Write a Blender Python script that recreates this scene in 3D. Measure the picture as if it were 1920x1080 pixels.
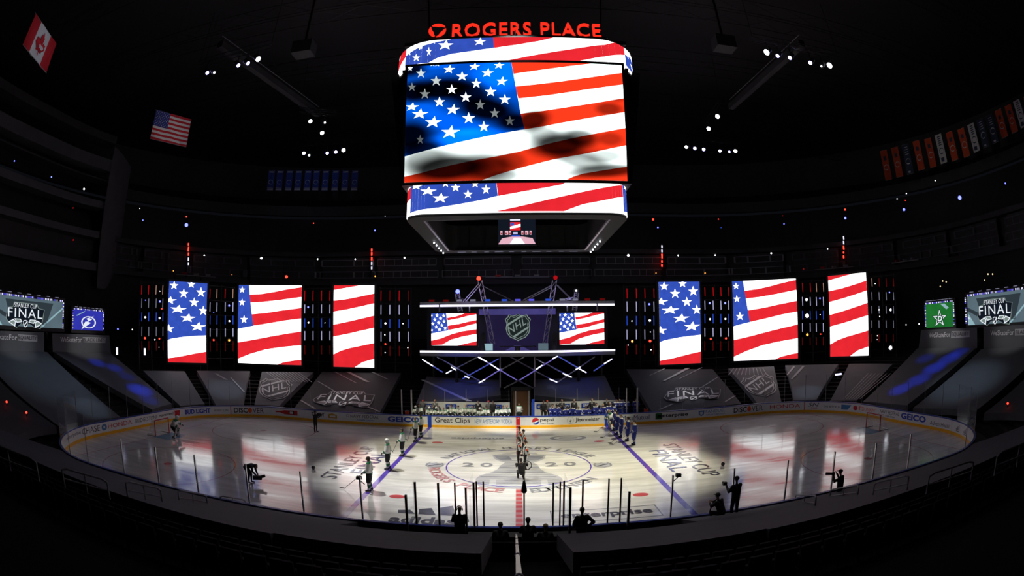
import bpy, math, random
import numpy as np
from mathutils import Vector, Matrix
from mathutils.geometry import tessellate_polygon
random.seed(4)
PI = math.pi
SC = bpy.context.scene
COL = SC.collection
for o in list(bpy.data.objects):
    bpy.data.objects.remove(o)

# ------------------------------------------------------------------ camera (an equisolid fisheye lens)
CX, CY, CZ = -0.064, -30.70, 8.257
YAW, PITCH, ROLL, FPX = -0.0088, 0.0908, -0.007, 949.3
def _basis():
    cy, sy = math.cos(YAW), math.sin(YAW); cp, sp = math.cos(PITCH), math.sin(PITCH); cr, sr = math.cos(ROLL), math.sin(ROLL)
    f = np.array([sy*cp, cy*cp, sp]); r = np.array([cy, -sy, 0.0]); u = np.cross(r, f)
    return cr*r+sr*u, -sr*r+cr*u, f
RT, UP, FW = _basis()
ORG = np.array([CX, CY, CZ])
cd = bpy.data.cameras.new('camera'); cam = bpy.data.objects.new('camera', cd); COL.objects.link(cam)
cam.matrix_world = Matrix(((RT[0], UP[0], -FW[0], CX), (RT[1], UP[1], -FW[1], CY), (RT[2], UP[2], -FW[2], CZ), (0, 0, 0, 1)))
cd.type = 'PANO'
cd.sensor_width = 36.0; cd.sensor_height = 20.25; cd.sensor_fit = 'HORIZONTAL'
tgt = cd if hasattr(cd, 'panorama_type') else cd.cycles
tgt.panorama_type = 'FISHEYE_EQUISOLID'
tgt.fisheye_lens = FPX*36.0/1920.0
tgt.fisheye_fov = PI
cd.clip_start = 0.1; cd.clip_end = 500
SC.camera = cam
# ------------------------------------------------------------------ world and exposure
w = bpy.data.worlds.new('dark_arena'); SC.world = w; w.use_nodes = True
w.node_tree.nodes['Background'].inputs[0].default_value = (0.010, 0.011, 0.016, 1)
w.node_tree.nodes['Background'].inputs[1].default_value = 0.3
SC.view_settings.view_transform = 'Standard'; SC.view_settings.look = 'None'
SC.view_settings.exposure = 0.0; SC.view_settings.gamma = 1.0; SC.view_settings.use_curve_mapping = False
try:
    SC.cycles.transparent_max_bounces = 32; SC.cycles.max_bounces = 6
    SC.cycles.use_light_tree = True; SC.cycles.sample_clamp_indirect = 4.0
except Exception: pass
# ------------------------------------------------------------------ stage lights in the rigs, plus added beams
def spot(name, loc, target, power, angle, color=(1, .96, .88), blend=.6, size=.25):
    l = bpy.data.lights.new(name, 'SPOT'); l.energy = power; l.spot_size = math.radians(angle); l.spot_blend = blend
    l.color = color; l.shadow_soft_size = size
    o = bpy.data.objects.new(name, l); COL.objects.link(o); o.location = loc
    o.rotation_euler = (Vector(target)-Vector(loc)).to_track_quat('-Z', 'Y').to_euler()
    return o
WARM = (1, .93, .68); WHITE = (1, .97, .93); COOL = (.62, .8, 1); BLUE = (.02, .06, 1)
spot('rig_beam', (-21.0, 1.0, 29.4), (-5.5, -2.0, 0), 43000, 26, WHITE, .8)
spot('rig_beam', (21.0, 1.0, 29.4), (6.0, -2.0, 0), 41000, 26, WARM, .8)
spot('rig_beam', (-21.0, 14.5, 29.4), (-4, 2.5, 0), 31000, 28, WARM, .8)
spot('rig_beam', (20.8, 14.3, 29.4), (5, 2.5, 0), 31000, 28, WARM, .8)
spot('rig_beam', (0, -8.0, 29.0), (0, -7, 0), 24000, 34, WHITE, 1)
spot('rig_beam', (-20.6, 0.8, 29.4), (-5.5, 13.2, .6), 42000, 15, WARM, .9)
spot('rig_beam', (20.6, 0.8, 29.4), (5.5, 13.2, .6), 42000, 15, WARM, .9)
spot('rig_beam', (-13, 3.0, 29.0), (0, 13.2, .6), 30000, 13, WHITE, .9); spot('rig_beam', (13, 3.0, 29.0), (0, 13.2, .6), 30000, 13, WARM, .9)  # beams added to fill the dark middle of the far boards, no rig there
spot('rig_beam', (-3, -6.0, 28.0), (-7, -9, 0), 8000, 26, WHITE, .9)
spot('rig_beam', (3, -6.0, 28.0), (8, -9, 0), 10000, 26, WHITE, .9)
spot('rig_beam', (-24, 1.0, 29.4), (-17, -1, 0), 550, 62, WHITE, 1)
spot('rig_beam', (24, 1.0, 29.4), (17, -1, 0), 550, 62, WHITE, 1)

# ------------------------------------------------------------------ geometry of sight and of the bowl
HX, HY, CR = 30.48, 12.95, 8.53
def ray(u, v):
    a, b = u-960.0, 540.0-v; rho = math.hypot(a, b)
    if rho < 1e-9: return FW.copy()
    th = 2*math.asin(rho/2/FPX)
    return FW*math.cos(th)+(RT*a/rho+UP*b/rho)*math.sin(th)
def at_plane(u, v, p, n):
    d = ray(u, v); p = np.asarray(p, float); n = np.asarray(n, float)
    return ORG+d*(np.dot(p-ORG, n)/np.dot(d, n))
def aty(u, v, Y): return at_plane(u, v, (0, Y, 0), (0, 1, 0))
def atz(u, v, Z): return at_plane(u, v, (0, 0, Z), (0, 0, 1))
def sd(x, y):
    qx = abs(x)-(HX-CR); qy = abs(y)-(HY-CR)
    return math.hypot(max(qx, 0), max(qy, 0))+min(max(qx, qy), 0)-CR
def rise(d): return 1.2+.36*(d-1.5)
def march(u, v, g, t0=2.0, t1=130.0):
    """last crossing of g(point) from + to - along the ray"""
    r = ray(u, v); n = 500; pv = None; hit = None
    for i in range(n+1):
        t = t0+(t1-t0)*i/n; q = g(ORG+r*t)
        if pv is not None and pv > 0 >= q:
            a, b = t-(t1-t0)/n, t
            for _ in range(30):
                m = (a+b)/2
                if g(ORG+r*m) > 0: a = m
                else: b = m
            hit = ORG+r*b
            return hit
        pv = q
    return hit
def on_wall(u, v, d):
    """where the line of sight meets the far inside of the wall standing d metres outside the boards"""
    r = ray(u, v); n = 600; last = None; pv = None
    for i in range(n+1):
        t = 1+130.0*i/n; P = ORG+r*t; q = sd(P[0], P[1])-d
        if pv is not None and pv < 0 <= q: last = (t-130.0/n, t)
        pv = q
    if last is None: return None
    a, b = last
    for _ in range(30):
        m = (a+b)/2; P = ORG+r*m
        if sd(P[0], P[1])-d < 0: a = m
        else: b = m
    return ORG+r*b
def on_bowl(u, v, lift=0.0):
    return march(u, v, lambda P: (P[2]-rise(sd(P[0], P[1]))-lift) if sd(P[0], P[1]) > -3 else 1.0)
# perimeter coordinate: s = 0 at the middle of the far side, growing to the right; corners radial
LX, LY, QA = HX-CR, HY-CR, CR*PI/2
def rim(s, d=0.0, z=0.0):
    sg = 1 if s >= 0 else -1; s = abs(s)
    if s <= LX: p = (s, HY+d)
    elif s <= LX+QA:
        a = (s-LX)/CR; p = (LX+(CR+d)*math.sin(a), LY+(CR+d)*math.cos(a))
    elif s <= LX+QA+2*LY: p = (HX+d, LY-(s-LX-QA))
    elif s <= LX+2*QA+2*LY:
        a = (s-LX-QA-2*LY)/CR; p = (LX+(CR+d)*math.cos(a), -LY-(CR+d)*math.sin(a))
    else: p = (LX-(s-LX-2*QA-2*LY), -HY-d)
    return Vector((sg*p[0], p[1], z))
SMAX = 2*LX+2*QA+2*LY
def rim_s(x, y):
    sg = 1 if x >= 0 else -1; x = abs(x)
    if x <= LX and y > 0: return sg*x
    if y >= LY: return sg*(LX+CR*math.atan2(x-LX, y-LY))
    if x > LX and y > -LY: return sg*(LX+QA+(LY-y))
    if x > LX: return sg*(LX+QA+2*LY+CR*math.atan2(-LY-y, x-LX))
    return sg*(LX+2*QA+2*LY+(LX-x))
def s_range(a, b, most=1.0):
    """samples from a to b with the corner breaks in them"""
    br = [a, b]
    for k in (LX, LX+QA, LX+QA+2*LY, LX+2*QA+2*LY):
        for q in (k, -k):
            if a < q < b: br.append(q)
    br.sort(); out = []
    for p, q in zip(br, br[1:]):
        m = abs((p+q)/2); straight = m < LX or LX+QA < m < LX+QA+2*LY or m > LX+2*QA+2*LY
        n = max(1, int(math.ceil((q-p)/(most*(6 if straight else 1)))))
        out += [p+(q-p)*i/n for i in range(n)]
    return out+[b]

# ------------------------------------------------------------------ materials
def nt(name):
    m = bpy.data.materials.new(name); m.use_nodes = True
    return m, m.node_tree.nodes, m.node_tree.links, m.node_tree.nodes['Principled BSDF']
def mat(name, col, rough=.6, metal=0., noise=.12, scale=8., bump=0., spec=.5):
    m, N, L, b = nt(name)
    b.inputs['Roughness'].default_value = rough; b.inputs['Metallic'].default_value = metal
    b.inputs['Specular IOR Level'].default_value = spec
    tc = N.new('ShaderNodeTexCoord'); nz = N.new('ShaderNodeTexNoise'); nz.inputs['Scale'].default_value = scale
    L.new(tc.outputs['Object'], nz.inputs['Vector'])
    mr = N.new('ShaderNodeMapRange'); mr.inputs['To Min'].default_value = 1-noise; mr.inputs['To Max'].default_value = 1+noise
    L.new(nz.outputs['Fac'], mr.inputs['Value'])
    mx = N.new('ShaderNodeVectorMath'); mx.operation = 'SCALE'; mx.inputs[0].default_value = col[:3]
    L.new(mr.outputs[0], mx.inputs['Scale']); L.new(mx.outputs[0], b.inputs['Base Color'])
    if bump:
        bp = N.new('ShaderNodeBump'); bp.inputs['Strength'].default_value = bump
        L.new(nz.outputs['Fac'], bp.inputs['Height']); L.new(bp.outputs[0], b.inputs['Normal'])
    return m
def glow(name, col, k=1.0, tex=0.0, scale=2.0):
    """a lit surface: LED pixels, lamps"""
    m, N, L, b = nt(name); N.remove(b)
    e = N.new('ShaderNodeEmission'); e.inputs['Color'].default_value = (*col, 1); e.inputs['Strength'].default_value = k
    if tex:
        tc = N.new('ShaderNodeTexCoord'); nz = N.new('ShaderNodeTexNoise'); nz.inputs['Scale'].default_value = scale; nz.inputs['Detail'].default_value = 4
        L.new(tc.outputs['Object'], nz.inputs['Vector'])
        mr = N.new('ShaderNodeMapRange'); mr.inputs['To Min'].default_value = k*(1-tex); mr.inputs['To Max'].default_value = k*(1+tex)
        L.new(nz.outputs['Fac'], mr.inputs['Value']); L.new(mr.outputs[0], e.inputs['Strength'])
    L.new(e.outputs[0], N['Material Output'].inputs['Surface'])
    return m
def glass_mat(name, tint=(.985, .992, .992), refl=.06):
    m, N, L, b = nt(name); N.remove(b)
    t = N.new('ShaderNodeBsdfTransparent'); t.inputs[0].default_value = (*tint, 1)
    g = N.new('ShaderNodeBsdfGlossy'); g.inputs['Roughness'].default_value = .03; g.inputs['Color'].default_value = (.9, .95, 1, 1)
    fr = N.new('ShaderNodeFresnel'); fr.inputs['IOR'].default_value = 1.12
    mx = N.new('ShaderNodeMixShader'); mn = N.new('ShaderNodeMath'); mn.operation = 'MINIMUM'; mn.inputs[1].default_value = .12; L.new(fr.outputs[0], mn.inputs[0]); L.new(mn.outputs[0], mx.inputs[0]); L.new(t.outputs[0], mx.inputs[1]); L.new(g.outputs[0], mx.inputs[2])
    L.new(mx.outputs[0], N['Material Output'].inputs['Surface'])
    return m
def ice_mat(name, col, scr=1.0):
    m, N, L, b = nt(name)
    tc = N.new('ShaderNodeTexCoord')
    # skate scratches: two stretched noises, and a broad cloudiness
    def stretched(rz, sc, sx):
        mp = N.new('ShaderNodeMapping'); mp.inputs['Rotation'].default_value = (0, 0, rz); mp.inputs['Scale'].default_value = (sx, 1, 1)
        nz = N.new('ShaderNodeTexNoise'); nz.inputs['Scale'].default_value = sc; nz.inputs['Detail'].default_value = 6; nz.inputs['Roughness'].default_value = .65
        nz.inputs['Distortion'].default_value = .6
        L.new(tc.outputs['Object'], mp.inputs['Vector']); L.new(mp.outputs[0], nz.inputs['Vector']); return nz
    a = stretched(.5, 1.1, .16); c = stretched(-.35, 1.5, .12); bigc = stretched(0, .16, .7)
    mu = N.new('ShaderNodeMath'); mu.operation = 'MULTIPLY'; L.new(a.outputs['Fac'], mu.inputs[0]); L.new(c.outputs['Fac'], mu.inputs[1])
    r1 = N.new('ShaderNodeMapRange'); r1.inputs['From Min'].default_value = .16; r1.inputs['From Max'].default_value = .34
    r1.inputs['To Min'].default_value = .72; r1.inputs['To Max'].default_value = 1.03
    L.new(mu.outputs[0], r1.inputs['Value'])
    r2 = N.new('ShaderNodeMapRange'); r2.inputs['To Min'].default_value = .93; r2.inputs['To Max'].default_value = 1.05; L.new(bigc.outputs['Fac'], r2.inputs['Value'])
    m2 = N.new('ShaderNodeMath'); m2.operation = 'MULTIPLY'; L.new(r1.outputs[0], m2.inputs[0]); L.new(r2.outputs[0], m2.inputs[1])
    vm = N.new('ShaderNodeVectorMath'); vm.operation = 'SCALE'; vm.inputs[0].default_value = col; L.new(m2.outputs[0], vm.inputs['Scale'])
    L.new(vm.outputs[0], b.inputs['Base Color'])
    rr = N.new('ShaderNodeMapRange'); rr.inputs['From Min'].default_value = .15; rr.inputs['From Max'].default_value = .38
    rr.inputs['To Min'].default_value = .17; rr.inputs['To Max'].default_value = .06; L.new(mu.outputs[0], rr.inputs['Value'])
    L.new(rr.outputs[0], b.inputs['Roughness'])
    b.inputs['IOR'].default_value = 1.5
    bp = N.new('ShaderNodeBump'); bp.inputs['Strength'].default_value = .035; bp.inputs['Distance'].default_value = .05
    L.new(mu.outputs[0], bp.inputs['Height']); L.new(bp.outputs[0], b.inputs['Normal'])
    return m
M = dict(
    black=mat('matt_black', (.012, .012, .014), .7), blackmetal=mat('black_metal', (.02, .02, .022), .4, .6),
    dark=mat('dark_concrete', (.028, .027, .03), .85, scale=1.5, noise=.25), darkstep=mat('dark_seating_step', (.012, .010, .010), .9, spec=.2, scale=2, noise=.25),
    fascia=mat('grey_fascia', (.085, .085, .10), .7, scale=.6, noise=.3), fascia2=mat('dark_fascia', (.035, .035, .04), .7, scale=.6, noise=.3),
    steel=mat('brushed_steel', (.5, .5, .52), .3, .9), grey=mat('grey_paint', (.25, .26, .28), .5), truss=mat('aluminium_truss', (.45, .44, .5), .35, .7),
    tarp=mat('grey_cloth_cover', (.092, .098, .112), .75, scale=1.2, noise=.1, bump=.15), tarpe=mat('slate_cloth_cover', (.062, .064, .082), .8, scale=1.2, noise=.1, bump=.15), tarpl=mat('light_grey_print', (.42, .43, .46), .7, scale=2),
    tarpd=mat('dark_grey_print', (.034, .036, .044), .75), tarpw=mat('white_print', (.75, .76, .8), .6), tarpk=mat('black_print', (.012, .012, .016), .7),
    tarpn=mat('silver_print', (.33, .32, .34), .5),
    boardw=mat('white_board', (.8, .82, .82), .35, scale=3, noise=.05), kick=mat('yellow_kickplate', (.9, .45, .004), .4), cap=mat('blue_cap_rail', (.02, .05, .33), .4),
    blue=mat('blue_paint', (.01, .06, .5), .5), red=mat('red_paint', (.6, .01, .02), .5), navy=mat('navy_ink', (.01, .02, .14), .5), ink=mat('black_ink', (.01, .01, .012), .5),
    reda=mat('red_ink', (.6, .012, .02), .5), green=mat('green_ink', (.0, .12, .02), .5), inkg=mat('grey_ink', (.16, .17, .2), .5), orange=mat('orange_ink', (.85, .12, .01), .5),
    bluel=mat('light_blue_ink', (.06, .22, .5), .5), gold=mat('gold_ink', (.6, .34, .03), .5),
    ice=ice_mat('painted_ice', (.80, .79, .77)), iceblue=ice_mat('blue_line_in_ice', (.12, .07, .52)), icered=ice_mat('red_line_in_ice', (.6, .10, .11)),
    icepink=ice_mat('pink_line_in_ice', (.62, .28, .29)), icegrey=ice_mat('grey_paint_in_ice', (.30, .31, .35)), icedark=ice_mat('dark_paint_in_ice', (.10, .10, .13)),
    icelight=ice_mat('pale_grey_paint_in_ice', (.48, .49, .53)), icepale=ice_mat('silver_paint_in_ice', (.62, .63, .66)), icenavy=ice_mat('navy_paint_in_ice', (.06, .07, .2)), icecrease=ice_mat('blue_crease_in_ice', (.2, .42, .62)),
    icethin=ice_mat('faded_red_ring_in_ice', (.5, .2, .2)),
    glass=glass_mat('clear_board_glass'),
    skin=mat('skin', (.55, .32, .22), .55), skind=mat('tanned_skin', (.34, .18, .12), .55), hair=mat('dark_hair', (.03, .018, .012), .7), hairg=mat('fair_hair', (.35, .24, .13), .7),
    jw=mat('white_jersey_cloth', (.74, .76, .74), .8, bump=.1), jg=mat('green_jersey_cloth', (.0, .17, .06), .8), jk=mat('black_cloth', (.012, .012, .014), .85), jb=mat('royal_blue_cloth', (.012, .025, .24), .75),
    suit=mat('dark_suit_cloth', (.03, .03, .036), .75), suitg=mat('grey_suit_cloth', (.12, .12, .13), .75), shirt=mat('white_shirt', (.8, .8, .8), .7), leather=mat('black_leather', (.02, .02, .02), .45),
    hw=mat('white_helmet', (.8, .8, .82), .25), hk=mat('black_helmet', (.015, .015, .02), .25), orangec=mat('orange_cloth', (.75, .09, .02), .7), redc=mat('red_cloth', (.6, .03, .03), .7),
    wood=mat('warm_brown_wall', (.12, .055, .02), .7), seat=mat('black_seat_plastic', (.006, .005, .007), .7, spec=.15), net=mat('white_net_cord', (.7, .7, .7), .8),
)
WK, RK, BK = 2.3, 1.0, 1.0
E_ = dict(
    w=glow('screen_white', (1, 1, 1), WK), r=glow('screen_red', (.83, .022, .033), RK, .22, .9), b=glow('screen_blue', (.035, .085, .50), BK, .28, 1.6),
    ob=glow('lens_blue', (.10, .12, 1), 5), ow=glow('lens_white', (.9, .93, 1), 9), orr=glow('lens_red', (1, .03, .015), 5), oo=glow('lens_amber', (1, .28, .04), 3.5), oy=glow('bulb_warm', (1, .75, .4), 2),
    tw=glow('tube_white', (.55, .55, .85), .9), tb=glow('tube_blue', (.03, .10, .75), .8), tr=glow('tube_red', (.5, .006, .01), .75), ty=glow('tube_peach', (.55, .3, .22), .8), tdr=glow('tube_dim_red', (.16, .004, .004), .6), tdw=glow('tube_dim_white', (.25, .26, .35), .7),
    sign=glow('sign_red', (1, .028, .012), 1.15), led=glow('white_led_strip', (.78, .72, 1), 3.0), ledp=glow('purple_strut_glow', (.25, .20, .75), .7), ledw=glow('strut_glint', (.8, .8, 1), 3), ledb=glow('blue_strut_glow', (.10, .14, .75), .6),  # the purple, bright and blue strut colours put light on metal into emission
    sg=glow('screen_slate', (.10, .15, .18), .95, .3, .5), sgd=glow('screen_dark_slate', (.028, .04, .05), 1), sgl=glow('screen_pale_slate', (.34, .55, .62), .8), sk=glow('screen_black', (.006, .009, .016), 1), sw=glow('screen_soft_white', (.8, .86, .92), 1.0),
    sb=glow('screen_royal_blue', (.03, .035, .40), 1.0, .2, 1), sgr=glow('screen_green', (.015, .17, .03), .9, .5, .5), sp=glow('screen_dim_purple', (.014, .010, .04), 1.0, .3, .5), spt=glow('screen_violet', (.06, .05, .2), .9, .4, .6), ssl=glow('screen_silver', (.20, .26, .24), 1.0), ssd=glow('screen_charcoal', (.012, .018, .018), 1.0),
    tick=glow('led_flicker_white', (.75, .75, 1), 1.4), tickb=glow('led_flicker_blue', (.10, .09, .75), 1.0), pinkw=glow('screen_pink', (.8, .45, .55), 1.0), window=glow('amber_lit_doorway', (.35, .22, .03), .45),
)
M.update({'e_'+k: v for k, v in E_.items()})

# ------------------------------------------------------------------ mesh building
class MB:
    def __init__(s): s.v = []; s.f = []; s.m = []; s.mats = []
    def mi(s, m):
        if m not in s.mats: s.mats.append(m)
        return s.mats.index(m)
    def face(s, pts, m):
        b = len(s.v); s.v += [tuple(p) for p in pts]; s.f.append(tuple(range(b, b+len(pts)))); s.m.append(s.mi(m))
    def raw(s, V, F, m):
        b = len(s.v); s.v += [tuple(p) for p in V]; k = s.mi(m)
        for f in F: s.f.append(tuple(b+i for i in f)); s.m.append(k)
    def box(s, c, d, m, R=None):
        c = Vector(c); x, y, z = d[0]/2, d[1]/2, d[2]/2
        V = [Vector((i*x, j*y, k*z)) for k in (-1, 1) for j in (-1, 1) for i in (-1, 1)]
        if R is not None: V = [R @ p for p in V]
        s.raw([c+p for p in V], [(0, 2, 3, 1), (4, 5, 7, 6), (0, 1, 5, 4), (2, 6, 7, 3), (1, 3, 7, 5), (0, 4, 6, 2)], m)
    def bar(s, a, b, r, m, n=6, r2=None, caps=True):
        a, b = Vector(a), Vector(b); d = (b-a)
        if d.length < 1e-6: return
        q = d.to_track_quat('Z', 'Y'); r2 = r if r2 is None else r2
        off = PI/n
        V = [a+q @ Vector((r*math.cos(2*PI*i/n+off), r*math.sin(2*PI*i/n+off), 0)) for i in range(n)]
        V += [b+q @ Vector((r2*math.cos(2*PI*i/n+off), r2*math.sin(2*PI*i/n+off), 0)) for i in range(n)]
        F = [(i, (i+1) % n, n+(i+1) % n, n+i) for i in range(n)]
        if caps: F += [tuple(range(n-1, -1, -1)), tuple(range(n, 2*n))]
        s.raw(V, F, m)
    def path(s, pts, r, m, n=6):
        for a, b in zip(pts, pts[1:]): s.bar(a, b, r, m, n)
    def cap(s, p0, p1, r0, r1, m, fx=1.0, fy=1.0, n=10, hs=3):
        """rounded tapered limb; fx, fy squeeze its section"""
        p0, p1 = Vector(p0), Vector(p1); d = p1-p0; L = d.length
        q = d.to_track_quat('Z', 'Y') if L > 1e-6 else Matrix.Identity(3).to_quaternion()
        rings = []
        for i in range(hs, -1, -1):
            a = PI/2*i/hs; rings.append((-r0*math.sin(a), r0*math.cos(a)))
        for i in range(0, hs+1):
            a = PI/2*i/hs; rings.append((L+r1*math.sin(a), r1*math.cos(a)))
        V = []; F = []
        for z, r in rings:
            r = max(r, 1e-4)
            for k in range(n):
                a = 2*PI*k/n; V.append(p0+q @ Vector((r*math.cos(a)*fx, r*math.sin(a)*fy, z)))
        for j in range(len(rings)-1):
            for k in range(n): F.append((j*n+k, j*n+(k+1) % n, (j+1)*n+(k+1) % n, (j+1)*n+k))
        F.append(tuple(range(n-1, -1, -1))); F.append(tuple((len(rings)-1)*n+k for k in range(n)))
        s.raw(V, F, m)
    def ball(s, c, r, m, n=10, sc=(1, 1, 1)):
        V = []; F = []; h = n//2+1
        for i in range(h+1):
            a = PI*i/h
            for k in range(n):
                b = 2*PI*k/n; V.append((c[0]+r*sc[0]*max(math.sin(a), 1e-3)*math.cos(b), c[1]+r*sc[1]*max(math.sin(a), 1e-3)*math.sin(b), c[2]+r*sc[2]*math.cos(a)))
        for i in range(h):
            for k in range(n): F.append((i*n+k, (i+1)*n+k, (i+1)*n+(k+1) % n, i*n+(k+1) % n))
        s.raw(V, F, m)
    def lathe(s, c, prof, m, n=24, axis='z'):
        V = []; F = []
        for r, z in prof:
            for k in range(n):
                a = 2*PI*k/n; V.append((c[0]+r*math.cos(a), c[1]+r*math.sin(a), c[2]+z))
        for i in range(len(prof)-1):
            for k in range(n): F.append((i*n+k, i*n+(k+1) % n, (i+1)*n+(k+1) % n, (i+1)*n+k))
        s.raw(V, F, m)
    def strip(s, A, B, m):
        """quads between two equal lists of points"""
        V = list(A)+list(B); n = len(A)
        s.raw(V, [(i, i+1, n+i+1, n+i) for i in range(n-1)], m)
    def mesh(s, name):
        me = bpy.data.meshes.new(name); me.from_pydata([tuple(float(c) for c in p) for p in s.v], [], s.f)
        for k in s.mats: me.materials.append(M[k])
        me.polygons.foreach_set('material_index', s.m); me.update(); return me
    def build(s, name, parent=None, smooth=False):
        me = s.mesh(name)
        if smooth: me.polygons.foreach_set('use_smooth', [True]*len(me.polygons))
        o = bpy.data.objects.new(name, me); COL.objects.link(o)
        if parent is not None: o.parent = parent
        return o
def tag(o, label=None, cat=None, group=None, kind=None):
    if label: o['label'] = label
    if cat: o['category'] = cat
    if group: o['group'] = group
    if kind: o['kind'] = kind
    return o
def thing(name, label, cat, loc=(0, 0, 0), rz=0, group=None):
    o = bpy.data.objects.new(name, None); COL.objects.link(o); o.location = loc; o.rotation_euler = (0, 0, rz)
    o.empty_display_size = .3
    return tag(o, label, cat, group)
def kids(o): return [c for c in KIDS.get(o.name, [])]
KIDS = {}
def copy_tree(o, loc, rz, label, group=None, sc=None):
    c = o.copy(); COL.objects.link(c); c.location = loc; c.rotation_euler = (0, 0, rz); c['label'] = label
    if group: c['group'] = group
    if sc: c.scale = (sc, sc, sc)
    for ch in list(o.children):
        k = ch.copy(); COL.objects.link(k); k.parent = c
        for g in list(ch.children):
            q = g.copy(); COL.objects.link(q); q.parent = k
    return c

# ------------------------------------------------------------------ lettering
_tc = {}
def letters(txt, bold=0.0, shear=0.0, space=1.0):
    """flat lettering in a unit box: vertices (x, y), faces, aspect"""
    if any(c in txt for c in 'AMNVWKXZ4'): bold = 0.0
    key = (txt, bold, shear, space)
    if key in _tc: return _tc[key]
    cu = bpy.data.curves.new('lettering', 'FONT'); cu.body = txt; cu.size = 1; cu.offset = bold; cu.shear = shear; cu.space_character = space
    cu.resolution_u = 3
    o = bpy.data.objects.new('lettering', cu); COL.objects.link(o)
    dg = bpy.context.evaluated_depsgraph_get(); dg.update()
    me = bpy.data.meshes.new_from_object(o.evaluated_get(dg))
    V = [(v.co.x, v.co.y) for v in me.vertices]; F = [tuple(p.vertices) for p in me.polygons]
    bpy.data.objects.remove(o); bpy.data.curves.remove(cu); bpy.data.meshes.remove(me)
    x0 = min(v[0] for v in V); x1 = max(v[0] for v in V); y0 = min(v[1] for v in V); y1 = max(v[1] for v in V)
    V = [((x-x0)/(x1-x0), (y-y0)/(y1-y0)) for x, y in V]
    _tc[key] = (V, F, (x1-x0)/(y1-y0)); return _tc[key]
def write(mb, txt, m, fmap, box, bold=.02, shear=0., space=1.0, k=1):
    """put lettering into box=(u0,v0,u1,v1) of a surface; fmap(u,v,k) -> point, k-th layer above it"""
    V, F, _ = letters(txt, bold, shear, space)
    u0, v0, u1, v1 = box
    mb.raw([fmap(u0+(u1-u0)*x, v0+(v1-v0)*y, k) for x, y in V], F, m)
def poly(mb, pts, m, fmap, k=1):
    T = tessellate_polygon([[Vector((p[0], p[1], 0)) for p in pts]])
    mb.raw([fmap(p[0], p[1], k) for p in pts], [tuple(t) for t in T], m)
def clip(pts, x0, y0, x1, y1):
    def cut(P, f, ax, c, sgn):
        out = []
        for i in range(len(P)):
            a, b = P[i-1], P[i]; ia = sgn*(a[ax]-c) <= 1e-9; ib = sgn*(b[ax]-c) <= 1e-9
            if ia != ib:
                t = (c-a[ax])/(b[ax]-a[ax]); out.append((a[0]+(b[0]-a[0])*t, a[1]+(b[1]-a[1])*t))
            if ib: out.append(b)
        return out
    for ax, c, sgn in ((0, x0, -1), (0, x1, 1), (1, y0, -1), (1, y1, 1)):
        pts = cut(pts, None, ax, c, sgn)
        if len(pts) < 3: return []
    return pts
def star_pts(cx, cy, rx, ry=None, rot=0.0, skew=0.0):
    ry = rx if ry is None else ry; out = []
    for i in range(10):
        a = PI/2+i*PI/5+rot; r = 1 if i % 2 == 0 else .4
        x, y = rx*r*math.cos(a), -ry*r*math.sin(a); out.append((cx+x+skew*-y, cy+y))
    return out
def arc(cx, cy, rx, ry, a0, a1, n=24): return [(cx+rx*math.cos(a0+(a1-a0)*i/n), cy+ry*math.sin(a0+(a1-a0)*i/n)) for i in range(n+1)]
def ringpoly(mb, cx, cy, rx, ry, w, m, fmap, k=1, n=48, a0=0, a1=2*PI):
    for i in range(n):
        p, q = a0+(a1-a0)*i/n, a0+(a1-a0)*(i+1)/n
        mb.face([fmap(cx+rx*math.cos(p), cy+ry*math.sin(p), k), fmap(cx+rx*math.cos(q), cy+ry*math.sin(q), k), fmap(cx+(rx-w)*math.cos(q), cy+(ry-w)*math.sin(q), k), fmap(cx+(rx-w)*math.cos(p), cy+(ry-w)*math.sin(p), k)], m)
SHIELD = [(.5, 1), (.60, .92), (.72, .90), (.84, .97), (.90, .86), (1, .78), (.94, .62), (.97, .45), (.93, .28), (.80, .13), (.64, .07), (.5, 0), (.36, .07), (.20, .13), (.07, .28), (.03, .45), (.06, .62), (0, .78), (.10, .86), (.16, .97), (.28, .90), (.40, .92)]
def shield(mb, fmap, box, edge, mid, field, txt, k=1):
    u0, v0, u1, v1 = box
    def sc(f): return [(u0+(u1-u0)*(.5+(x-.5)*f), v0+(v1-v0)*(.52+(y-.52)*f)) for x, y in SHIELD]
    poly(mb, sc(1), edge, fmap, k); poly(mb, sc(.94), mid, fmap, k+1); poly(mb, sc(.85), edge, fmap, k+2); poly(mb, sc(.81), field, fmap, k+3)
    def P(x, y): return (u0+(u1-u0)*x, v0+(v1-v0)*y)
    poly(mb, [P(.09, .61), P(.64, .93), P(.74, .91), P(.07, .52)], txt, fmap, k+4)
    poly(mb, [P(.28, .16), P(.92, .535), P(.91, .455), P(.36, .125)], txt, fmap, k+4)
    V, F, _ = letters('NHL', .02, .0, 1.1)
    mb.raw([fmap(*P(.17+.66*x-.05*y, .225+.385*x+.265*y), k+5) for x, y in V], F, txt)
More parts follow.
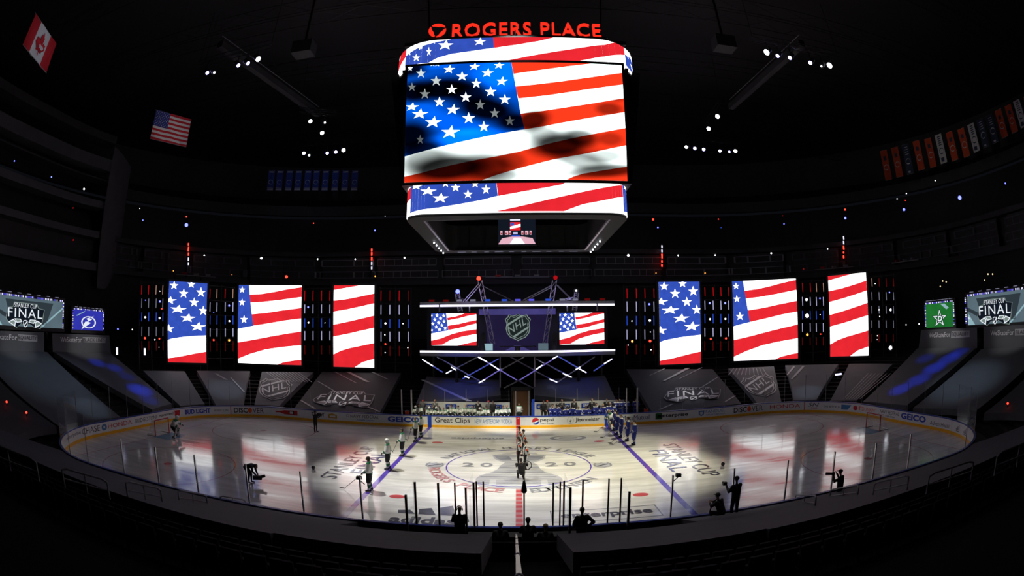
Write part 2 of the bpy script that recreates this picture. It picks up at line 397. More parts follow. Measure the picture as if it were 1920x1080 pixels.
def final_logo(mb, fmap, box, plate, fill, line, k=1, shade=None):
    u0, v0, u1, v1 = box
    def P(x, y): return (u0+(u1-u0)*x, v0+(v1-v0)*y)
    def F2(u, v, kk): return fmap(*P(u, v), kk)
    out = [(.0, .38), (.04, .62), (.10, .80), (.18, .82), (.20, 1.0), (.80, 1.0), (.84, .84), (1.0, .80), (.96, .36), (.90, .0), (.72, .06), (.6, .18), (.5, .02), (.4, .18), (.28, .0), (.06, .2)]
    poly(mb, out, line, F2, k)
    poly(mb, [(.5+(x-.5)*.97, .5+(y-.5)*.95) for x, y in out], plate, F2, k+1)
    write(mb, 'STANLEY CUP', fill, F2, (.21, .81, .79, .97), .01, .0, 1.1, k+2)
    write(mb, 'FINAL', fill, F2, (.06, .42, .94, .77), .025, .0, 1.18, k+2)
    for q in ([(.07, .22), (.20, .34), (.26, .24), (.24, .04), (.12, .16)], [(.22, .36), (.38, .36), (.42, .24), (.28, .2)], [(.62, .36), (.78, .36), (.72, .2), (.58, .24)], [(.80, .34), (.93, .24), (.88, .14), (.76, .04), (.74, .24)]):
        poly(mb, q, fill, F2, k+2); c = (sum(a[0] for a in q)/len(q), sum(a[1] for a in q)/len(q))
        poly(mb, [(c[0]+(x-c[0])*.72, c[1]+(y-c[1])*.62) for x, y in q], shade or fill, F2, k+3)
    poly(mb, [(.44+.12*x, .04+.30*y) for x, y in SHIELD], fill, F2, k+3); poly(mb, [(.455+.09*x, .07+.24*y) for x, y in SHIELD], plate, F2, k+4)
    poly(mb, [(.46, .13), (.54, .29), (.545, .24), (.47, .09)], fill, F2, k+5)

# ------------------------------------------------------------------ LED screens
class Scr:
    def __init__(s, O, R, w, h, U=(0, 0, 1)):
        s.O = np.array(O, float); s.R = np.array(R, float); s.U = np.array(U, float); s.w = w; s.h = h; s.N = np.cross(s.R, s.U)
    def at(s, u, v, k=0): return s.O+s.R*(u*s.w)+s.U*(v*s.h)+s.N*(.004*k)
    def uv(s, px, py):
        d = at_plane(px, py, s.O, s.N)-s.O; return (float(np.dot(d, s.R)/s.w), float(np.dot(d, s.U)/s.h))
    def box(s, mb, m, mar=.25, depth=.5, back=.02):
        """the cabinet behind the picture"""
        P = []
        for n in (-back, -back-depth):
            for u, v in ((-mar, -mar), (s.w+mar, -mar), (s.w+mar, s.h+mar), (-mar, s.h+mar)):
                P.append(s.O+s.R*u+s.U*v+s.N*n)
        mb.raw(P, [(0, 1, 2, 3), (7, 6, 5, 4), (0, 4, 5, 1), (1, 5, 6, 2), (2, 6, 7, 3), (3, 7, 4, 0)], m)
def crop(x0, y0, x1, y1):
    return lambda x, y: ((x-x0)/(x1-x0), 1-(y-y0)/(y1-y0))
def band(c, top, bot): return [c(*p) for p in top]+[c(*p) for p in reversed(bot)]
def flag_left():
    c = crop(1262, 188, 1555, 800)
    out = [('e_b', [c(1262, 188), c(1555, 188), c(1555, 588)]+[c(*p) for p in ((1480, 594), (1400, 602), (1330, 614), (1290, 622), (1262, 634))]),
           ('e_r', [c(1262, 770), c(1330, 760), c(1400, 745), c(1480, 727), c(1555, 713), c(1555, 800), c(1262, 800)])]
    for x, y, rx, ry in ((1300, 220, 34, 34), (1432, 202, 32, 32), (1376, 276, 37, 38), (1508, 260, 38, 40), (1459, 340, 38, 38), (1272, 335, 54, 30), (1338, 398, 66, 33), (1530, 400, 36, 38), (1414, 461, 62, 35), (1492, 524, 62, 37), (1268, 548, 46, 34)):
        out.append(('e_w', [c(*p) for p in star_pts(x, y, rx, ry, 0, .25 if rx > ry*1.4 else 0)]))
    return out
def flag_mid():
    c = crop(25, 218, 503, 817)
    out = [('e_b', [c(25, 218), c(105, 218), c(118, 330), c(145, 530), c(90, 541), c(25, 557)]),
           ('e_r', band(c, [(113, 292), (210, 284), (300, 268), (400, 246), (503, 229)], [(120, 352), (220, 345), (350, 328), (430, 315), (503, 304)])),
           ('e_r', band(c, [(132, 441), (250, 427), (350, 409), (503, 386)], [(145, 529), (250, 510), (380, 484), (503, 466)])),
           ('e_r', band(c, [(25, 660), (150, 635), (280, 606), (400, 582), (503, 563)], [(25, 786), (120, 745), (240, 706), (350, 686), (503, 666)])),
           ('e_r', [c(330, 817), c(370, 800), c(440, 785), c(503, 776), c(503, 817)])]
    for x, y, r in ((52, 255, 25), (54, 352, 27), (73, 483, 31)): out.append(('e_w', [c(*p) for p in star_pts(x, y, r, r*1.1)]))
    return out
def flag_right():
    c = crop(742, 220, 1047, 835)
    return [('e_r', [c(742, 220), c(940, 220), c(850, 236), c(742, 254)]),
            ('e_r', band(c, [(742, 336), (850, 322), (950, 302), (1047, 281)], [(742, 419), (850, 400), (950, 378), (1047, 355)])),
            ('e_r', band(c, [(742, 517), (850, 494), (950, 470), (1047, 446)], [(742, 607), (850, 585), (950, 560), (1047, 538)])),
            ('e_r', band(c, [(742, 742), (800, 712), (870, 690), (960, 670), (1047, 650)], [(742, 835), (903, 835), (960, 796), (1047, 769)]))]
def flag_stage():
    c = crop(285, 444, 636, 696)
    out = [('e_b', [c(285, 444), c(402, 444), c(418, 577), c(350, 590), c(285, 602)]),
           ('e_r', band(c, [(408, 479), (480, 467), (545, 444), (636, 444)], [(413, 500), (500, 483), (580, 462), (636, 453)])),
           ('e_r', band(c, [(414, 540), (500, 527), (580, 508), (636, 497)], [(418, 575), (500, 560), (570, 540), (636, 524)])),
           ('e_r', band(c, [(285, 658), (360, 640), (440, 608), (520, 585), (636, 568)], [(285, 696), (370, 690), (440, 650), (530, 625), (636, 605)])),
           ('e_r', [c(490, 696), c(560, 678), c(636, 662), c(636, 696)])]
    for x, y, r in ((330, 460, 15), (382, 462, 14), (313, 494, 15), (358, 484, 15), (343, 517, 15), (385, 508, 14), (297, 527, 14), (324, 551, 15), (368, 538, 14), (350, 571, 15), (394, 559, 14), (290, 575, 10), (290, 460, 9)):
        out.append(('e_w', [c(*p) for p in star_pts(x, y, r, r*1.1)]))
    return out
def picture(mb, scr, base, content):
    mb.face([scr.at(0, 0), scr.at(1, 0), scr.at(1, 1), scr.at(0, 1)], base)
    k = {'e_r': 1, 'e_b': 2, 'e_w': 3}
    for m, pts in content:
        pts = clip(pts, 0, 0, 1, 1)
        if len(pts) > 2: poly(mb, pts, m, scr.at, k.get(m, 4))
SCREENS = [
 (flag_left, (-36.02, 15.42), .74, 4.68, 4.55, 13.37, 'tall LED screen farthest left, blue star field over white and red'),
 (flag_mid, (-28.17, 21.47), .21, 7.92, 4.55, 13.53, 'wide LED screen left of the stage showing three stars and waving red stripes'),
 (flag_right, (-17.84, 22.28), .05, 4.70, 4.55, 13.50, 'tall LED screen nearest the stage on its left, showing only red and white stripes'),
 (flag_left, (18.24, 23.71), -.03, 4.91, 4.55, 13.76, 'tall LED screen just right of the stage showing a blue star field'),
 (flag_mid, (28.76, 22.42), -.41, 7.92, 4.55, 13.80, 'wide LED screen right of the stage showing three stars and waving red stripes'),
 (flag_right, (37.83, 17.28), -.91, 5.03, 4.55, 13.90, 'tall LED screen at the far right of the stage row, showing only stripes'),
]
SCR = []
for fn, (x, y), yaw, wd, z0, z1, lab in SCREENS:
    R = np.array([math.cos(yaw), math.sin(yaw), 0]); O = np.array([x, y, z0])-R*wd/2
    s = Scr(O, R, wd, z1-z0); SCR.append(s)
    t = thing('led_screen', lab, 'screen', (x, y, z0-.3), 0, 'flag screens around the stage')
    def loc(mb, name, t=t):
        o = mb.build(name, t); o.matrix_parent_inverse = Matrix.Translation(-t.location); return o
    a = MB(); s.box(a, 'black'); cab = loc(a, 'cabinet')
    a = MB(); picture(a, s, 'e_w', fn()); o = a.build('display', cab)
    # hanging truss behind the cabinet
    for u in (.15, .85):
        a = MB(); b0 = s.O+s.R*(u*wd)-s.N*.7; a.bar(b0-np.array([0, 0, .25]), b0+np.array([0, 0, s.h+.6]), .12, 'blackmetal', 4)
        g = rise(sd(b0[0], b0[1])) - 1.0
        a.bar((b0[0], b0[1], g), b0-np.array([0, 0, .2]), .12, 'blackmetal', 4)
        loc(a, 'support_post')

def under(t):
    def f(mb, name, parent=None, smooth=False):
        o = mb.build(name, parent or t, smooth)
        o.matrix_parent_inverse = Matrix.Translation(-t.location) if parent is None else Matrix.Identity(4)
        return o
    return f

# ------------------------------------------------------------------ racks of LED tubes and lamps between the screens
def seg_plane(P, Q):
    P = np.array(P); Q = np.array(Q); d = Q-P; return P, np.array([-d[1], d[0], 0])
def edge(s, u): return s.O+s.R*(u*s.w)
RACKS = [
 # (plane through two points), tube columns px at mid height, rows (y top, y bottom, kind), lamps
 ((edge(SCR[0], 0)+np.array([-3.2, -4.0, 0]), edge(SCR[0], 0)), (266, 279, 293, 305.5), [(535, 552), (560, 577), (586, 602), (613, 630), (640, 656)], [('ow', 299.5, 546, .08), ('ob', 272.5, 563, .12), ('ob', 299.5, 565.5, .22), ('orr', 303, 579, .16), ('ow', 272, 595, .22), ('ow', 299, 596.5, .2), ('orr', 271.5, 634, .26), ('orr', 298.5, 635, .2), ('ow', 290, 637, .12), ('ow', 298, 651, .08)],
  'rack of glowing tubes at the left end of the screen row'),
 ((edge(SCR[0], 1), edge(SCR[1], 0)), (394, 407, 422.5, 437), [(542, 559), (567, 584), (592, 608), (616, 631), (641, 658)], [('ob', 429, 573, .24), ('ob', 400, 586, .08), ('ow', 429.5, 602, .2), ('orr', 400, 637.5, .22), ('oo', 429, 638, .28)],
  'rack of glowing tubes between the far left screen and the wide left screen'),
 ((edge(SCR[1], 1), edge(SCR[2], 0)), (571.5, 587, 603, 618.5), [(545, 564), (571, 587.5), (597, 614), (621, 638), (648, 664)], [('ob', 578.5, 576, .22), ('ow', 579, 605, .18), ('ow', 610, 605.5, .07)],
  'rack of glowing tubes between the wide left screen and the striped screen beside the stage'),
 ((edge(SCR[2], 1), edge(SCR[2], 1)+np.array([5.5, .2, 0])), (714.5, 731, 748.5, 765.5), [(545, 564), (572, 589.5), (599, 615), (622, 640), (649, 667)], [('ow', 723, 606.5, .2), ('ow', 756, 607, .1), ('ow', 722, 628, .1), ('orr', 723, 645, .2), ('ow', 722.5, 661, .1), ('ow', 765, 652, .09)],
  'rack of glowing tubes standing directly left of the stage'),
 ((edge(SCR[3], 0)-np.array([5.5, 0, 0]), edge(SCR[3], 0)), (1175.5, 1193, 1209, 1226), [(541, 559), (565.5, 584), (592.5, 610), (618, 636), (646, 664)], [('ob', 1217, 570.5, .24), ('ow', 1184.5, 602, .12), ('ow', 1218, 601, .24), ('oo', 1185, 640, .28), ('orr', 1218.5, 639.5, .3), ('ow', 1219, 622.5, .08), ('ow', 1177.5, 647, .1), ('ow', 1220, 656, .1)],
  'rack of glowing tubes standing directly right of the stage'),
 ((edge(SCR[3], 1), edge(SCR[4], 0)), (1321.5, 1337, 1351.5, 1366), [(539, 555), (564, 580.5), (589, 606), (615, 631), (640, 657)], [('ob', 1330, 568.5, .24), ('ob', 1359, 568.5, .24), ('ow', 1330.5, 598.5, .2), ('ow', 1359.5, 598, .22), ('orr', 1332, 635.5, .24), ('orr', 1360.5, 634.5, .24)],
  'rack of glowing tubes between the star screen and the wide right screen'),
 ((edge(SCR[4], 1), edge(SCR[5], 0)), (1504.5, 1519, 1530.5, 1543.5), [(531, 547), (557, 573), (583, 599), (606, 622), (633, 647)], [('ow', 1512, 562, .32), ('ob', 1537, 559.5, .2), ('ow', 1513, 592, .5), ('ow', 1537.5, 590, .1), ('oo', 1513.5, 627.5, .34), ('orr', 1538.5, 626.5, .14)],
  'rack of glowing tubes with two bright blue-white lamps, between the two right-hand screens'),
 ((edge(SCR[5], 1), edge(SCR[5], 1)+np.array([3.2, -4.4, 0])), (1634.5, 1648, 1661.5, 1675), [(522, 537), (548, 563), (574, 588), (601, 615), (627, 641)], [('ow', 1641, 532, .08), ('ob', 1668, 548.5, .18), ('ow', 1648.5, 581, .14), ('ow', 1670, 581, .26), ('ow', 1649.5, 593.5, .1), ('ow', 1645.5, 629.5, .09), ('ow', 1645, 637, .09), ('ow', 1670, 652, .45)],
  'rack of dim tubes at the right end of the screen row'),
]
ROWC = ['e_tr', 'e_tw', 'e_tb', 'e_tw', 'e_tdr']
for ri, ((P, Q), xs, rows, lamps, lab) in enumerate(RACKS):
    p0, n = seg_plane(P, Q)
    def at(u, v, p0=p0, n=n): return at_plane(u, v, p0, n)
    mid = at(sum(xs)/4, rows[2][0]); nn = np.array(n)/np.linalg.norm(n)
    if np.dot(nn, mid-ORG) > 0: nn = -nn
    t = thing('led_tube_rack', lab, 'light rack', (mid[0], mid[1], 4.4), 0, 'racks of LED tubes between the screens'); put = under(t)
    a = MB()
    L0 = at(xs[0]-4, rows[2][0]); R0 = at(xs[3]+4, rows[2][0]); ax = (R0-L0); ax[2] = 0; W = np.linalg.norm(ax); ax /= W
    zt = at(sum(xs)/4, rows[0][0]-5)[2]; zb = at(sum(xs)/4, rows[4][1]+14)[2]
    for kx in (0, .5, 1):
        b = L0+ax*W*kx-nn*.35; a.bar((b[0], b[1], rise(sd(b[0], b[1]))-1), (b[0], b[1], zt+.2), .07, 'black', 4)
    for kz in range(6):
        z = zb+(zt-zb)*kz/5; b = L0-nn*.35; c = R0-nn*.35; a.bar((b[0], b[1], z), (c[0], c[1], z), .05, 'black', 4)
    put(a, 'frame')
    for r, (ya, yb) in enumerate(rows):
        for i, x in enumerate(xs):
            mm = ROWC[r]
            if ri in (0, 7) and mm == 'e_tw': mm = 'e_tdw'
            if r == 0 and ((ri == 0 and i > 1) or (ri == 1) or (ri == 6 and i > 1) or (ri == 7 and i == 0)): mm = 'e_ty' if (i % 2 or ri != 1) else 'e_tr'
            if ri == 7 and r in (2, 4) : mm = 'e_tdw' if r == 2 else 'e_tdr'
            if ri == 2 and r == 4: mm = 'e_tdr'
            if ri == 3 and r == 0 and i in (1, 3): mm = 'e_tdr'
            if ri == 7 and r == 0 and i > 0: mm = 'e_tdr'
            A = at(x, ya); B = at(x, yb); a = MB(); B = np.array([A[0], A[1], B[2]])
            a.bar(A, B, .038, mm, 6); a.bar(A-nn*.10+np.array([0, 0, .08]), B-nn*.10-np.array([0, 0, .08]), .09, 'black', 4); put(a, 'tube_lamp')
    for kd, x, y, r in lamps:
        A = at(x, y)+nn*.12; a = MB(); r = r*.7
        a.bar(A, A-nn*.05, r*.62, 'e_'+kd, 10); a.bar(A-nn*.04, A-nn*.35, r*1.25, 'black', 10, r*.8); put(a, 'round_lamp')

# ------------------------------------------------------------------ the hanging scoreboard
def rring(h, R, n=10):
    """outline of a rounded square, starting at the middle of the near side and going right (towards +x)"""
    pts = [(0, -h)]
    for c, a0 in (((h-R, -h+R), -PI/2), ((h-R, h-R), 0), ((-h+R, h-R), PI/2), ((-h+R, -h+R), PI)):
        for i in range(n+1):
            a = a0+PI/2*i/n; pts.append((c[0]+R*math.cos(a), c[1]+R*math.sin(a)))
    pts.append((0, -h)); return pts
class Ring:
    def __init__(s, h, R, z0, z1):
        s.h, s.R, s.z0, s.z1 = h, R, z0, z1
        s.pts = rring(h, R); s.cum = [0]
        for a, b in zip(s.pts, s.pts[1:]): s.cum.append(s.cum[-1]+math.dist(a, b))
        s.tot = s.cum[-1]
    def at(s, q, v, k=0):
        """q metres along the near face from its middle (negative = left), v 0..1 up"""
        q = q % s.tot; i = 0
        while i < len(s.cum)-2 and s.cum[i+1] < q: i += 1
        a, b = s.pts[i], s.pts[i+1]; t = (q-s.cum[i])/max(1e-9, s.cum[i+1]-s.cum[i])
        x, y = a[0]+(b[0]-a[0])*t, a[1]+(b[1]-a[1])*t
        dx, dy = b[0]-a[0], b[1]-a[1]; L = math.hypot(dx, dy); nx, ny = dy/L, -dx/L
        return np.array([x+nx*.004*k, y+ny*.004*k, s.z0+(s.z1-s.z0)*v])
    def q(s, px, py):
        """pixel of the near face or its corner -> (q, v)"""
        best = None
        r = ray(px, py)
        for i in range(len(s.pts)-1):
            a, b = s.pts[i], s.pts[i+1]; dx, dy = b[0]-a[0], b[1]-a[1]
            den = r[0]*dy-r[1]*dx
            if abs(den) < 1e-9: continue
            t = ((a[0]-ORG[0])*dy-(a[1]-ORG[1])*dx)/den
            P = ORG+r*t; L = math.hypot(dx, dy)
            if L < 1e-6: continue
            m = ((P[0]-a[0])*dx+(P[1]-a[1])*dy)/L/L
            if -1e-6 <= m <= 1+1e-6 and t > 0 and (best is None or t < best[0]): best = (t, s.cum[i]+m*L, (P[2]-s.z0)/(s.z1-s.z0))
        if best is None:
            e = s.h-s.R+s.R*1.5
            return ((e if px > 966 else -e), .5)
        q = best[1]
        if q > s.tot/2: q -= s.tot
        return (q, best[2])
def ring_poly(mb, ring, pts, m, k):
    """a polygon in (q, v), cut into narrow columns so that it bends with the ring"""
    lo = min(p[0] for p in pts); hi = max(p[0] for p in pts)
    br = sorted({lo, hi} | {c_+ring.tot*j for c_ in ring.cum[:-1] for j in (-1, 0, 1) if lo < c_+ring.tot*j < hi})
    for b0, b1 in zip(br, br[1:]):
        if b1-b0 < 1e-5: continue
        e_ = 1e-6; c = clip(pts, b0+e_, 0, b1-e_, 1)
        if len(c) > 2: poly(mb, c, m, ring.at, k)
LOW = Ring(5.88, 1.15, 14.33, 15.93); TOP = Ring(6.95, 2.6, 22.62, 24.2)
sb = thing('scoreboard', 'huge hanging video scoreboard over centre ice showing a waving flag on its screens', 'scoreboard', (0, 0, 14.3)); sput = under(sb)
def ring_shell(R, depth, m):
    a = MB(); n = len(R.pts)
    inner = [(x*(R.h-depth)/R.h, y*(R.h-depth)/R.h) for x, y in R.pts]; o = .03
    O0 = [(x*(1-o/R.h), y*(1-o/R.h), R.z0-.12) for x, y in R.pts]; O1 = [(x, y, R.z1+.12) for x, y, _ in O0]
    I0 = [(x, y, R.z0-.12) for x, y in inner]; I1 = [(x, y, R.z1+.12) for x, y in inner]
    a.strip(O0, O1, m); a.strip(I0, I1, m); a.strip(O0, I0, m); a.strip(O1, I1, m); return a
sput(ring_shell(LOW, .9, 'black'), 'lower_ring_housing'); sput(ring_shell(TOP, 1.0, 'black'), 'upper_ring_housing')
def ring_picture(R, cx0, cy0, sc, blue, reds, stars, lefts, darks=()):
    a = MB()
    a.strip([(x, y, R.z0) for x, y in R.pts], [(x, y, R.z1) for x, y in R.pts], 'e_w')
    def c(x, y): return R.q(cx0+x/sc, cy0+y/sc)
    quarter = R.tot/4
    conv = []
    for m, pts in [('e_b', blue)]+[('e_r', r) for r in reds]:
        conv.append((m, [c(*p) for p in pts], {'e_r': 1, 'e_b': 2}[m]))
    for st in stars:
        x, y, rx, ry = st
        conv.append(('e_w', [c(*p) for p in star_pts(x, y, rx, ry, 0, .2 if rx > ry*1.3 else 0)], 3))
    for m, pts, k in conv:
        for f in range(4):   # the same picture on each of the four faces
            pp = clip(pts, -quarter/2, 0, quarter/2, 1)
            if len(pp) > 2: ring_poly(a, R, [(q+quarter*f, v) for q, v in pp], m, k)
    return a
a = ring_picture(LOW, 700, 220, 3.692,
  [(245, 420), (848, 420), (862, 544), (740, 575), (600, 600), (450, 625), (330, 640), (245, 672)],
  [[(848, 420), (1385, 430), (1300, 466), (1200, 485), (1000, 520), (864, 545)], [(840, 652), (1000, 618), (1250, 560), (1500, 505), (1733, 472), (1733, 552), (1600, 574), (1450, 602), (1320, 650)]],
  [(300, 478, 42, 26), (380, 512, 60, 32), (500, 462, 30, 24), (570, 487, 34, 32), (465, 560, 60, 36), (655, 533, 34, 32), (705, 462, 30, 28), (780, 500, 32, 36)],
  [('e_r', [(205, 480), (236, 470), (236, 565), (205, 620)], 4)])
sput(a, 'lower_ring_display')
a = ring_picture(TOP, 700, 20, 3.692,
  [(152, 180), (826, 150), (835, 258), (640, 286), (540, 300), (450, 325), (380, 363), (240, 385), (152, 400)],
  [[(826, 160), (1275, 180), (1150, 210), (1000, 235), (832, 259)], [(925, 345), (1100, 310), (1400, 262), (1600, 237), (1760, 217), (1806, 240), (1812, 318), (1740, 308), (1600, 318), (1430, 348)]],
  [(192, 258, 28, 28), (243, 288, 28, 28), (298, 327, 28, 27), (178, 364, 24, 25), (290, 228, 14, 20), (330, 247, 20, 32), (385, 285, 18, 33), (415, 214, 25, 18), (500, 240, 56, 36), (737, 215, 44, 30)],
  [('e_r', [(112, 300), (150, 240), (146, 345), (110, 360)], 4), ('e_b', [(1806, 220), (1842, 280), (1842, 420), (1812, 330)], 4)])
sput(a, 'upper_ring_display')
# main screens, leaning out towards the top
def lean_screen(face):
    ca, sa = math.cos(PI/2*face), math.sin(PI/2*face)
    def rot(p): return np.array([p[0]*ca-p[1]*sa, p[0]*sa+p[1]*ca, p[2]])
    B = np.array([-5.82, -6.0, 16.03]); T = np.array([-5.82, -7.0, 22.46])
    U = (T-B); h = np.linalg.norm(U); U /= h
    return Scr(rot(B), rot(np.array([1., 0, 0])), 11.55, h, rot(U))
# picture material: the displayed film darkens and brightens the flag in soft folds
def film(name, col, blobs, k):
    m, N, L, b = nt(name); N.remove(b)
    uv = N.new('ShaderNodeUVMap'); prev = None
    for (u, v, su, sv, rot, s_) in blobs:
        mp = N.new('ShaderNodeMapping'); mp.vector_type = 'TEXTURE'
        mp.inputs['Location'].default_value = (u, v, 0); mp.inputs['Rotation'].default_value = (0, 0, rot); mp.inputs['Scale'].default_value = (su, sv, 1)
        L.new(uv.outputs[0], mp.inputs['Vector'])
        ln = N.new('ShaderNodeVectorMath'); ln.operation = 'LENGTH'; L.new(mp.outputs[0], ln.inputs[0])
        mr = N.new('ShaderNodeMapRange'); mr.interpolation_type = 'SMOOTHSTEP'
        mr.inputs['From Min'].default_value = .38; mr.inputs['From Max'].default_value = 1.05; mr.inputs['To Min'].default_value = s_; mr.inputs['To Max'].default_value = 1.0
        L.new(ln.outputs['Value'], mr.inputs['Value'])
        if prev is None: prev = mr.outputs[0]
        else:
            mu = N.new('ShaderNodeMath'); mu.operation = 'MULTIPLY'; L.new(prev, mu.inputs[0]); L.new(mr.outputs[0], mu.inputs[1]); prev = mu.outputs[0]
    sc = N.new('ShaderNodeMath'); sc.operation = 'MULTIPLY'; sc.inputs[1].default_value = k; L.new(prev, sc.inputs[0])
    e = N.new('ShaderNodeEmission'); e.inputs['Color'].default_value = (*col, 1); L.new(sc.outputs[0], e.inputs['Strength'])
    L.new(e.outputs[0], N['Material Output'].inputs['Surface']); return m
S0 = lean_screen(0)
def c3(x, y): return S0.uv(700+x/3.692, 20+y/3.692)
def c4(x, y): return S0.uv(700+x/3.692, 220+y/3.692)
def bl(p, rx, ry, rot, s_): return (p[0], p[1], rx/1530.0, ry/820.0, rot, s_)   # sizes in crop pixels
stripe_sh = [bl(c4(520, 350), 430, 130, .12, .02), bl(c4(360, 290), 260, 110, .35, .25), bl(c4(800, 350), 230, 130, .1, .18), bl(c4(960, 300), 130, 90, .3, .45), bl(c4(1290, 190), 300, 120, .15, .04), bl(c4(1180, 120), 200, 80, -.9, .4), bl(c4(1430, 140), 170, 80, -.2, .2),
             bl(c3(1100, 760), 150, 110, -.5, .08), bl(c3(1680, 590), 110, 60, 0, .55), bl(c4(1440, 300), 330, 80, -.5, .3), bl(c4(1600, 270), 200, 60, .1, .4), bl(c4(1600, 370), 380, 60, .15, .13), bl(c3(1630, 680), 130, 60, .1, .35), bl(c4(900, 410), 160, 50, .2, .4), bl(c4(1640, 150), 120, 60, .2, .5)]
canton_sh = [bl(c3(480, 540), 330, 120, .1, .01), bl(c3(290, 560), 190, 110, -.3, .02), bl(c3(780, 680), 330, 120, -.55, .01), bl(c3(980, 770), 190, 90, -.1, .02), bl(c3(240, 870), 260, 150, -.3, .01), bl(c3(250, 400), 170, 90, -.6, .02), bl(c3(650, 570), 260, 110, -.6, .06), bl(c3(330, 960), 230, 80, .2, .05),
             bl(c3(900, 420), 260, 190, -.4, 2.6), bl(c3(640, 890), 330, 90, .15, 3.0), bl(c3(560, 780), 300, 90, -.4, 1.6), bl(c3(330, 680), 200, 60, -.4, 1.5), bl(c3(420, 380), 200, 40, 0, 1.6)]
star_sh = [bl(c3(270, 530), 90, 60, 0, .12), bl(c3(355, 580), 80, 60, 0, .15), bl(c3(740, 650), 90, 70, 0, .12), bl(c3(840, 710), 80, 70, 0, .14), bl(c3(945, 765), 100, 80, 0, .06), bl(c3(325, 893), 80, 70, 0, .06), bl(c3(435, 490), 70, 50, 0, .35), bl(c3(330, 435), 70, 50, 0, .4)]
M['f_white'] = film('film_white_stripe', (.88, 1, .97), stripe_sh, WK); M['f_red'] = film('film_red_stripe', (1, .045, .012), stripe_sh, 1.1)
M['f_blue'] = film('film_blue_field', (.0, .085, .62), canton_sh, 1.0); M['f_star'] = film('film_star', (.9, 1, 1), star_sh, 1.9)
def main_content():
    out = [('f_red', [c3(950, 330), c3(1510, 340), c3(1500, 368), c3(1350, 385), c3(1200, 405), c3(970, 438)], 1),
     ('f_red', band(lambda x, y: c3(x, y), [(984, 525), (1150, 508), (1300, 490), (1500, 462), (1740, 428)], [(1003, 608), (1200, 587), (1350, 565), (1740, 510)]), 1),
     ('f_red', band(lambda x, y: c3(x, y), [(1020, 713), (1150, 698), (1300, 675), (1500, 645), (1745, 605)], [(1046, 823), (1180, 800), (1300, 777), (1500, 742), (1750, 701)]), 1),
     ('f_red', [c4(*p) for p in ((200, 415), (330, 385), (500, 340), (700, 297), (850, 270), (1000, 240), (1200, 185), (1400, 140), (1770, 70), (1770, 190), (1500, 246), (1250, 291), (1000, 355), (850, 400), (740, 440), (200, 470))], 1),
     ('f_red', [c4(*p) for p in ((1320, 440), (1380, 412), (1450, 390), (1600, 365), (1780, 338), (1780, 450))], 1),
     ('f_blue', [c3(*p) for p in ((200, 340), (950, 330), (968, 430), (985, 522), (1020, 713), (1048, 822), (830, 860), (640, 900), (450, 945), (200, 1015))], 2)]
    for x, y, rx, ry in ((330, 435, 36, 36), (525, 408, 42, 32), (700, 388, 40, 28), (870, 380, 38, 26), (435, 487, 40, 38), (615, 455, 42, 35), (790, 432, 44, 33), (268, 530, 30, 32), (543, 547, 40, 36), (713, 505, 38, 38), (890, 490, 42, 34), (357, 578, 38, 38), (640, 600, 40, 38), (812, 562, 42, 38), (458, 633, 40, 38), (740, 653, 36, 38), (910, 616, 42, 38), (268, 667, 50, 32), (551, 686, 50, 40), (840, 710, 36, 38), (322, 716, 60, 38), (415, 773, 62, 42), (660, 746, 46, 42), (945, 765, 36, 38), (533, 842, 68, 48), (765, 804, 42, 40), (325, 893, 27, 35), (412, 372, 22, 16), (445, 372, 22, 16), (255, 400, 20, 22)):
        out.append(('f_star', [c3(*p) for p in star_pts(x, y, rx, ry, 0, .25 if rx > ry*1.2 else 0)], 4))
    return out
MC = main_content()
def picture_uv(name, scr, content, parent):
    me = MB(); UVS = []
    def face(pts, m, k):
        T = tessellate_polygon([[Vector((p[0], p[1], 0)) for p in pts]])
        for t_ in T:
            q = [pts[i] for i in t_]; me.face([scr.at(p[0], p[1], k) for p in q], m); UVS.append(q)
    face([(0, 0), (1, 0), (1, 1), (0, 1)], 'f_white', 0)
    for m, pts, k in content:
        pts = clip(pts, 0, 0, 1, 1)
        if len(pts) > 2: face(pts, m, k)
    o = sput(me, name); ul = o.data.uv_layers.new(name='UVMap'); i = 0
    for q in UVS:
        for p in q: ul.data[i].uv = p; i += 1
    return o
for f in range(4):
    s = lean_screen(f); picture_uv('main_display', s, MC, sb)
a = MB()
for f in range(4): lean_screen(f).box(a, 'black', .15, .45, .003)
for z0, z1, h0, h1 in ((15.9, 22.7, 5.4, 6.3),):
    P0 = [(h0*x, h0*y, z0) for x, y in ((-1, -1), (1, -1), (1, 1), (-1, 1), (-1, -1))]; P1 = [(h1*x, h1*y, z1) for x, y in ((-1, -1), (1, -1), (1, 1), (-1, 1), (-1, -1))]
    a.strip(P0, P1, 'black')
sput(a, 'core_housing')
# roof of the scoreboard, hanging frame, name sign
a = MB(); a.box((0, 0, 24.45), (12.6, 12.6, .25), 'black')
for x in (-5, 5):
    for y in (-5, 5): a.bar((x, y, 24.4), (x*1.15, y*1.15, 33.5), .05, 'blackmetal', 5)
sput(a, 'suspension_frame')
def sgn(u, v, k=0): return np.array([u, -6.9-.02*k, v])
def sign_px(x, y):
    P = aty(x, y, -6.9); return P[0], P[2]
a = MB(); x0, zt = sign_px(848, 52); x1, _ = sign_px(1126, 52); zb = sign_px(966, 66)[1]; zt = sign_px(966, 41)[1]
V, F, _ = letters('ROGERS PLACE', .012, 0, 1.08)
for dy in (0, 1):
    a.raw([(x0+(x1-x0)*x, -6.9+.18*dy, zb+(zt-zb)*y) for x, y in V], F, 'e_sign')
o = sput(a, 'name_sign'); o['label'] = 'glowing red arena name on top'; a = MB(); cx, cz = sign_px(820, 57); r = .50
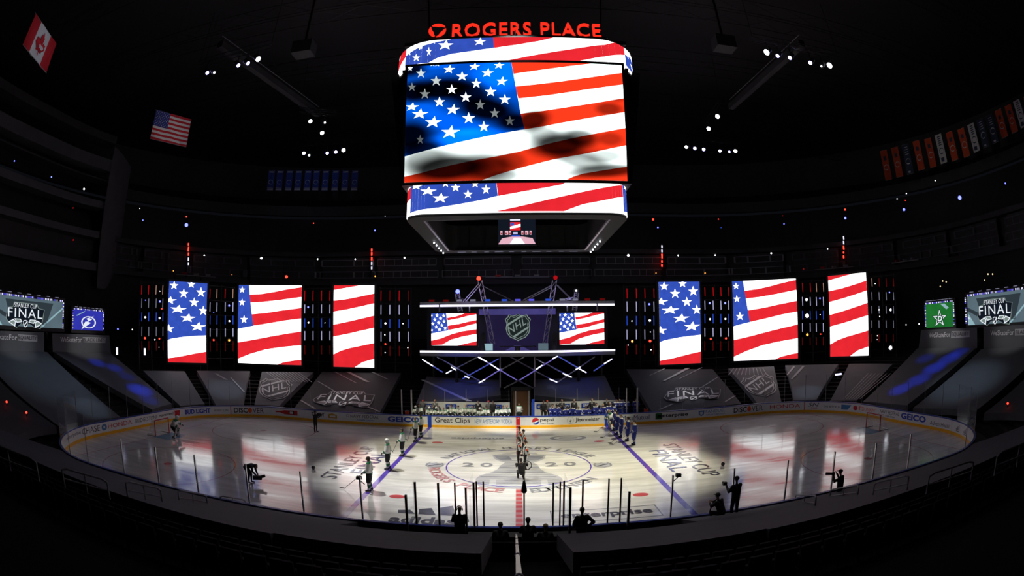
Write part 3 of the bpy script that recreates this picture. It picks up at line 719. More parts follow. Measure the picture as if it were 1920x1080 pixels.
for i in range(3):
    a0 = i*2*PI/3+.4
    for j in range(12):
        p, q = a0+j*.16, a0+(j+1)*.16; w0, w1 = .06+.20*math.sin(PI*j/13), .06+.20*math.sin(PI*(j+1)/13)
        a.face([(cx+r*math.cos(p), -6.9, cz+r*math.sin(p)), (cx+r*math.cos(q), -6.9, cz+r*math.sin(q)), (cx+(r-w1)*math.cos(q), -6.9, cz+(r-w1)*math.sin(q)), (cx+(r-w0)*math.cos(p), -6.9, cz+(r-w0)*math.sin(p))], 'e_sign')
o = sput(a, 'sign_emblem'); o['label'] = 'glowing red ring emblem'
a = MB(); a.bar((-5.2, -6.75, 24.45), (5.2, -6.75, 24.45), .06, 'blackmetal')
for x in (-4.8, -2.4, 0, 2.4, 4.8): a.bar((x, -6.75, 24.2), (x, -6.75, 25.2), .04, 'blackmetal')
sput(a, 'sign_rail')
# underside: frame of the lower ring with its little lamps and the inward screen
a = MB()
for x in (-4.9, 4.9): a.bar((x, -4.9, 14.25), (x, 4.9, 14.25), .08, 'truss', 4)
for y in (-4.9, 4.9): a.bar((-4.9, y, 14.25), (4.9, y, 14.25), .06, 'blackmetal', 4)
for i in range(-4, 5): a.bar((i*1.15, 4.93, 14.3), (i*1.15, 4.93, 15.6), .03, 'blackmetal', 4)
a.face([(-4.9, -4.9, 17.6), (4.9, -4.9, 17.6), (4.9, 4.9, 17.6), (-4.9, 4.9, 17.6)], 'black')
sput(a, 'underside_frame')
for i in range(5):
    for sx in (-1, 1):
        a = MB(); y = -.4+i*1.05; a.ball((sx*5.35, y+1.5, 14.12), .055, 'e_ow', 6); sput(a, 'underside_lamp')
for i in range(10):
    a = MB(); a.box((-4.0+i*.9, 5.4, 14.18), (.35 if i % 3 else .6, .06, .03), 'e_tdw'); sput(a, 'strip_light')
s = Scr((-1.27, 3.0, 14.26), (1, 0, 0), 2.53, 2.0)
a = MB(); a.face([s.at(0, 0), s.at(1, 0), s.at(1, 1), s.at(0, 1)], 'e_sk')
def rc(x0, y0, x1, y1, m, k=1): poly(a, [(x0, y0), (x1, y0), (x1, y1), (x0, y1)], m, s.at, k)
poly(a, [(0, .02), (1, .02), (.92, .22), (.65, .28), (.35, .28), (.1, .22)], 'e_pinkw', s.at, 1); poly(a, [(.3, .02), (.72, .02), (.6, .24), (.42, .24)], 'e_tick', s.at, 2)
for x in (.06, .18, .29, .62, .72, .84): rc(x, .34, x+(.09 if x in (.18, .72) else .055), .48, 'e_pinkw', 2); rc(x+.01, .37, x+.05, .41, 'e_tr', 3)
rc(.32, .5, .60, .78, 'e_r', 2); poly(a, [(.32, .62), (.6, .72), (.6, .62), (.32, .54)], 'e_w', s.at, 3); rc(.33, .66, .43, .76, 'e_b', 3); rc(.32, .84, .60, .93, 'e_tick', 2); rc(.36, .28, .58, .33, 'e_tb', 2); rc(.40, .36, .52, .44, 'e_tw', 2)
o = sput(a, 'inner_display'); o['label'] = 'small screen under the scoreboard showing the arena itself'
a = MB(); s.box(a, 'black', .05, .2, .01); sput(a, 'inner_display_housing')

# ------------------------------------------------------------------ the ice and its paint
per = [rim(s) for s in s_range(-SMAX, SMAX, .5)][:-1]
a = MB(); a.face([(p.x, p.y, 0) for p in reversed(per)], 'ice'); ice = a.build('floor'); tag(ice, kind='structure')
def iz(u, v, k=1): return (u, v, .002*k)
def ipart(mb, name): return mb.build(name, ice)
def rect(mb, x0, y0, x1, y1, m, k=1): mb.face([iz(x0, y0, k), iz(x1, y0, k), iz(x1, y1, k), iz(x0, y1, k)], m)
for x in (-7.77, 7.77):
    a = MB(); rect(a, x-.16, -HY, x+.16, HY, 'iceblue'); ipart(a, 'blue_line')
a = MB(); rect(a, -.16, -HY, .16, HY, 'icepink')
for i in range(int(2*HY/.62)): rect(a, -.155, -HY+.1+i*.62, .155, -HY+.1+i*.62+.34, 'icered', 1.6)
ipart(a, 'centre_line')
for x in (-27.13, 27.13):
    a = MB(); yy = LY+math.sqrt(max(0, CR**2-(27.13-LX)**2)); rect(a, x-.03, -yy, x+.03, yy, 'icered'); ipart(a, 'goal_line')
    sg = 1 if x > 0 else -1
    a = MB(); pts = [(x, -1.22)]+[(x-sg*(1.37+.46*math.cos(t)), 1.22*math.sin(t)) for t in np.linspace(-PI/2, PI/2, 14)]+[(x, 1.22)]
    poly(a, pts, 'icecrease', iz, 1); ipart(a, 'goal_crease')
for sx in (-1, 1):
    for sy in (-1, 1):
        a = MB(); ringpoly(a, sx*21.03, sy*6.7, 4.572, 4.572, .07, 'icethin', iz, 1, 64); ipart(a, 'faceoff_circle')
        a = MB(); poly(a, arc(sx*21.03, sy*6.7, .3, .3, 0, 2*PI, 20)[:-1], 'icethin', iz, 2); ipart(a, 'faceoff_spot')
        a = MB(); poly(a, arc(sx*6.1, sy*6.7, .42, .3, 0, 2*PI, 20)[:-1], 'icered', iz, 2); ipart(a, 'faceoff_spot')
a = MB(); ringpoly(a, 0, 0, 4.5, 4.5, .07, 'iceblue', iz, 8, 90); ipart(a, 'centre_circle')
def ring_text(mb, txt, R, a0, a1, h, m, inside_up=False, k=10):
    n = len(txt)
    for i, ch in enumerate(txt):
        if ch == ' ': continue
        t = a0+(a1-a0)*(i+.5)/n; V, F, asp = letters(ch, .02)
        wd = min(h*asp, h*.95); up = Vector((math.cos(t), math.sin(t))); rt = Vector((up.y, -up.x))
        if inside_up: up, rt = -up, -rt
        c = Vector((R*math.cos(t), R*math.sin(t)))
        mb.raw([iz(*(c+rt*(x-.5)*wd+up*(y-.5)*h), k) for x, y in V], F, m)
a = MB(); ring_text(a, 'NATIONAL HOCKEY LEAGUE', 5.15, math.radians(160), math.radians(20), .72, 'icegrey'); ipart(a, 'league_lettering')
a = MB(); ring_text(a, 'ROGERS PLACE', 5.2, math.radians(188), math.radians(262), .72, 'icepink', True)
ring_text(a, 'EDMONTON', 5.2, math.radians(276), math.radians(322), .72, 'icegrey', True); ipart(a, 'arena_lettering')
for x, ch in ((-3.15, '2'), (-2.0, '0'), (2.05, '2'), (3.2, '0')):
    a = MB(); V, F, _ = letters(ch, .015); P = atz(966, 872, 0)
    a.raw([iz(x+(vx-.5)*.78, P[1]+(vy-.5)*.95, 10) for vx, vy in V], F, 'icegrey'); ipart(a, 'year_numeral')
def icepx(x, y, k=1):
    P = atz(740+x/4, 700+y/4, 0); return (P[0], P[1])
a = MB()
poly(a, [icepx(*p) for p in ((830, 668), (795, 690), (770, 720), (720, 745), (640, 765), (608, 790), (606, 830), (640, 850), (800, 864), (930, 868), (1060, 864), (1230, 850), (1262, 830), (1258, 790), (1220, 765), (1130, 742), (1090, 715), (1075, 690), (1040, 668))], 'icelight', iz, 2.4)
poly(a, [icepx(*p) for p in ((733, 612), (1135, 612), (1125, 640), (1080, 660), (1040, 670), (830, 670), (790, 660), (745, 640))], 'icelight', iz, 3.2)
poly(a, [icepx(*p) for p in ((745, 616), (1123, 616), (1105, 640), (1060, 655), (810, 655), (765, 640))], 'icegrey', iz, 4)
poly(a, [icepx(*p) for p in ((860, 626), (1000, 626), (985, 650), (880, 650))], 'icepale', iz, 5)
for y, x0, x1, m in ((690, 800, 1070, 'icepale'), (705, 785, 1085, 'icegrey'), (722, 775, 1092, 'icepale'), (738, 742, 1115, 'icegrey'), (752, 690, 1175, 'icepale'), (772, 645, 1212, 'icegrey'), (793, 622, 1245, 'icepale'), (818, 618, 1250, 'icegrey'), (838, 640, 1230, 'icepale')):
    poly(a, [icepx(x0, y), icepx(x1, y), icepx(x1+3, y+5), icepx(x0-3, y+5)], m, iz, 6)
for sx in (-1, 1): poly(a, [icepx(930+sx*170, 800), icepx(930+sx*215, 800), icepx(930+sx*225, 850), icepx(930+sx*170, 850)], 'icepale', iz, 7)
ipart(a, 'trophy_painting')
def ice_text(txt, m, along, up, c, L, H, bold=.02, name='painted_lettering', shear=0):
    """text centred at c, running along 'along' for L metres, H tall towards 'up'"""
    a = MB(); V, F, _ = letters(txt, bold, shear); al, u_ = Vector(along), Vector(up)
    a.raw([iz(*(Vector(c)+al*(x-.5)*L+u_*(y-.5)*H), 10) for x, y in V], F, m); return ipart(a, name)
ice_text('STANLEY CUP', 'icedark', (0, 1), (-1, 0), (-10.75, -.2), 8.6, 1.05, .02)
ice_text('FINAL', 'icenavy', (0, 1), (-1, 0), (-9.35, -.2), 5.4, 1.15, .03)
ice_text('STANLEY CUP', 'icedark', (0, -1), (1, 0), (10.9, -.2), 8.9, 1.05, .02)
ice_text('FINAL', 'icenavy', (0, -1), (1, 0), (9.5, -.2), 5.7, 1.15, .03)
ice_text('adidas', 'icedark', (1, .02), (0, 1), (-4.2, -9.9), 3.0, .9, .03)
a = MB()
for i, hh in enumerate((.55, .95, 1.4)):
    x = -4.2+(i-1)*.95; poly(a, [(x-.35, -9.1), (x+.45, -9.1), (x+.1, -9.1+hh), (x-.45, -9.1+hh*.75)], 'icedark', iz, 3)
ipart(a, 'stripe_emblem')
ice_text('enterprise', 'icedark', (1, 0), (0, 1), (3.95, -9.2), 4.2, .85, .02)
a = MB()
for x0, y0, x1, y1 in ((1.4, -9.95, 6.4, -9.88), (1.4, -8.45, 6.4, -8.38), (1.4, -9.95, 1.47, -8.38), (6.33, -9.95, 6.4, -8.38)): rect(a, x0, y0, x1, y1, 'icegrey', 3)
ipart(a, 'painted_frame')
a = MB(); ringpoly(a, 3.9, 8.35, 1.45, .95, .33, 'icegrey', iz, 3, 40); ringpoly(a, 3.9, 8.35, .75, .45, .14, 'icegrey', iz, 3, 30); ipart(a, 'oval_emblem')
ice_text('enterprise', 'icegrey', (-1, 0), (0, -1), (-3.2, 8.5), 4.2, .85, .02)
for sx in (-1, 1):
    a = MB(); P = atz(815 if sx < 0 else 1130, 872, 0); poly(a, [(P[0]+(x-.5)*1.25, P[1]+(y-.5)*1.25) for x, y in SHIELD], 'icegrey', iz, 3); poly(a, [(P[0]+(x-.5)*.95, P[1]+(y-.5)*.95) for x, y in SHIELD], 'icelight', iz, 4)
    poly(a, [(P[0]-.4, P[1]-.15), (P[0]-.35, P[1]-.3), (P[0]+.4, P[1]+.15), (P[0]+.35, P[1]+.3)], 'icedark', iz, 5); ipart(a, 'shield_emblem')

# ------------------------------------------------------------------ dasher boards
bd = thing('dasher_boards', 'white dasher boards with yellow kickplate and blue cap rail running round the rink', 'boards')
SS = s_range(-SMAX, SMAX, .45)
def extr(prof, m, S=SS):
    a = MB()
    for (d0, z0), (d1, z1) in zip(prof, prof[1:]): a.strip([rim(s, d0, z0) for s in S], [rim(s, d1, z1) for s in S], m)
    return a
BP = extr([(0, .2), (0, 1.0)], 'boardw').build('board_panel', bd)
extr([(.0, .0), (-.02, .0), (-.02, .21), (0, .23)], 'kick').build('kickplate', bd)
extr([(-.02, 1.0), (-.02, 1.07), (.14, 1.07), (.14, 1.0)], 'cap').build('cap_rail', bd)
extr([(.12, 1.0), (.12, 0)], 'black').build('outer_panel', bd)
for x, m in ((-7.77, 'blue'), (7.77, 'blue'), (0, 'red')):
    a = MB(); a.face([rim(x-.17, -.024, .0), rim(x+.17, -.024, .0), rim(x+.17, -.024, 1.0), rim(x-.17, -.024, 1.0)], m)
    if m == 'red':
        a.face([rim(x-.17, -.028, .24), rim(x+.17, -.028, .24), rim(x+.17, -.028, .27), rim(x-.17, -.028, .27)], 'boardw')
        for i in range(3): a.face([rim(-.10+.07*i, -.028, .83), rim(-.06+.07*i, -.028, .83), rim(-.07+.07*i, -.028, .88+.04*i), rim(-.10+.07*i, -.028, .86+.04*i)], 'boardw')
    a.build('line_mark', bd)
def S_of(px, y=None):
    """pixel column -> perimeter coordinate on the inner face of the boards"""
    best = None
    r = ray(px, 790)
    P = None
    for yy in ((790,) if y is None else (y,)):
        P = on_wall(px, yy, 0.0)
    return rim_s(P[0], P[1])
_rows = [(121, 838), (150, 824), (190, 808), (250, 797), (330, 783), (400, 776), (470, 775), (560, 780), (650, 786), (740, 790), (806, 792), (970, 791), (1140, 789), (1250, 782), (1340, 778), (1430, 771), (1510, 769), (1600, 770), (1670, 775), (1730, 785), (1780, 799), (1815, 818)]
def S_px(px):
    for (x0, y0), (x1, y1) in zip(_rows, _rows[1:]):
        if px <= x1 or x1 == 1815: return S_of(px, y0+(y1-y0)*(px-x0)/(x1-x0))
def bmap(u, v, k=1): return rim(u, -.004*k-.001, v)
def ad(txt, x0, x1, z0, z1, m, bold=.02, shear=0., name='advertisement'):
    a = MB(); write(a, txt, m, bmap, (S_px(x0), z0, S_px(x1), z1), bold, shear); return a.build(name, BP)
def adshape(fn, name='advertisement_emblem'):
    a = MB(); fn(a); return a.build(name, BP)
ad('enterprise', 126, 153, .50, .80, 'inkg'); ad('CHASE', 155.5, 188, .42, .86, 'ink')
def oct_(a):
    u = S_px(196); poly(a, [(u+.33*math.cos(PI/8+i*PI/4), .62+.27*math.sin(PI/8+i*PI/4)) for i in range(8)], 'bluel', bmap); poly(a, [(u-.1, .54), (u+.1, .54), (u+.1, .71), (u-.1, .71)], 'boardw', bmap, 2)
adshape(oct_)
ad('HONDA', 203, 248, .46, .80, 'reda', .06); ad('BRIDGESTONE', 254, 296, .46, .80, 'ink', .02, .15); ad('guaranteed', 299, 326, .50, .82, 'ink')
def sq(a):
    poly(a, [(S_px(328), .40), (S_px(338), .40), (S_px(338), .90), (S_px(328), .90)], 'reda', bmap); write(a, 'Rate', 'boardw', bmap, (S_px(329.5), .52, S_px(336.5), .76), k=2)
adshape(sq)
ad('BUD LIGHT', 347.5, 395, .42, .86, 'blue', .05); ad('RUBICON', 402, 428, .52, .72, 'inkg')
ad('DISC', 439, 465, .38, .88, 'ink', .02); ad('VER', 474, 495, .38, .88, 'ink', .02)
adshape(lambda a: poly(a, arc(S_px(469), .63, .22, .25, 0, 2*PI, 20)[:-1], 'orange', bmap))
def bottle(a):
    u0, u1 = S_px(517), S_px(558); w_ = u1-u0
    poly(a, [(u0, .56), (u0+.2*w_, .58), (u0+.4*w_, .44), (u1, .40), (u1, .86), (u0+.4*w_, .82), (u0+.2*w_, .70), (u0, .70)], 'reda', bmap)
    poly(a, [(u0+.6*w_, .46), (u0+.85*w_, .45), (u0+.85*w_, .81), (u0+.6*w_, .80)], 'ink', bmap, 2); poly(a, [(u0+.65*w_, .52), (u0+.8*w_, .52), (u0+.8*w_, .74), (u0+.65*w_, .74)], 'boardw', bmap, 3)
adshape(bottle)
ad('TRULY', 584, 609, .50, .86, 'ink', .02)
def can(a):
    u0, u1 = S_px(615), S_px(632); poly(a, [(u0, .4), (u1, .4), (u1, .72), ((u0+u1)/2, .86), (u0, .76)], 'gold', bmap); poly(a, [(u0+.2, .5), (u1-.15, .5), (u1-.15, .66), (u0+.2, .66)], 'boardw', bmap, 2)
adshape(can)
ad('NAVY FEDERAL', 657, 711, .58, .86, 'ink', .03); ad('Credit Union', 670, 700, .34, .50, 'bluel'); adshape(lambda a: ringpoly(a, S_px(652), .74, .14, .12, .03, 'inkg', bmap))
ad('GEICO', 727, 787, .38, .88, 'blue', .045)
ad('Great Clips', 815.5, 881, .32, .90, 'ink', .01); ad('NEW AMSTERDAM VODKA', 890, 960, .42, .80, 'bluel', .02)
def pep(a):
    u = S_px(1004.5); poly(a, arc(u, .60, .31, .31, 0, 2*PI, 32)[:-1], 'blue', bmap, 1)
    poly(a, arc(u, .60, .31, .31, math.radians(20), math.radians(200), 20)+[(u-.1, .56), (u+.08, .66)], 'reda', bmap, 3)
    poly(a, [(u-.30, .52), (u-.1, .53), (u+.1, .63), (u+.29, .71), (u+.31, .60), (u+.1, .53), (u-.05, .42), (u-.24, .40)], 'boardw', bmap, 4)
adshape(pep)
ad('pepsi', 1013, 1038, .50, .86, 'ink', .01); ad('ZERO SUGAR', 1013, 1038.5, .33, .43, 'ink', .03)
def stag(a):
    u = S_px(1069.5); ringpoly(a, u, .62, .30, .30, .015, 'inkg', bmap); poly(a, [(u-.14, .66), (u-.06, .50), (u, .44), (u+.06, .50), (u+.14, .66), (u+.04, .56), (u, .70), (u-.04, .56)], 'inkg', bmap)
    ringpoly(a, u, .36, .06, .05, .015, 'inkg', bmap)
adshape(stag)
ad('J\u00e4germeister', 1079, 1124, .40, .84, 'ink', .02)
ad('MassMutual', 1166, 1217.5, .42, .84, 'navy', .02)
adshape(lambda a: poly(a, [(S_px(1229), .34), (S_px(1241.5), .34), (S_px(1241.5), .90), (S_px(1229), .90)], 'green', bmap))
ad('e', 1233, 1240.5, .48, .74, 'boardw', .04); ad('nterprise', 1242, 1290, .40, .82, 'ink', .03)
def fan(a):
    u = S_px(1315); poly(a, [(u-.3, .84), (u+.3, .88), (u+.26, .5), (u, .34), (u-.26, .5)], 'bluel', bmap); poly(a, [(u-.15, .74), (u+.15, .74), (u+.12, .54), (u, .46), (u-.12, .54)], 'boardw', bmap, 2)
adshape(fan)
ad('FANDUEL', 1323, 1360, .60, .88, 'bluel', .03); ad('SPORTSBOOK', 1324, 1360, .36, .50, 'bluel', .02)
ad('DISC', 1375.5, 1400, .38, .88, 'ink', .02); ad('VER', 1409, 1430, .38, .88, 'ink', .02); adshape(lambda a: poly(a, arc(S_px(1404.5), .63, .22, .25, 0, 2*PI, 20)[:-1], 'orange', bmap))
ad('HONDA', 1443.5, 1500, .46, .82, 'reda', .06); ad('SN', 1515, 1535, .56, .92, 'ink', .06, .25); ad('360', 1520, 1532, .36, .50, 'reda')
ad('THE BEST RUN', 1544, 1575, .48, .68, 'ink', .02); adshape(lambda a: poly(a, [(S_px(1577), .38), (S_px(1589), .38), (S_px(1596), .84), (S_px(1577), .84)], 'bluel', bmap)); ad('SAP', 1579, 1590, .46, .76, 'boardw', .03)
def cup_(a):
    u = S_px(1603.5); poly(a, arc(u, .62, .28, .22, 0, 2*PI, 16)[:-1], 'reda', bmap)
adshape(cup_)
ad("I'", 1610, 1615, .46, .84, 'orange', .03); ad("DUNKIN'", 1616, 1641, .44, .82, 'orange', .06)
ad('NAVY FEDERAL', 1650, 1686, .56, .86, 'ink', .03); ad('Credit Union', 1660, 1678, .32, .48, 'inkg'); ad('GEICO', 1689.5, 1736, .40, .90, 'blue', .045)
ad('AdventHealth', 1744, 1781, .36, .64, 'ink', .01)
for px in (1796, 1809):
    def tri(a, px=px):
        u = S_px(px)
        for i, hh in enumerate((.16, .28, .42)): poly(a, [(u-.3+.2*i, .44), (u-.16+.2*i, .44), (u-.22+.2*i, .44+hh), (u-.33+.2*i, .44+hh*.75)], 'inkg', bmap)
        poly(a, [(u-.3, .34), (u+.28, .34), (u+.28, .40), (u-.3, .40)], 'inkg', bmap)
    adshape(tri)
for px in (433, 1508): adshape(lambda a, px=px: poly(a, [(S_px(px)-.04, .22), (S_px(px)+.04, .22), (S_px(px)+.04, 1), (S_px(px)-.04, 1)], 'reda', bmap), 'goal_line_mark')

# ------------------------------------------------------------------ glass above the boards
def glass_panel(P, Q, z0, z1, label, group, post='steel', posts=(0,), pr=.035):
    P, Q = Vector(P), Vector(Q); d = (Q-P); L = d.length; d /= L; n = Vector((-d.y, d.x, 0))*.006
    t = thing('glass_panel', label, 'glass panel', (P.x, P.y, z0), 0, group)
    a = MB(); A, B = Vector((0, 0, 0))+d*.03, d*(L-.03); h = Vector((0, 0, z1-z0))
    V = [A-n, B-n, B-n+h, A-n+h, A+n, B+n, B+n+h, A+n+h]
    a.raw(V, [(0, 1, 2, 3), (7, 6, 5, 4), (0, 4, 5, 1), (1, 5, 6, 2), (2, 6, 7, 3), (3, 7, 4, 0)], 'glass'); a.build('pane', t)
    for q in posts:
        a = MB(); a.bar(d*L*q, d*L*q+h, pr, post, 4); a.build('post', t)
    return t
S = []
edgeA = 10.6
n = int((2*LX+2*QA+2*LY-edgeA*2)/2.5)
for sg in (-1, 1):
    S0_, S1_ = edgeA, LX+QA+2*LY+QA; n = 22
    for i in range(n):
        s0 = S0_+(S1_-S0_)*i/n; s1 = S0_+(S1_-S0_)*(i+1)/n
        p, q = (rim(sg*s0, .06), rim(sg*s1, .06)) if sg > 0 else (rim(-s1, .06), rim(-s0, .06))
        hi = 3.6 if s0 > 18 else 2.75
        glass_panel(p, q, 1.07, hi, 'clear glass panel above the '+('left' if sg < 0 else 'right')+' end and corner boards' if s0 > 18 else 'clear glass panel above the far boards '+('left' if sg < 0 else 'right')+' of the benches',
                    'glass round the '+('left' if sg < 0 else 'right')+' end' if s0 > 18 else 'far glass '+('left' if sg < 0 else 'right')+' of the benches', 'grey', (0,), .022)
xs = [-21.4, -18.95, -16.4, -13.9, -11.1, -8.5, -5.98]
NAMES = ['the left corner', 'the portal rail', 'the left end zone', 'the bending person', 'the striped reflection', 'the left lettering']
for i in range(6):
    glass_panel((xs[i], -12.88, 0), (xs[i+1], -12.88, 0), 1.07, 2.8, 'near-side glass panel left of the penalty boxes', 'near glass on the left', 'steel', (1,), .045)
xs = [5.75, 8.35, 10.9, 13.45, 16.05, 18.6, 21.4]
for i in range(6):
    glass_panel((xs[i], -12.88, 0), (xs[i+1], -12.88, 0), 1.07, 2.8, 'near-side glass panel right of the penalty boxes', 'near glass on the right', 'steel', (0,), .045)
# penalty boxes: black posts on two lines, front and back
F_ = [780, 788, 823, 854, 889, 894, 907, 982.7, 1037, 1050, 1057, 1092, 1140, 1163]
def gx(px, y, zpx): return aty(px, zpx, y)[0]
YB = -14.75
def boxglass(px0, y0, px1, y1, t0, t1, posts, lab, pr=.04):
    x0, x1 = gx(px0, y0, 950), gx(px1, y1, 950); z1 = aty(px0, t0, y0)[2]
    glass_panel((x0, y0, 0), (x1, y1, 0), 1.07, z1, lab, None, 'blackmetal', posts, pr)
boxglass(780, -12.9, 823, -12.9, 904, 904, (0, 1), 'front glass with black posts at the left end of the left penalty box', .055)
boxglass(823, -12.9, 854, -12.9, 904, 904, (1,), 'front glass of the left penalty box, above the headphone wearer')
boxglass(854, -12.9, 889, -12.9, 904, 904, (1,), 'front glass at the right end of the left penalty box', .055)
boxglass(894, -12.9, 907, -12.9, 903, 903, (0, 1), 'narrow glass strip left of the timekeepers')
boxglass(907, -12.9, 982.7, -12.9, 905, 905, (1,), 'wide glass left of the centre post before the timekeepers')
boxglass(982.7, -12.9, 1037, -12.9, 906, 906, (1,), 'glass right of the centre post before the timekeepers')
boxglass(1037, -12.9, 1050, -12.9, 904, 904, (1,), 'narrow glass strip right of the timekeepers')
boxglass(1057, -12.9, 1092, -12.9, 902, 902, (0, 1), 'front glass at the left end of the right penalty box', .045)
boxglass(1092, -12.9, 1140, -12.9, 900, 900, (1,), 'front glass in the middle of the right penalty box')
boxglass(1140, -12.9, 1163, -12.9, 898, 898, (1,), 'front glass at the right end of the right penalty box')
boxglass(762, YB, 779, -12.9, 928, 902, (0,), 'side glass closing the left penalty box on its outer side', .055)
boxglass(874, YB, 888, -12.9, 915, 906, (0,), 'side glass between the left penalty box and the timekeepers', .045)
boxglass(1069, YB, 1057.5, -12.9, 914, 903, (0,), 'side glass between the timekeepers and the right penalty box', .055)
boxglass(1179, YB, 1163.5, -12.9, 922, 897, (0,), 'side glass closing the right penalty box on its outer side', .055)
a = MB(); xl, xr = gx(762, YB, 990), gx(1179, YB, 990)
a.box(((xl+xr)/2, YB-.06, .62), (xr-xl+.1, .12, 1.2), 'darkstep'); tag(a.build('penalty_box_barrier'), 'dark back barrier of the penalty boxes at the bottom centre', 'barrier')
a = MB(); a.box(((xl+xr)/2, (YB-12.95)/2, .12), (xr-xl, abs(YB+12.95)-.4, .2), 'black'); tag(a.build('penalty_box_platform'), 'black platform under the penalty boxes and timekeepers', 'platform')
a = MB(); a.box((.25, -13.55, .95), (4.2, .5, .06), 'black'); a.box((.25, -13.35, .55), (4.2, .06, .8), 'black'); tag(a.build('timekeeper_table'), 'black table of the timekeepers between the penalty boxes', 'table')
for x, y, z, lab in ((673, 896, .0, 'small black camera on the near glass left of the penalty boxes'), (1272, 891, 0, 'small black camera on the near glass right of the penalty boxes')):
    P = aty(x, y, -12.75); t = thing('remote_camera', lab, 'camera', (P[0], P[1], P[2]-.12))
    a = MB(); a.box((0, 0, .12), (.2, .16, .12), 'black'); a.build('body', t); a = MB(); a.bar((0, .08, .12), (0, .18, .12), .045, 'black', 8); a.build('lens', t)
    a = MB(); a.bar((0, 0, .05), (-.25 if x > 900 else .25, -.1, -.1), .02, 'blackmetal'); a.build('bracket', t)
for x, y, lab in ((588, 884.5, 'small black and white device sitting on the ice left of the lettering'), (1355, 878, 'small black and white device sitting on the ice right of the lettering')):
    P = atz(x, y, 0); t = thing('ice_device', lab, 'device', (P[0], P[1], 0))
    a = MB(); a.lathe((0, 0, 0), [(0, 0), (.12, 0), (.15, .08), (.11, .16), (0, .18)], 'hw', 12); a.build('base', t)
    a = MB(); a.ball((0, 0, .27), .13, 'hk', 10, (1, .9, .9)); a.build('head', t)

# ------------------------------------------------------------------ goals
for sg, lab in ((-1, 'red hockey goal with white net at the left end behind the goalkeeper'), (1, 'red hockey goal with white net at the right end of the ice')):
    x = sg*27.13; t = thing('hockey_goal', lab, 'goal', (x, 0, 0), 0, None)
    a = MB(); a.path([(0, -.915, 0), (0, -.915, 1.22), (0, .915, 1.22), (0, .915, 0)], .04, 'red', 8); a.build('front_frame', t)
    a = MB(); a.path([(0, -.915, .03), (sg*.9, -1.0, .03), (sg*1.1, 0, .03), (sg*.9, 1.0, .03), (0, .915, .03)], .03, 'boardw', 6)
    a.path([(0, -.915, 1.2), (sg*.45, -.8, 1.2), (sg*.55, 0, 1.2), (sg*.45, .8, 1.2), (0, .915, 1.2)], .02, 'boardw', 6); a.bar((sg*.55, 0, 1.2), (sg*1.1, 0, .03), .02, 'boardw'); a.build('base_frame', t)
    a = MB()
    TT = [(0, -.915, 1.2), (sg*.45, -.8, 1.2), (sg*.55, 0, 1.2), (sg*.45, .8, 1.2), (0, .915, 1.2)]; BB = [(0, -.915, .03), (sg*.9, -1.0, .03), (sg*1.1, 0, .03), (sg*.9, 1.0, .03), (0, .915, .03)]
    def lp(P, t_):
        q = t_*4; i = min(3, int(q)); f = q-i; return Vector(P[i]).lerp(Vector(P[i+1]), f)
    for i in range(29): a.bar(lp(TT, i/28), lp(BB, i/28), .006, 'net', 3, caps=False)
    for j in range(1, 10):
        ps = [lp(TT, i/16).lerp(lp(BB, i/16), j/10) for i in range(17)]
        for p, q in zip(ps, ps[1:]): a.bar(p, q, .006, 'net', 3, caps=False)
    a.build('net', t)

# ------------------------------------------------------------------ the seating bowl
S2 = s_range(-SMAX, SMAX, 1.2)
def shell(prof, m, name, S=None, kind='structure', parent=None):
    S = S or S2; a = MB()
    for (d0, z0), (d1, z1) in zip(prof, prof[1:]): a.strip([rim(s, d0, z0) for s in S], [rim(s, d1, z1) for s in S], m)
    o = a.build(name, parent)
    if kind and parent is None: o['kind'] = kind
    return o
prof = [(.16, 0), (1.3, 0)]
d = 1.3
while d < 16.9 + 5:
    z = rise(d)-.85 if d > 1.4 else .0
    z = max(z, .0); prof += [(d, max(0, rise(d)-.85)), (d+.85, max(0, rise(d)-.85))]; d += .85
bowl_prof = prof
shell(prof, 'darkstep', 'seating_bowl')
shell([(22, rise(22)-1), (23.5, rise(22)-1), (23.5, 14.9)], 'black', 'wall_concourse')
shell([(22.2, 14.8), (22, 14.8), (22, 15.35), (23.6, 15.35), (23.6, 18.9)], 'fascia2', 'trim_lower_rim')
shell([(23.6, 18.75), (22, 18.75), (22, 19.35), (23, 19.35)], 'fascia2', 'trim_upper_rim')
pr = [(23, 19.3)]; d = 23
while d < 30.5: pr += [(d, 19.3+(d-23)*.95), (d+.85, 19.3+(d-23)*.95)]; d += .85
shell(pr, 'black', 'seating_upper')
shell([(31, 26.4), (30, 26.4), (30, 27.9), (31, 27.9), (38, 31), (38, 37)], 'fascia2', 'trim_top_rim')
a = MB(); pp = [rim(s, 38.1, 37) for s in S2][:-1]; a.face(pp, 'black'); tag(a.build('ceiling'), kind='structure')
# left end balconies
SL = s_range(-SMAX+6, rim_s(*on_wall(196, 380, 21.6)[:2]), 1.2)
for i, (za, zb, dd, m) in enumerate(((18.7, 19.5, 21.4, 'fascia'), (22.4, 23.3, 21.4, 'fascia'), (25.9, 26.1, 21.4, 'fascia2'), (27.2, 28.7, 21.2, 'fascia'), (30.9, 31.9, 21.2, 'fascia2'), (14.7, 15.7, 21.5, 'fascia'))):
    shell([(23.8, za), (dd, za), (dd, zb), (23.8, zb)], m, 'trim_balcony', SL)
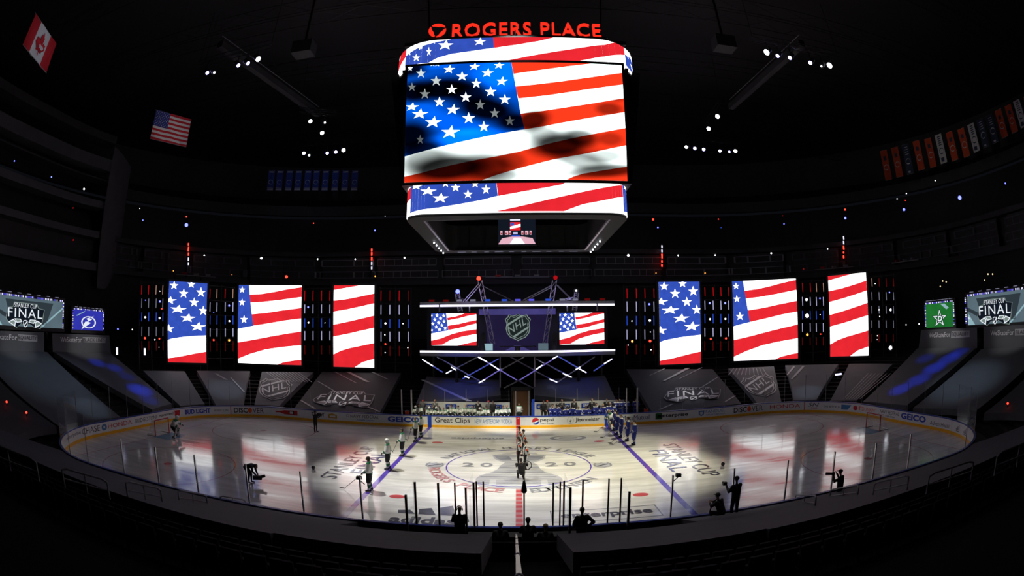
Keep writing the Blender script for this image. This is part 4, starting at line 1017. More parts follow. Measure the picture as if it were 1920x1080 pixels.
# curved end wall of the balconies
P0 = on_wall(196, 380, 21.2); P1 = on_wall(244, 380, 21.2)
s0, s1 = rim_s(*P0[:2]), rim_s(*P1[:2])
a = MB(); n = 10
for i in range(n):
    t0, t1 = i/n, (i+1)/n
    def dd(t): return 21.0+2.2*t*t
    A, B = rim(s0+(s1-s0)*t0, dd(t0)), rim(s0+(s1-s0)*t1, dd(t1))
    def top(t): return 30.5-1.5*t
    def bot(t): return 12.6+9*max(0, t-.35)**1.5
    a.face([(A.x, A.y, bot(t0)), (B.x, B.y, bot(t1)), (B.x, B.y, top(t1)), (A.x, A.y, top(t0))], 'fascia')
tag(a.build('wall_balcony_end'), kind='structure')

# ------------------------------------------------------------------ cloth covers over the lower seats
def bil(q, u, v):
    (tl, tr, br, bl_) = q
    return ((bl_[0]*(1-u)+br[0]*u)*(1-v)+(tl[0]*(1-u)+tr[0]*u)*v, (bl_[1]*(1-u)+br[1]*u)*(1-v)+(tl[1]*(1-u)+tr[1]*u)*v)
def sdz(s, d, lift=0): return rim(s, d, rise(d)+lift)
def to_sd(px, py):
    P = on_bowl(px, py)
    return (rim_s(P[0], P[1]), sd(P[0], P[1]))
def tarp(name, q, label, nu=14, nv=6, d_bot=None, skirt=.5, m='tarp'):
    """q = top-left, top-right, bottom-right, bottom-left seen from the camera"""
    c = [to_sd(*p) for p in q]
    if d_bot is not None: c[2] = (c[2][0], d_bot); c[3] = (c[3][0], d_bot)
    t = thing('seat_cover', label, 'seat cover', (0, 0, 0))
    def at(u, v, lift=0):
        s, d = bil(c, u, v); sag = .05*math.sin(v*PI*7); return sdz(s, d, sag*0+lift)
    a = MB(); G = [[at(i/nu, j/nv) for i in range(nu+1)] for j in range(nv+1)]
    for j in range(nv): a.strip(G[j], G[j+1], m)
    for row in (G[0], G[-1], [r[0] for r in G], [r[-1] for r in G]):
        a.strip(row, [Vector((p[0], p[1], p[2]-skirt)) for p in row], m)
    a.build('cloth', t); return t, at, c
def pxmap(lift=.05):
    def f(x, y, k=1):
        P = on_bowl(x, y, lift+.02*k); return P
    return f
def stripes(t, lst):
    f = pxmap(.03)
    for (x0, y0, x1, y1, w0, w1, m) in lst:
        a = MB(); n = 6
        L_ = [f(x0+(x1-x0)*i/n-(w0+(w1-w0)*i/n)/2, y0+(y1-y0)*i/n) for i in range(n+1)]; R_ = [f(x0+(x1-x0)*i/n+(w0+(w1-w0)*i/n)/2, y0+(y1-y0)*i/n) for i in range(n+1)]
        a.strip(L_, R_, m); a.build('printed_stripe', t)
T = {}
def mk(key, q, lab, **k): T[key] = tarp(key, q, lab, **k); return T[key][0]
mk('A', [(-110, 650), (-54, 650), (106, 800), (30, 826)], 'dark cover over the seats at the far left edge, with two red lamps on it', m='tarpd')
mk('B', [(-45, 652), (88, 660), (226, 782), (112, 800)], 'blue-grey cover over seats below the left EQUALITY banner')
mk('C', [(100, 659), (207, 662), (322, 757), (285, 768)], 'blue-lit cover over seats below the left BLACK LIVES banner')
t = mk('D', [(268, 695), (346, 696), (384, 758), (338, 761)], 'plain grey cover below the star screen at the far left')
t = mk('E', [(369, 695), (469, 696), (456, 759), (405, 760)], 'grey cover with a pale diagonal print, left of the left shield cover')
stripes(t, [(432, 707, 458, 735, 2, 3, 'tarpl'), (404, 700, 425, 712, 5, 5, 'tarpn')])
t = mk('F', [(491, 697), (588, 698), (524, 761), (477, 759)], 'grey cover printed with a shield emblem, left side')
stripes(t, [(500+6*i, 698, 524+6*i, 716, 1.4, 1.4, 'tarpl') for i in range(11)])
q = [(494, 710), (551, 718), (538, 752), (483, 748)]
def shl(q):
    f = pxmap(.05)
    return lambda u, v, k=1: f(*bil(q, u, v), k)
a = MB(); shield(a, shl([(489, 706), (551, 712), (541, 754), (480, 747)]), (0, 0, 1, 1), 'tarpl', 'tarpk', 'tarpd', 'tarpl'); a.build('shield_emblem', t)
t = mk('G', [(604, 697), (752, 699), (712, 774), (552, 765)], 'dark grey cover printed with the large final logo, left side', m='tarpd')
stripes(t, [(628, 697, 668, 718, 2, 2.5, 'tarpn'), (652, 697, 690, 716, 8, 7, 'tarpn'), (697, 697, 727, 711, 5, 4, 'tarpn'), (596, 715, 627, 733, 2, 3, 'tarpl'), (565, 751, 590, 766, 4, 6, 'tarpn'), (688, 762, 712, 772, 5, 4, 'tarpn')])
a = MB(); final_logo(a, shl([(600, 733), (703, 734), (702, 766), (578, 759)]), (0, 0, 1, 1), 'tarpk', 'tarpw', 'tarpn', shade='tarpn'); a.build('final_logo', t)
t = mk('H', [(800, 706), (937, 712), (939, 741), (780, 758)], 'blue-lit grey cover behind the left bench', m='tarp')
stripes(t, [(792, 712, 880, 752, 7, 10, 'tarpl')])
t = mk('I', [(1000, 712), (1134, 704), (1158, 757), (1002, 741)], 'blue-lit grey cover behind the right bench', m='tarp')
t = mk('J', [(1174, 692), (1336, 692), (1390, 757), (1222, 772)], 'dark grey cover printed with the large final logo, right side', m='tarpd')
stripes(t, [(1246, 691, 1218, 704, 3, 2, 'tarpn'), (1290, 690, 1245, 714, 8, 5, 'tarpn'), (1316, 689, 1274, 710, 2.5, 2, 'tarpl'), (1346, 707, 1317, 725, 2.5, 2.5, 'tarpl'), (1378, 742, 1358, 754, 4, 4, 'tarpn'), (1262, 757, 1236, 768, 4, 4, 'tarpn')])
a = MB(); final_logo(a, shl([(1246, 727), (1350, 725), (1358, 746), (1244, 757)]), (0, 0, 1, 1), 'tarpk', 'tarpw', 'tarpn', shade='tarpn'); a.build('final_logo', t)
t = mk('K', [(1365, 691), (1451, 687), (1465, 753), (1420, 756)], 'grey cover printed with a shield emblem, right side')
stripes(t, [(1376+6*i, 690, 1366+8*i, 703, 1.4, 1.4, 'tarpl') for i in range(10)])
a = MB(); shield(a, shl([(1382, 709), (1446, 697), (1466, 741), (1408, 746)]), (0, 0, 1, 1), 'tarpl', 'tarpk', 'tarpd', 'tarpl'); a.build('shield_emblem', t)
t = mk('L', [(1472, 685), (1572, 683), (1531, 750), (1488, 751)], 'pale grey cover with two diagonal stripes, right of the right stairway')
stripes(t, [(1507, 686, 1484, 711, 5, 4, 'tarpl'), (1489, 687, 1476, 703, 4, 3, 'tarpn')])
t = mk('M', [(1592, 682), (1674, 682), (1606, 751), (1556, 752)], 'grey cover with fine slanting lines below the far right screen')
stripes(t, [(1640-7*i+30, 700, 1612-5*i, 748, 1.2, 1.2, 'tarpn') for i in range(7)])
mk('N', [(1720, 653), (1830, 652), (1700, 760), (1618, 753)], 'blue-lit cover over seats below the right EQUALITY banner')
mk('O', [(1841, 654), (1963, 650), (1830, 770), (1712, 765)], 'teal-lit cover over seats below the right BLACK LIVES banner')
mk('P', [(1972, 652), (2060, 640), (1960, 815), (1845, 775)], 'dark cover at the right edge with a single red lamp on it', m='tarpd')
# the long covers on the near side
def near_cover(sa, sb, d0, d1, lab):
    t = thing('seat_cover', lab, 'seat cover', (0, 0, 0)); S = s_range(sa, sb, .8); a = MB(); n = 5
    def hz(d): return 1.02+(rise(7.2)-1.02)*(d-.2)/7.0
    G = [[rim(s, d0+(d1-d0)*j/n, hz(d0+(d1-d0)*j/n)) for s in S] for j in range(n+1)]
    for j in range(n): a.strip(G[j], G[j+1], 'tarpe')
    for row in (G[0], G[-1], [r[0] for r in G], [r[-1] for r in G]): a.strip(row, [Vector((p[0], p[1], p[2]-.6)) for p in row], 'tarpe')
    a.build('cloth', t)
    a = MB()
    for dq in (.33, .66):
        dz = d0+(d1-d0)*dq; a.strip([rim(s, dz, hz(dz)+.02) for s in S], [rim(s, dz+.035, hz(dz)+.03) for s in S], 'tarpd')
    a.build('seam', t); return t
sl = rim_s(*on_bowl(913, 1043)[:2]); sr = rim_s(*on_bowl(1034, 1045)[:2]); slt = rim_s(*on_bowl(936, 1003)[:2]); srt = rim_s(*on_bowl(1009, 1003)[:2])
sb0 = -(LX+2*QA+2*LY+LX-6.3)
# (the seats behind the penalty boxes start further back)
near_cover(-(SMAX-.9), -(SMAX-6.1), 2.2, 7.0, 'short end of the long grey cover, directly left of the centre aisle')
near_cover(SMAX-6.1, SMAX-1.2, 2.2, 7.0, 'short end of the long grey cover, directly right of the centre aisle')
near_cover(-(SMAX-6.1), -54.2, .18, 7.2, 'long grey cover sweeping from the lower centre to the left edge')
near_cover(54.2, SMAX-6.1, .18, 7.2, 'long grey cover sweeping from the lower centre to the right edge')
# the banners that hang upright behind the end covers
def upright(q, d, lab, txt1, box1, txt2, box2, tl=None):
    t = thing('cloth_banner', lab, 'banner'); n = 10
    def pos(x, y, k=0): return Vector(on_wall(x, y, d-.03*k))
    a = MB(); a.strip([pos(*bil(q, i/n, 0)) for i in range(n+1)], [pos(*bil(q, i/n, 1)) for i in range(n+1)], 'tarp'); a.build('cloth', t)
    def f(u, v, k=1, bx=None): return pos(*bil(bx, u, v), k)
    a = MB(); write(a, txt1, 'tarpw', lambda u, v, k=1: f(u, v, k, box1), (0, 0, 1, 1), .03); a.build('lettering', t)
    a = MB(); a.strip([f(i/8, 0, 1, box2) for i in range(9)], [f(i/8, 1, 1, box2) for i in range(9)], 'tarpl'); write(a, txt2, 'tarpk', lambda u, v, k=1: f(u, v, k, box2), (.03, .14, .97, .86), .01, k=4); a.build('boxed_lettering', t)
upright([(-14, 620), (83, 623), (83, 661), (-12, 658)], 13.2, 'grey hanging banner lettered WeSkateFor EQUALITY at the left edge', 'WeSkateFor', [(-24, 624), (32, 628), (32, 638), (-24, 635)], 'EQUALITY', [(34, 627), (70, 629), (70, 641), (34, 638.5)])
upright([(98, 625), (205, 629), (208, 663), (99, 660)], 13.2, 'grey hanging banner lettered WeSkateFor BLACK LIVES left of the stage', 'WeSkateFor', [(113, 632), (153, 632), (153, 642), (114, 641)], 'BLACK LIVES', [(155, 632), (198, 633), (197.5, 643), (155, 642)])
upright([(1727, 619), (1832, 614), (1832, 653), (1722, 655)], 13.2, 'grey hanging banner lettered WeSkateFor EQUALITY right of the stage', 'WeSkateFor', [(1741, 624), (1781, 622), (1782, 632), (1742, 633)], 'EQUALITY', [(1784, 621), (1818, 620), (1818, 632), (1783, 634)])
upright([(1844, 613), (1940, 608), (1940, 655), (1844, 655)], 13.2, 'grey hanging banner lettered WeSkateFor BLACK LIVES at the right edge', 'WeSkateFor', [(1857, 620), (1901, 618), (1901, 628), (1857, 629)], 'BLACK LIVES', [(1903, 617), (1950, 615), (1950, 627), (1903, 629)])
# ------------------------------------------------------------------ end-zone video walls
def side_screen(BL, BR, TL, d, lab, kind):
    A, B = on_wall(*BL, d), on_wall(*BR, d); A[2] = B[2] = (A[2]+B[2])/2
    R = B-A; w_ = np.linalg.norm(R); R /= w_; s = Scr(A, R, w_, 1)
    h = at_plane(*TL, A, s.N)[2]-A[2]; s.h = h
    mid = (A+B)/2; t = thing('video_wall', lab, 'screen', (mid[0], mid[1], A[2])); put = under(t)
    a = MB(); s.box(a, 'black', .35, .8); cab = put(a, 'cabinet'); a = MB()
    if kind == 'final':
        a.face([s.at(0, 0), s.at(1, 0), s.at(1, 1), s.at(0, 1)], 'e_sg')
        for pts, m in (([(0, 0), (.12, 0), (.0, .45)], 'e_sgl'), ([(0, .62), (.0, .5), (.16, .28), (.22, .36)], 'e_sgd'), ([(.25, .1), (.75, .1), (.85, .9), (.15, .9)], 'e_sgd'), ([(.66, 0), (.69, 0), (1, .72), (1, .80)], 'e_sgl'), ([(.0, .2), (.05, .2), (.0, .33)], 'e_sw')):
            pts = clip(pts, 0, 0, 1, 1); poly(a, pts, m, s.at, 1)
        final_logo(a, s.at, (.16, -.06, .72, .82), 'e_sk', 'e_sw', 'e_ssl', 2, shade='e_ssl')
    elif kind == 'bolt':
        a.face([s.at(0, 0), s.at(1, 0), s.at(1, 1), s.at(0, 1)], 'e_sb')
        ringpoly(a, .5, .40, .25, .31, .045, 'e_sw', s.at, 1, 40)
        poly(a, [(.70, .76), (.42, .58), (.50, .46), (.38, .42), (.26, .02), (.58, .38), (.48, .42), (.62, .56), (.52, .62)], 'e_sw', s.at, 2)
        poly(a, [(.08, .72), (.36, .96), (.38, .93), (.10, .69)], 'e_sgl', s.at, 1)
    else:
        a.face([s.at(0, 0), s.at(1, 0), s.at(1, 1), s.at(0, 1)], 'e_sgr')
        poly(a, star_pts(.5, .36, .30, -.42), 'e_sk', s.at, 1); poly(a, [(x, y) for x, y in star_pts(.5, .36, .26, -.37)], 'e_sw', s.at, 2); poly(a, star_pts(.5, .36, .19, -.27), 'e_sgr', s.at, 3)
        write(a, 'D', 'e_sk', s.at, (.40, .22, .63, .50), .08, .1, k=4); write(a, 'D', 'e_sw', s.at, (.43, .25, .60, .47), .04, .1, k=5)
        poly(a, [(.55, .96), (.75, .72), (.85, .78), (.7, .96)], 'e_sgl', s.at, 1); pass
    dsp = a.build('display', cab)
    a = MB(); rnd = random.Random(7)
    asp = s.h/s.w
    n = int(s.w/.16)
    for i in range(n):
        u = i/n
        if rnd.random() < .8: poly(a, [(u, 1.0+rnd.random()*.02), (u+.6/n, 1.0), (u+.6/n, 1.06), (u, 1.07)], rnd.choice(['e_tick', 'e_tickb', 'e_tickb', 'e_tw']), s.at, 3)
    n = int(s.h/.16)
    for sgx in ((1,) if kind == 'final' and A[0] < 0 else (-1,) if kind == 'final' else (-1, 1)):
        for i in range(n):
            v = i/n; u0 = 1.0 if sgx > 0 else -.04
            if rnd.random() < .85: poly(a, [(u0, v), (u0+.05*asp*1.2, v), (u0+.05*asp*1.2, v+.6/n), (u0, v+.6/n)], rnd.choice(['e_tick', 'e_tickb', 'e_tw']), s.at, 3)
    put(a, 'flickering_border')
    a = MB()
    for u in (.2, .8):
        b = s.at(u, 0)-s.N*.6; a.bar((b[0], b[1], rise(14)-1), (b[0], b[1], b[2]+s.h+.6), .1, 'blackmetal', 4)
    for i in range(7): p = s.at(.07+i*.14, 1.14)-s.N*.1; a.box(p, (.35, .35, .05), 'e_tdw')
    put(a, 'rigging')
side_screen((-12, 611), (117, 614), (6, 553), 14, 'wide video wall with the final logo at the left edge', 'final')
side_screen((138, 618), (193, 620), (139, 580), 14, 'small blue video wall with a white lightning bolt in a ring', 'bolt')
side_screen((1737, 615), (1788, 612), (1736, 571), 14, 'small green video wall with a white star and letter D', 'star')
side_screen((1815, 608), (1935, 604), (1815, 556), 14, 'wide video wall with the final logo at the right edge', 'final')
# lamps that tint the covers
for x, y, p, an in ((262, 731, 45000, 8), (280, 750, 14000, 6), (238, 706, 9000, 6), (182, 680, 24000, 6), (215, 690, 20000, 6)): spot('cover_beam', (-30, 2, 26), tuple(on_bowl(x, y)), p, an, BLUE, 1)
for x, y, p, an in ((1688, 730, 34000, 7), (1722, 712, 28000, 8), (1752, 690, 34000, 8), (1780, 672, 28000, 8), (1798, 660, 18000, 7), (1735, 672, 12000, 7)): spot('cover_beam', (30, 2, 26), tuple(on_bowl(x, y)), p, an, BLUE, 1)
spot('cover_beam', (-20, 0, 28), tuple(on_bowl(170, 765)), 7000, 9, COOL, .9); spot('cover_beam', (-18, 9, 28), tuple(on_bowl(95, 705)), 9000, 24, COOL, 1)
spot('cover_beam', (24, 0, 28), tuple(on_bowl(1810, 715)), 9000, 20, COOL, 1)
spot('cover_beam', (-18, 12, 28), tuple(on_wall(158, 645, 13.2)), 16000, 10, WHITE, 1); spot('cover_beam', (18, 12, 28), tuple(on_wall(1775, 636, 13.2)), 18000, 10, WHITE, 1)
spot('cover_beam', (-24, -4, 20), tuple(on_wall(30, 640, 13.2)), 6000, 15, WHITE, 1); spot('cover_beam', (24, -4, 22), tuple(on_wall(1895, 632, 13.2)), 7000, 14, WHITE, 1)
spot('cover_beam', (18, 6, 28), tuple(on_bowl(1515, 735)), 9000, 8, COOL, .9); spot('cover_beam', (-18, 6, 28), tuple(on_bowl(425, 730)), 8000, 11, COOL, .9)
spot('cover_beam', (-16, 2, 28), tuple(on_bowl(640, 748)), 15000, 8, (1, .92, .9), 1); spot('cover_beam', (16, 2, 28), tuple(on_bowl(1290, 742)), 15000, 8, (1, .94, .95), 1)
spot('cover_beam', (-16, 2, 28), tuple(on_bowl(515, 730)), 9000, 10, (1, .86, .84), 1); spot('cover_beam', (16, 2, 28), tuple(on_bowl(1425, 725)), 9000, 10, (1, .85, .83), 1)
spot('cover_beam', (-10, 2, 26), tuple(on_bowl(870, 728)), 14000, 14, BLUE, .9); spot('cover_beam', (12, 2, 26), tuple(on_bowl(1080, 722)), 8000, 14, BLUE, .9)
spot('cover_beam', (0, 4, 26), tuple(on_bowl(850, 750)), 3600, 20, COOL, .9); spot('cover_beam', (2, 4, 26), tuple(on_bowl(1080, 748)), 3600, 20, COOL, .9)

# ------------------------------------------------------------------ the broadcast stage
ST = thing('broadcast_stage', 'raised broadcast set in the middle with a glowing roof edge and shield backdrop', 'stage', (0, 20, 2)); stp = under(ST)
def sx(X, Y): return (740+X/4.154, 480+Y/4.154)
def sty(X, Y, y): return Vector(aty(*sx(X, Y), y))
def slab(pts, z0, z1, m):
    a = MB(); n = len(pts)
    a.raw([(x, y, z0) for x, y in pts]+[(x, y, z1) for x, y in pts], [tuple(range(n-1, -1, -1)), tuple(range(n, 2*n))]+[(i, (i+1) % n, n+(i+1) % n, n+i) for i in range(n)], m); return a
YF, YE = 18.5, 19.3
plan = [(-9.75, YE), (-2.9, YF), (2.9, YF), (9.75, YE), (9.9, 22.5), (-9.9, 22.5)]
stp(slab(plan, 6.05, 6.45, 'grey'), 'floor_slab'); stp(slab([(x*1.0, y) for x, y in plan], 11.12, 11.45, 'grey'), 'roof_slab')
def fr(z0, z1):
    a = MB(); pts = [(-9.75, YE-.03), (-2.9, YF-.03), (2.9, YF-.03), (9.75, YE-.03)]; a.strip([(x, y, z0) for x, y in pts], [(x, y, z1) for x, y in pts], 'e_led'); return a
o = stp(fr(6.42, 6.60), 'lower_light_strip'); o['label'] = 'glowing white strip along the floor edge'
o = stp(fr(10.97, 11.15), 'upper_light_strip'); o['label'] = 'glowing white strip along the roof edge'
# backdrop with the shield
s = Scr((-3.2, 21.6, 6.55), (1, 0, 0), 6.4, 4.3); a = MB(); a.face([s.at(0, 0), s.at(1, 0), s.at(1, 1), s.at(0, 1)], 'e_sp')
a.face([s.at(-.12, 1.0, 2), s.at(1.12, 1.0, 2), s.at(1.12, .86, 2), s.at(-.12, .86, 2)], 'e_spt')
poly(a, [(.3, 0), (.7, 0), (.55, .12), (.45, .12)], 'e_spt', s.at, 1)
q0, q1 = s.uv(*sx(860, 663)), s.uv(*sx(1060, 443))
shield(a, s.at, (q0[0], q0[1], q1[0], q1[1]), 'e_ssl', 'e_ssd', 'e_ssd', 'e_ssl', 2); o = stp(a, 'shield_backdrop'); o['label'] = 'dark purple backdrop with a silver shield lettered NHL'
a = MB(); a.box((0, 22.0, 8.6), (19, .15, 5.0), 'black'); stp(a, 'rear_wall')
for (x0, y0, x1, y1) in ((286, 446, 636, 697), (1285, 440, 1630, 690)):
    A = sty(x0, y1, 18.9); B = sty(x1, y0, 18.9); s = Scr((A.x, 18.9, A.z), (1, 0, 0), B.x-A.x, B.z-A.z)
    a = MB(); picture(a, s, 'e_w', flag_stage()); o = stp(a, 'stage_display'); a = MB(); s.box(a, 'blackmetal', .18, .25); stp(a, 'display_housing')
    o['label'] = 'flag screen on the stage'
    for u in (.18, .85):
        a = MB(); p = s.at(u, 1); a.bar(p-s.N*.1, (p[0], p[1]+.1, 11.15), .09, 'truss', 4); stp(a, 'hanger')
def lattice(a_, b_, w_, m='truss', n=9):
    a = MB(); A, B = Vector(a_), Vector(b_); d = (B-A).normalized(); s_ = d.cross(Vector((0, 1, 0))).normalized()*w_/2; e = Vector((0, w_/2, 0))
    R = [s_+e, s_-e, -s_-e, -s_+e]
    for r in R: a.bar(A+r, B+r, .035, m, 4)
    for i in range(n):
        p, q = A.lerp(B, i/n), A.lerp(B, (i+1)/n)
        for j in range(4): a.bar(p+R[j], q+R[(j+1) % 4], .022, m, 3)
    return a
for (x0, y0, x1, y1) in ((665, 195, 765, 690), (1245, 190, 1170, 690), (488, 290, 512, 430), (1418, 285, 1400, 425)): stp(lattice(sty(x0, y0, 20.6), sty(x1, y1, 20.6), .42), 'lattice_truss')
for (x0, y0, x1, y1) in ((655, 215, 530, 360), (690, 235, 910, 345), (1215, 232, 1000, 345), (1255, 220, 1385, 350), (520, 330, 560, 350), (1390, 322, 1260, 348)):
    a = MB(); A, B = sty(x0, y0, 20.3), sty(x1, y1, 20.3); a.bar(A, B, .05, 'truss', 5); a.bar(A+Vector((.18, 0, -.1)), B+Vector((.18, 0, -.1)), .05, 'truss', 5); stp(a, 'brace')
for (x0, y0, x1, y1, mid, m) in ((215, 805, 375, 905, 0, 'e_ledb'), (650, 785, 400, 915, .0, None), (330, 785, 690, 990, 0, None), (810, 800, 530, 955, 0, 'e_ledb'), (650, 785, 950, 965, .0, 'e_ledp'), (950, 965, 1080, 1030, 0, None), (830, 880, 655, 990, 0, 'e_ledp'), (1010, 785, 830, 885, 0, None), (900, 785, 1100, 895, 0, None), (1270, 780, 975, 965, 0, 'e_ledp'), (975, 965, 850, 1030, 0, None), (1100, 800, 1380, 945, 0, None), (1270, 780, 1495, 910, 0, 'e_ledb'), (1100, 900, 1265, 985, 0, None), (1560, 785, 1265, 985, 0, None), (1695, 800, 1550, 895, 0, 'e_ledb'), (822, 785, 822, 1025, 0, None), (1090, 785, 1090, 1030, 0, None)):
    a = MB(); A, B = sty(x0, y0, 19.4), sty(x1, y1, 19.4); a.bar(A, B, .07, 'truss', 5); o = stp(a, 'under_strut')
    if m:
        a = MB(); n_ = Vector((0, -.09, 0)); a.bar(A+n_, B+n_, .05, m, 5); stp(a, 'strut_glow')  # emissive overlay painting the light that falls on the metal strut
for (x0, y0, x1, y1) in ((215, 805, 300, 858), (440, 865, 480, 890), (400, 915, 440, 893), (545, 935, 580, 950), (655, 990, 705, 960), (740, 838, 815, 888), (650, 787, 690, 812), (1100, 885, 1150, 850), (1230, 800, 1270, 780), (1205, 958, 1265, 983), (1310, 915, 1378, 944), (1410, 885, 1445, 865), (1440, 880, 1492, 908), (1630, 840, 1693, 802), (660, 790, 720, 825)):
    a = MB(); a.bar(sty(x0, y0, 19.25), sty(x1, y1, 19.25), .05, 'e_ledw', 5); stp(a, 'strut_glint')  # short emissive pieces painting the brightest light on the struts
for x, y, k in ((655, 175, 'e_orr'), (1252, 168, 'e_tr'), (491, 277, 'e_ob'), (1413, 270, 'e_ow')):
    a = MB(); p = sty(x, y, 20.5); a.bar(p, p+Vector((0, -.1, 0)), .22 if k != 'e_ow' else .08, k, 10); a.bar(p, p+Vector((0, .35, 0)), .26, 'black', 8); stp(a, 'tower_lamp')
for x, k in ((290, 'e_tdr'), (400, 'e_tdr'), (507, 'e_tdw'), (610, 'e_tdw'), (725, 'e_tb'), (855, 'e_tb'), (960, 'e_tickb'), (1065, 'e_tickb'), (1195, 'e_tb'), (1305, 'e_tdw'), (1405, 'e_tdw'), (1500, 'e_tdr'), (1615, 'e_tdr')):
    a = MB(); p = sty(x, 345, 20.0); p.z = 11.62; a.box(p, (.62, .3, .3), 'black'); a.box(p+Vector((0, -.17, .02)), (.55, .03, .2), k); stp(a, 'roof_lamp')
a = MB(); a.box((0, 20.2, 7.0), (3.6, .8, .1), 'blackmetal'); a.bar((0, 20.2, 6.45), (0, 20.2, 7), .3, 'blackmetal', 8)
for x in (-3.0, 2.6): a.box((x, 20.4, 6.95), (1.0, .1, .7), 'e_sgl' if x < 0 else 'e_sg')
stp(a, 'presenter_desk')
for sx_ in (-1, 1):
    a = MB(); a.bar((sx_*6.2, 20.5, 2.2), (sx_*6.2, 20.5, 6.1), .16, 'blackmetal', 6); stp(a, 'stage_leg')
    a = MB(); a.bar((sx_*8.8, 22.0, 3), (sx_*8.8, 22.0, 11.2), .14, 'blackmetal', 6); stp(a, 'rear_post')
for x in (-2.2, 2.35):
    lab = 'black camera on a pedestal on the stage, '+('left' if x < 0 else 'right')+' of the shield'
    t = thing('broadcast_camera', lab, 'camera', (x*1.55, 19.4, 6.45)); a = MB(); a.bar((0, 0, 0), (0, 0, 1.1), .28, 'black', 8, .12); a.build('pedestal', t)
    a = MB(); a.box((0, 0, 1.45), (.5, 1.0, .55), 'black'); a.box((0, .1, 1.85), (.3, .4, .2), 'black'); a.build('body', t); a = MB(); a.bar((0, .4, 1.45), (0, 1.0, 1.45), .2, 'black', 10); a.build('lens', t)
spot('stage_wash', (0, 19.6, 11.0), (0, 21.5, 9.5), 260, 120, (.45, .35, 1), 1)
for sx_ in (-1, 1): spot('stage_wash', (sx_*4.6, 19.8, 11.0), (sx_*3.5, 20.6, 7.5), 160, 110, (.5, .4, 1), 1)
spot('stage_wash', (-6, 12, 12), (-4.5, 20.5, 12.5), 500, 30, (.55, .45, 1), 1); spot('stage_wash', (6, 12, 12), (4.5, 20.5, 12.5), 500, 30, (.55, .45, 1), 1)

# ------------------------------------------------------------------ suite fronts
US = [(205, 257, 470, 478), (272, 348, 477, 488), (364, 452, 484, 496), (470, 590, 487, 498), (604, 700, 488, 499), (708, 818, 488, 499), (833, 958, 486.5, 499), (979, 1105, 486, 499), (1118, 1240, 487, 498), (1252, 1360, 486, 497), (1377, 1468, 481, 493), (1485, 1570, 474, 487), (1590, 1673, 462, 476), (1692, 1772, 447, 460), (1788, 1866, 424, 440), (1882, 1940, 398, 416)]
for i, (x0, x1, ya, yb) in enumerate(US):
    side = 'left' if x1 < 960 else 'right'; kk = (7-i) if i < 7 else (i-6)
    ordn = ['nearest', 'second', 'third', 'fourth', 'fifth', 'sixth', 'seventh', 'eighth', 'ninth'][kk-1]
    lab = 'dim grid of suite windows, '+('nearest to' if kk == 1 else ordn+' '+side+' of')+' the centre'+(' on the '+side if kk == 1 else '')+', under the dark rim'
    A = on_wall(x0, ya, 21.9); sa = rim_s(A[0], A[1]); B = on_wall(x1, ya, 21.9); sb = rim_s(B[0], B[1])
    t = thing('suite_front', lab, 'suite window', (0, 0, 0), 0, 'suite fronts round the arena'); 
    for (z0, z1) in ((17.35, 18.2), (15.75, 16.6)):
        sh = .25 if z0 < 17 else 0
        a = MB(); SSS = s_range(sa-sh, sb+sh, 1.0); m = 'grey' if 3 < i < 11 else 'fascia'
        for za in (z0, z1): a.strip([rim(s, 21.9, za-.04) for s in SSS], [rim(s, 21.9, za+.04) for s in SSS], m)
        n = max(3, int((sb-sa+2*sh)/1.15)); rnd = random.Random(i*7+int(z0)); s = sa-sh
        for j in range(n+1):
            s = sa-sh+(sb-sa+2*sh)*j/n+(rnd.random()-.5)*.4*(0 < j < n); a.strip([rim(s-.035, 21.88, z0), rim(s+.035, 21.88, z0)], [rim(s-.035, 21.88, z1), rim(s+.035, 21.88, z1)], m)
        a.build('window_row', t)
    a = MB(); SSS = s_range(sa, sb, 1.5); a.strip([rim(s, 22.4, 15.4) for s in SSS], [rim(s, 22.4, 18.6) for s in SSS], 'fascia2'); a.build('back_wall', t)

# ------------------------------------------------------------------ people
def fuse(mb, name, voxel=.03, colour=None, mats=None, extra=None, smooth=2):
    """melt overlapping rounded limbs into one continuous surface; colour(point) picks a material"""
    me0 = mb.mesh('tmp'); o = bpy.data.objects.new('tmp', me0); COL.objects.link(o)
    md = o.modifiers.new('r', 'REMESH'); md.mode = 'VOXEL'; md.voxel_size = voxel; md.use_smooth_shade = True
    if smooth: ms = o.modifiers.new('s', 'SMOOTH'); ms.iterations = smooth; ms.factor = .5
    dg = bpy.context.evaluated_depsgraph_get(); dg.update()
    src = bpy.data.meshes.new_from_object(o.evaluated_get(dg)); bpy.data.objects.remove(o); bpy.data.meshes.remove(me0)
    V = [tuple(v.co) for v in src.vertices]; F = [tuple(p.vertices) for p in src.polygons]; bpy.data.meshes.remove(src)
    r = MB(); r.v = V; r.f = F
    for m in mats: r.mi(m)
    if colour is None: r.m = [0]*len(F)
    else:
        r.m = []
        for f in F:
            c = [sum(V[i][k] for i in f)/len(f) for k in range(3)]; r.m.append(r.mi(colour(c)))
    if extra: extra(r)
    me = r.mesh(name); me.polygons.foreach_set('use_smooth', [True]*len(me.polygons)); return me
V3 = Vector
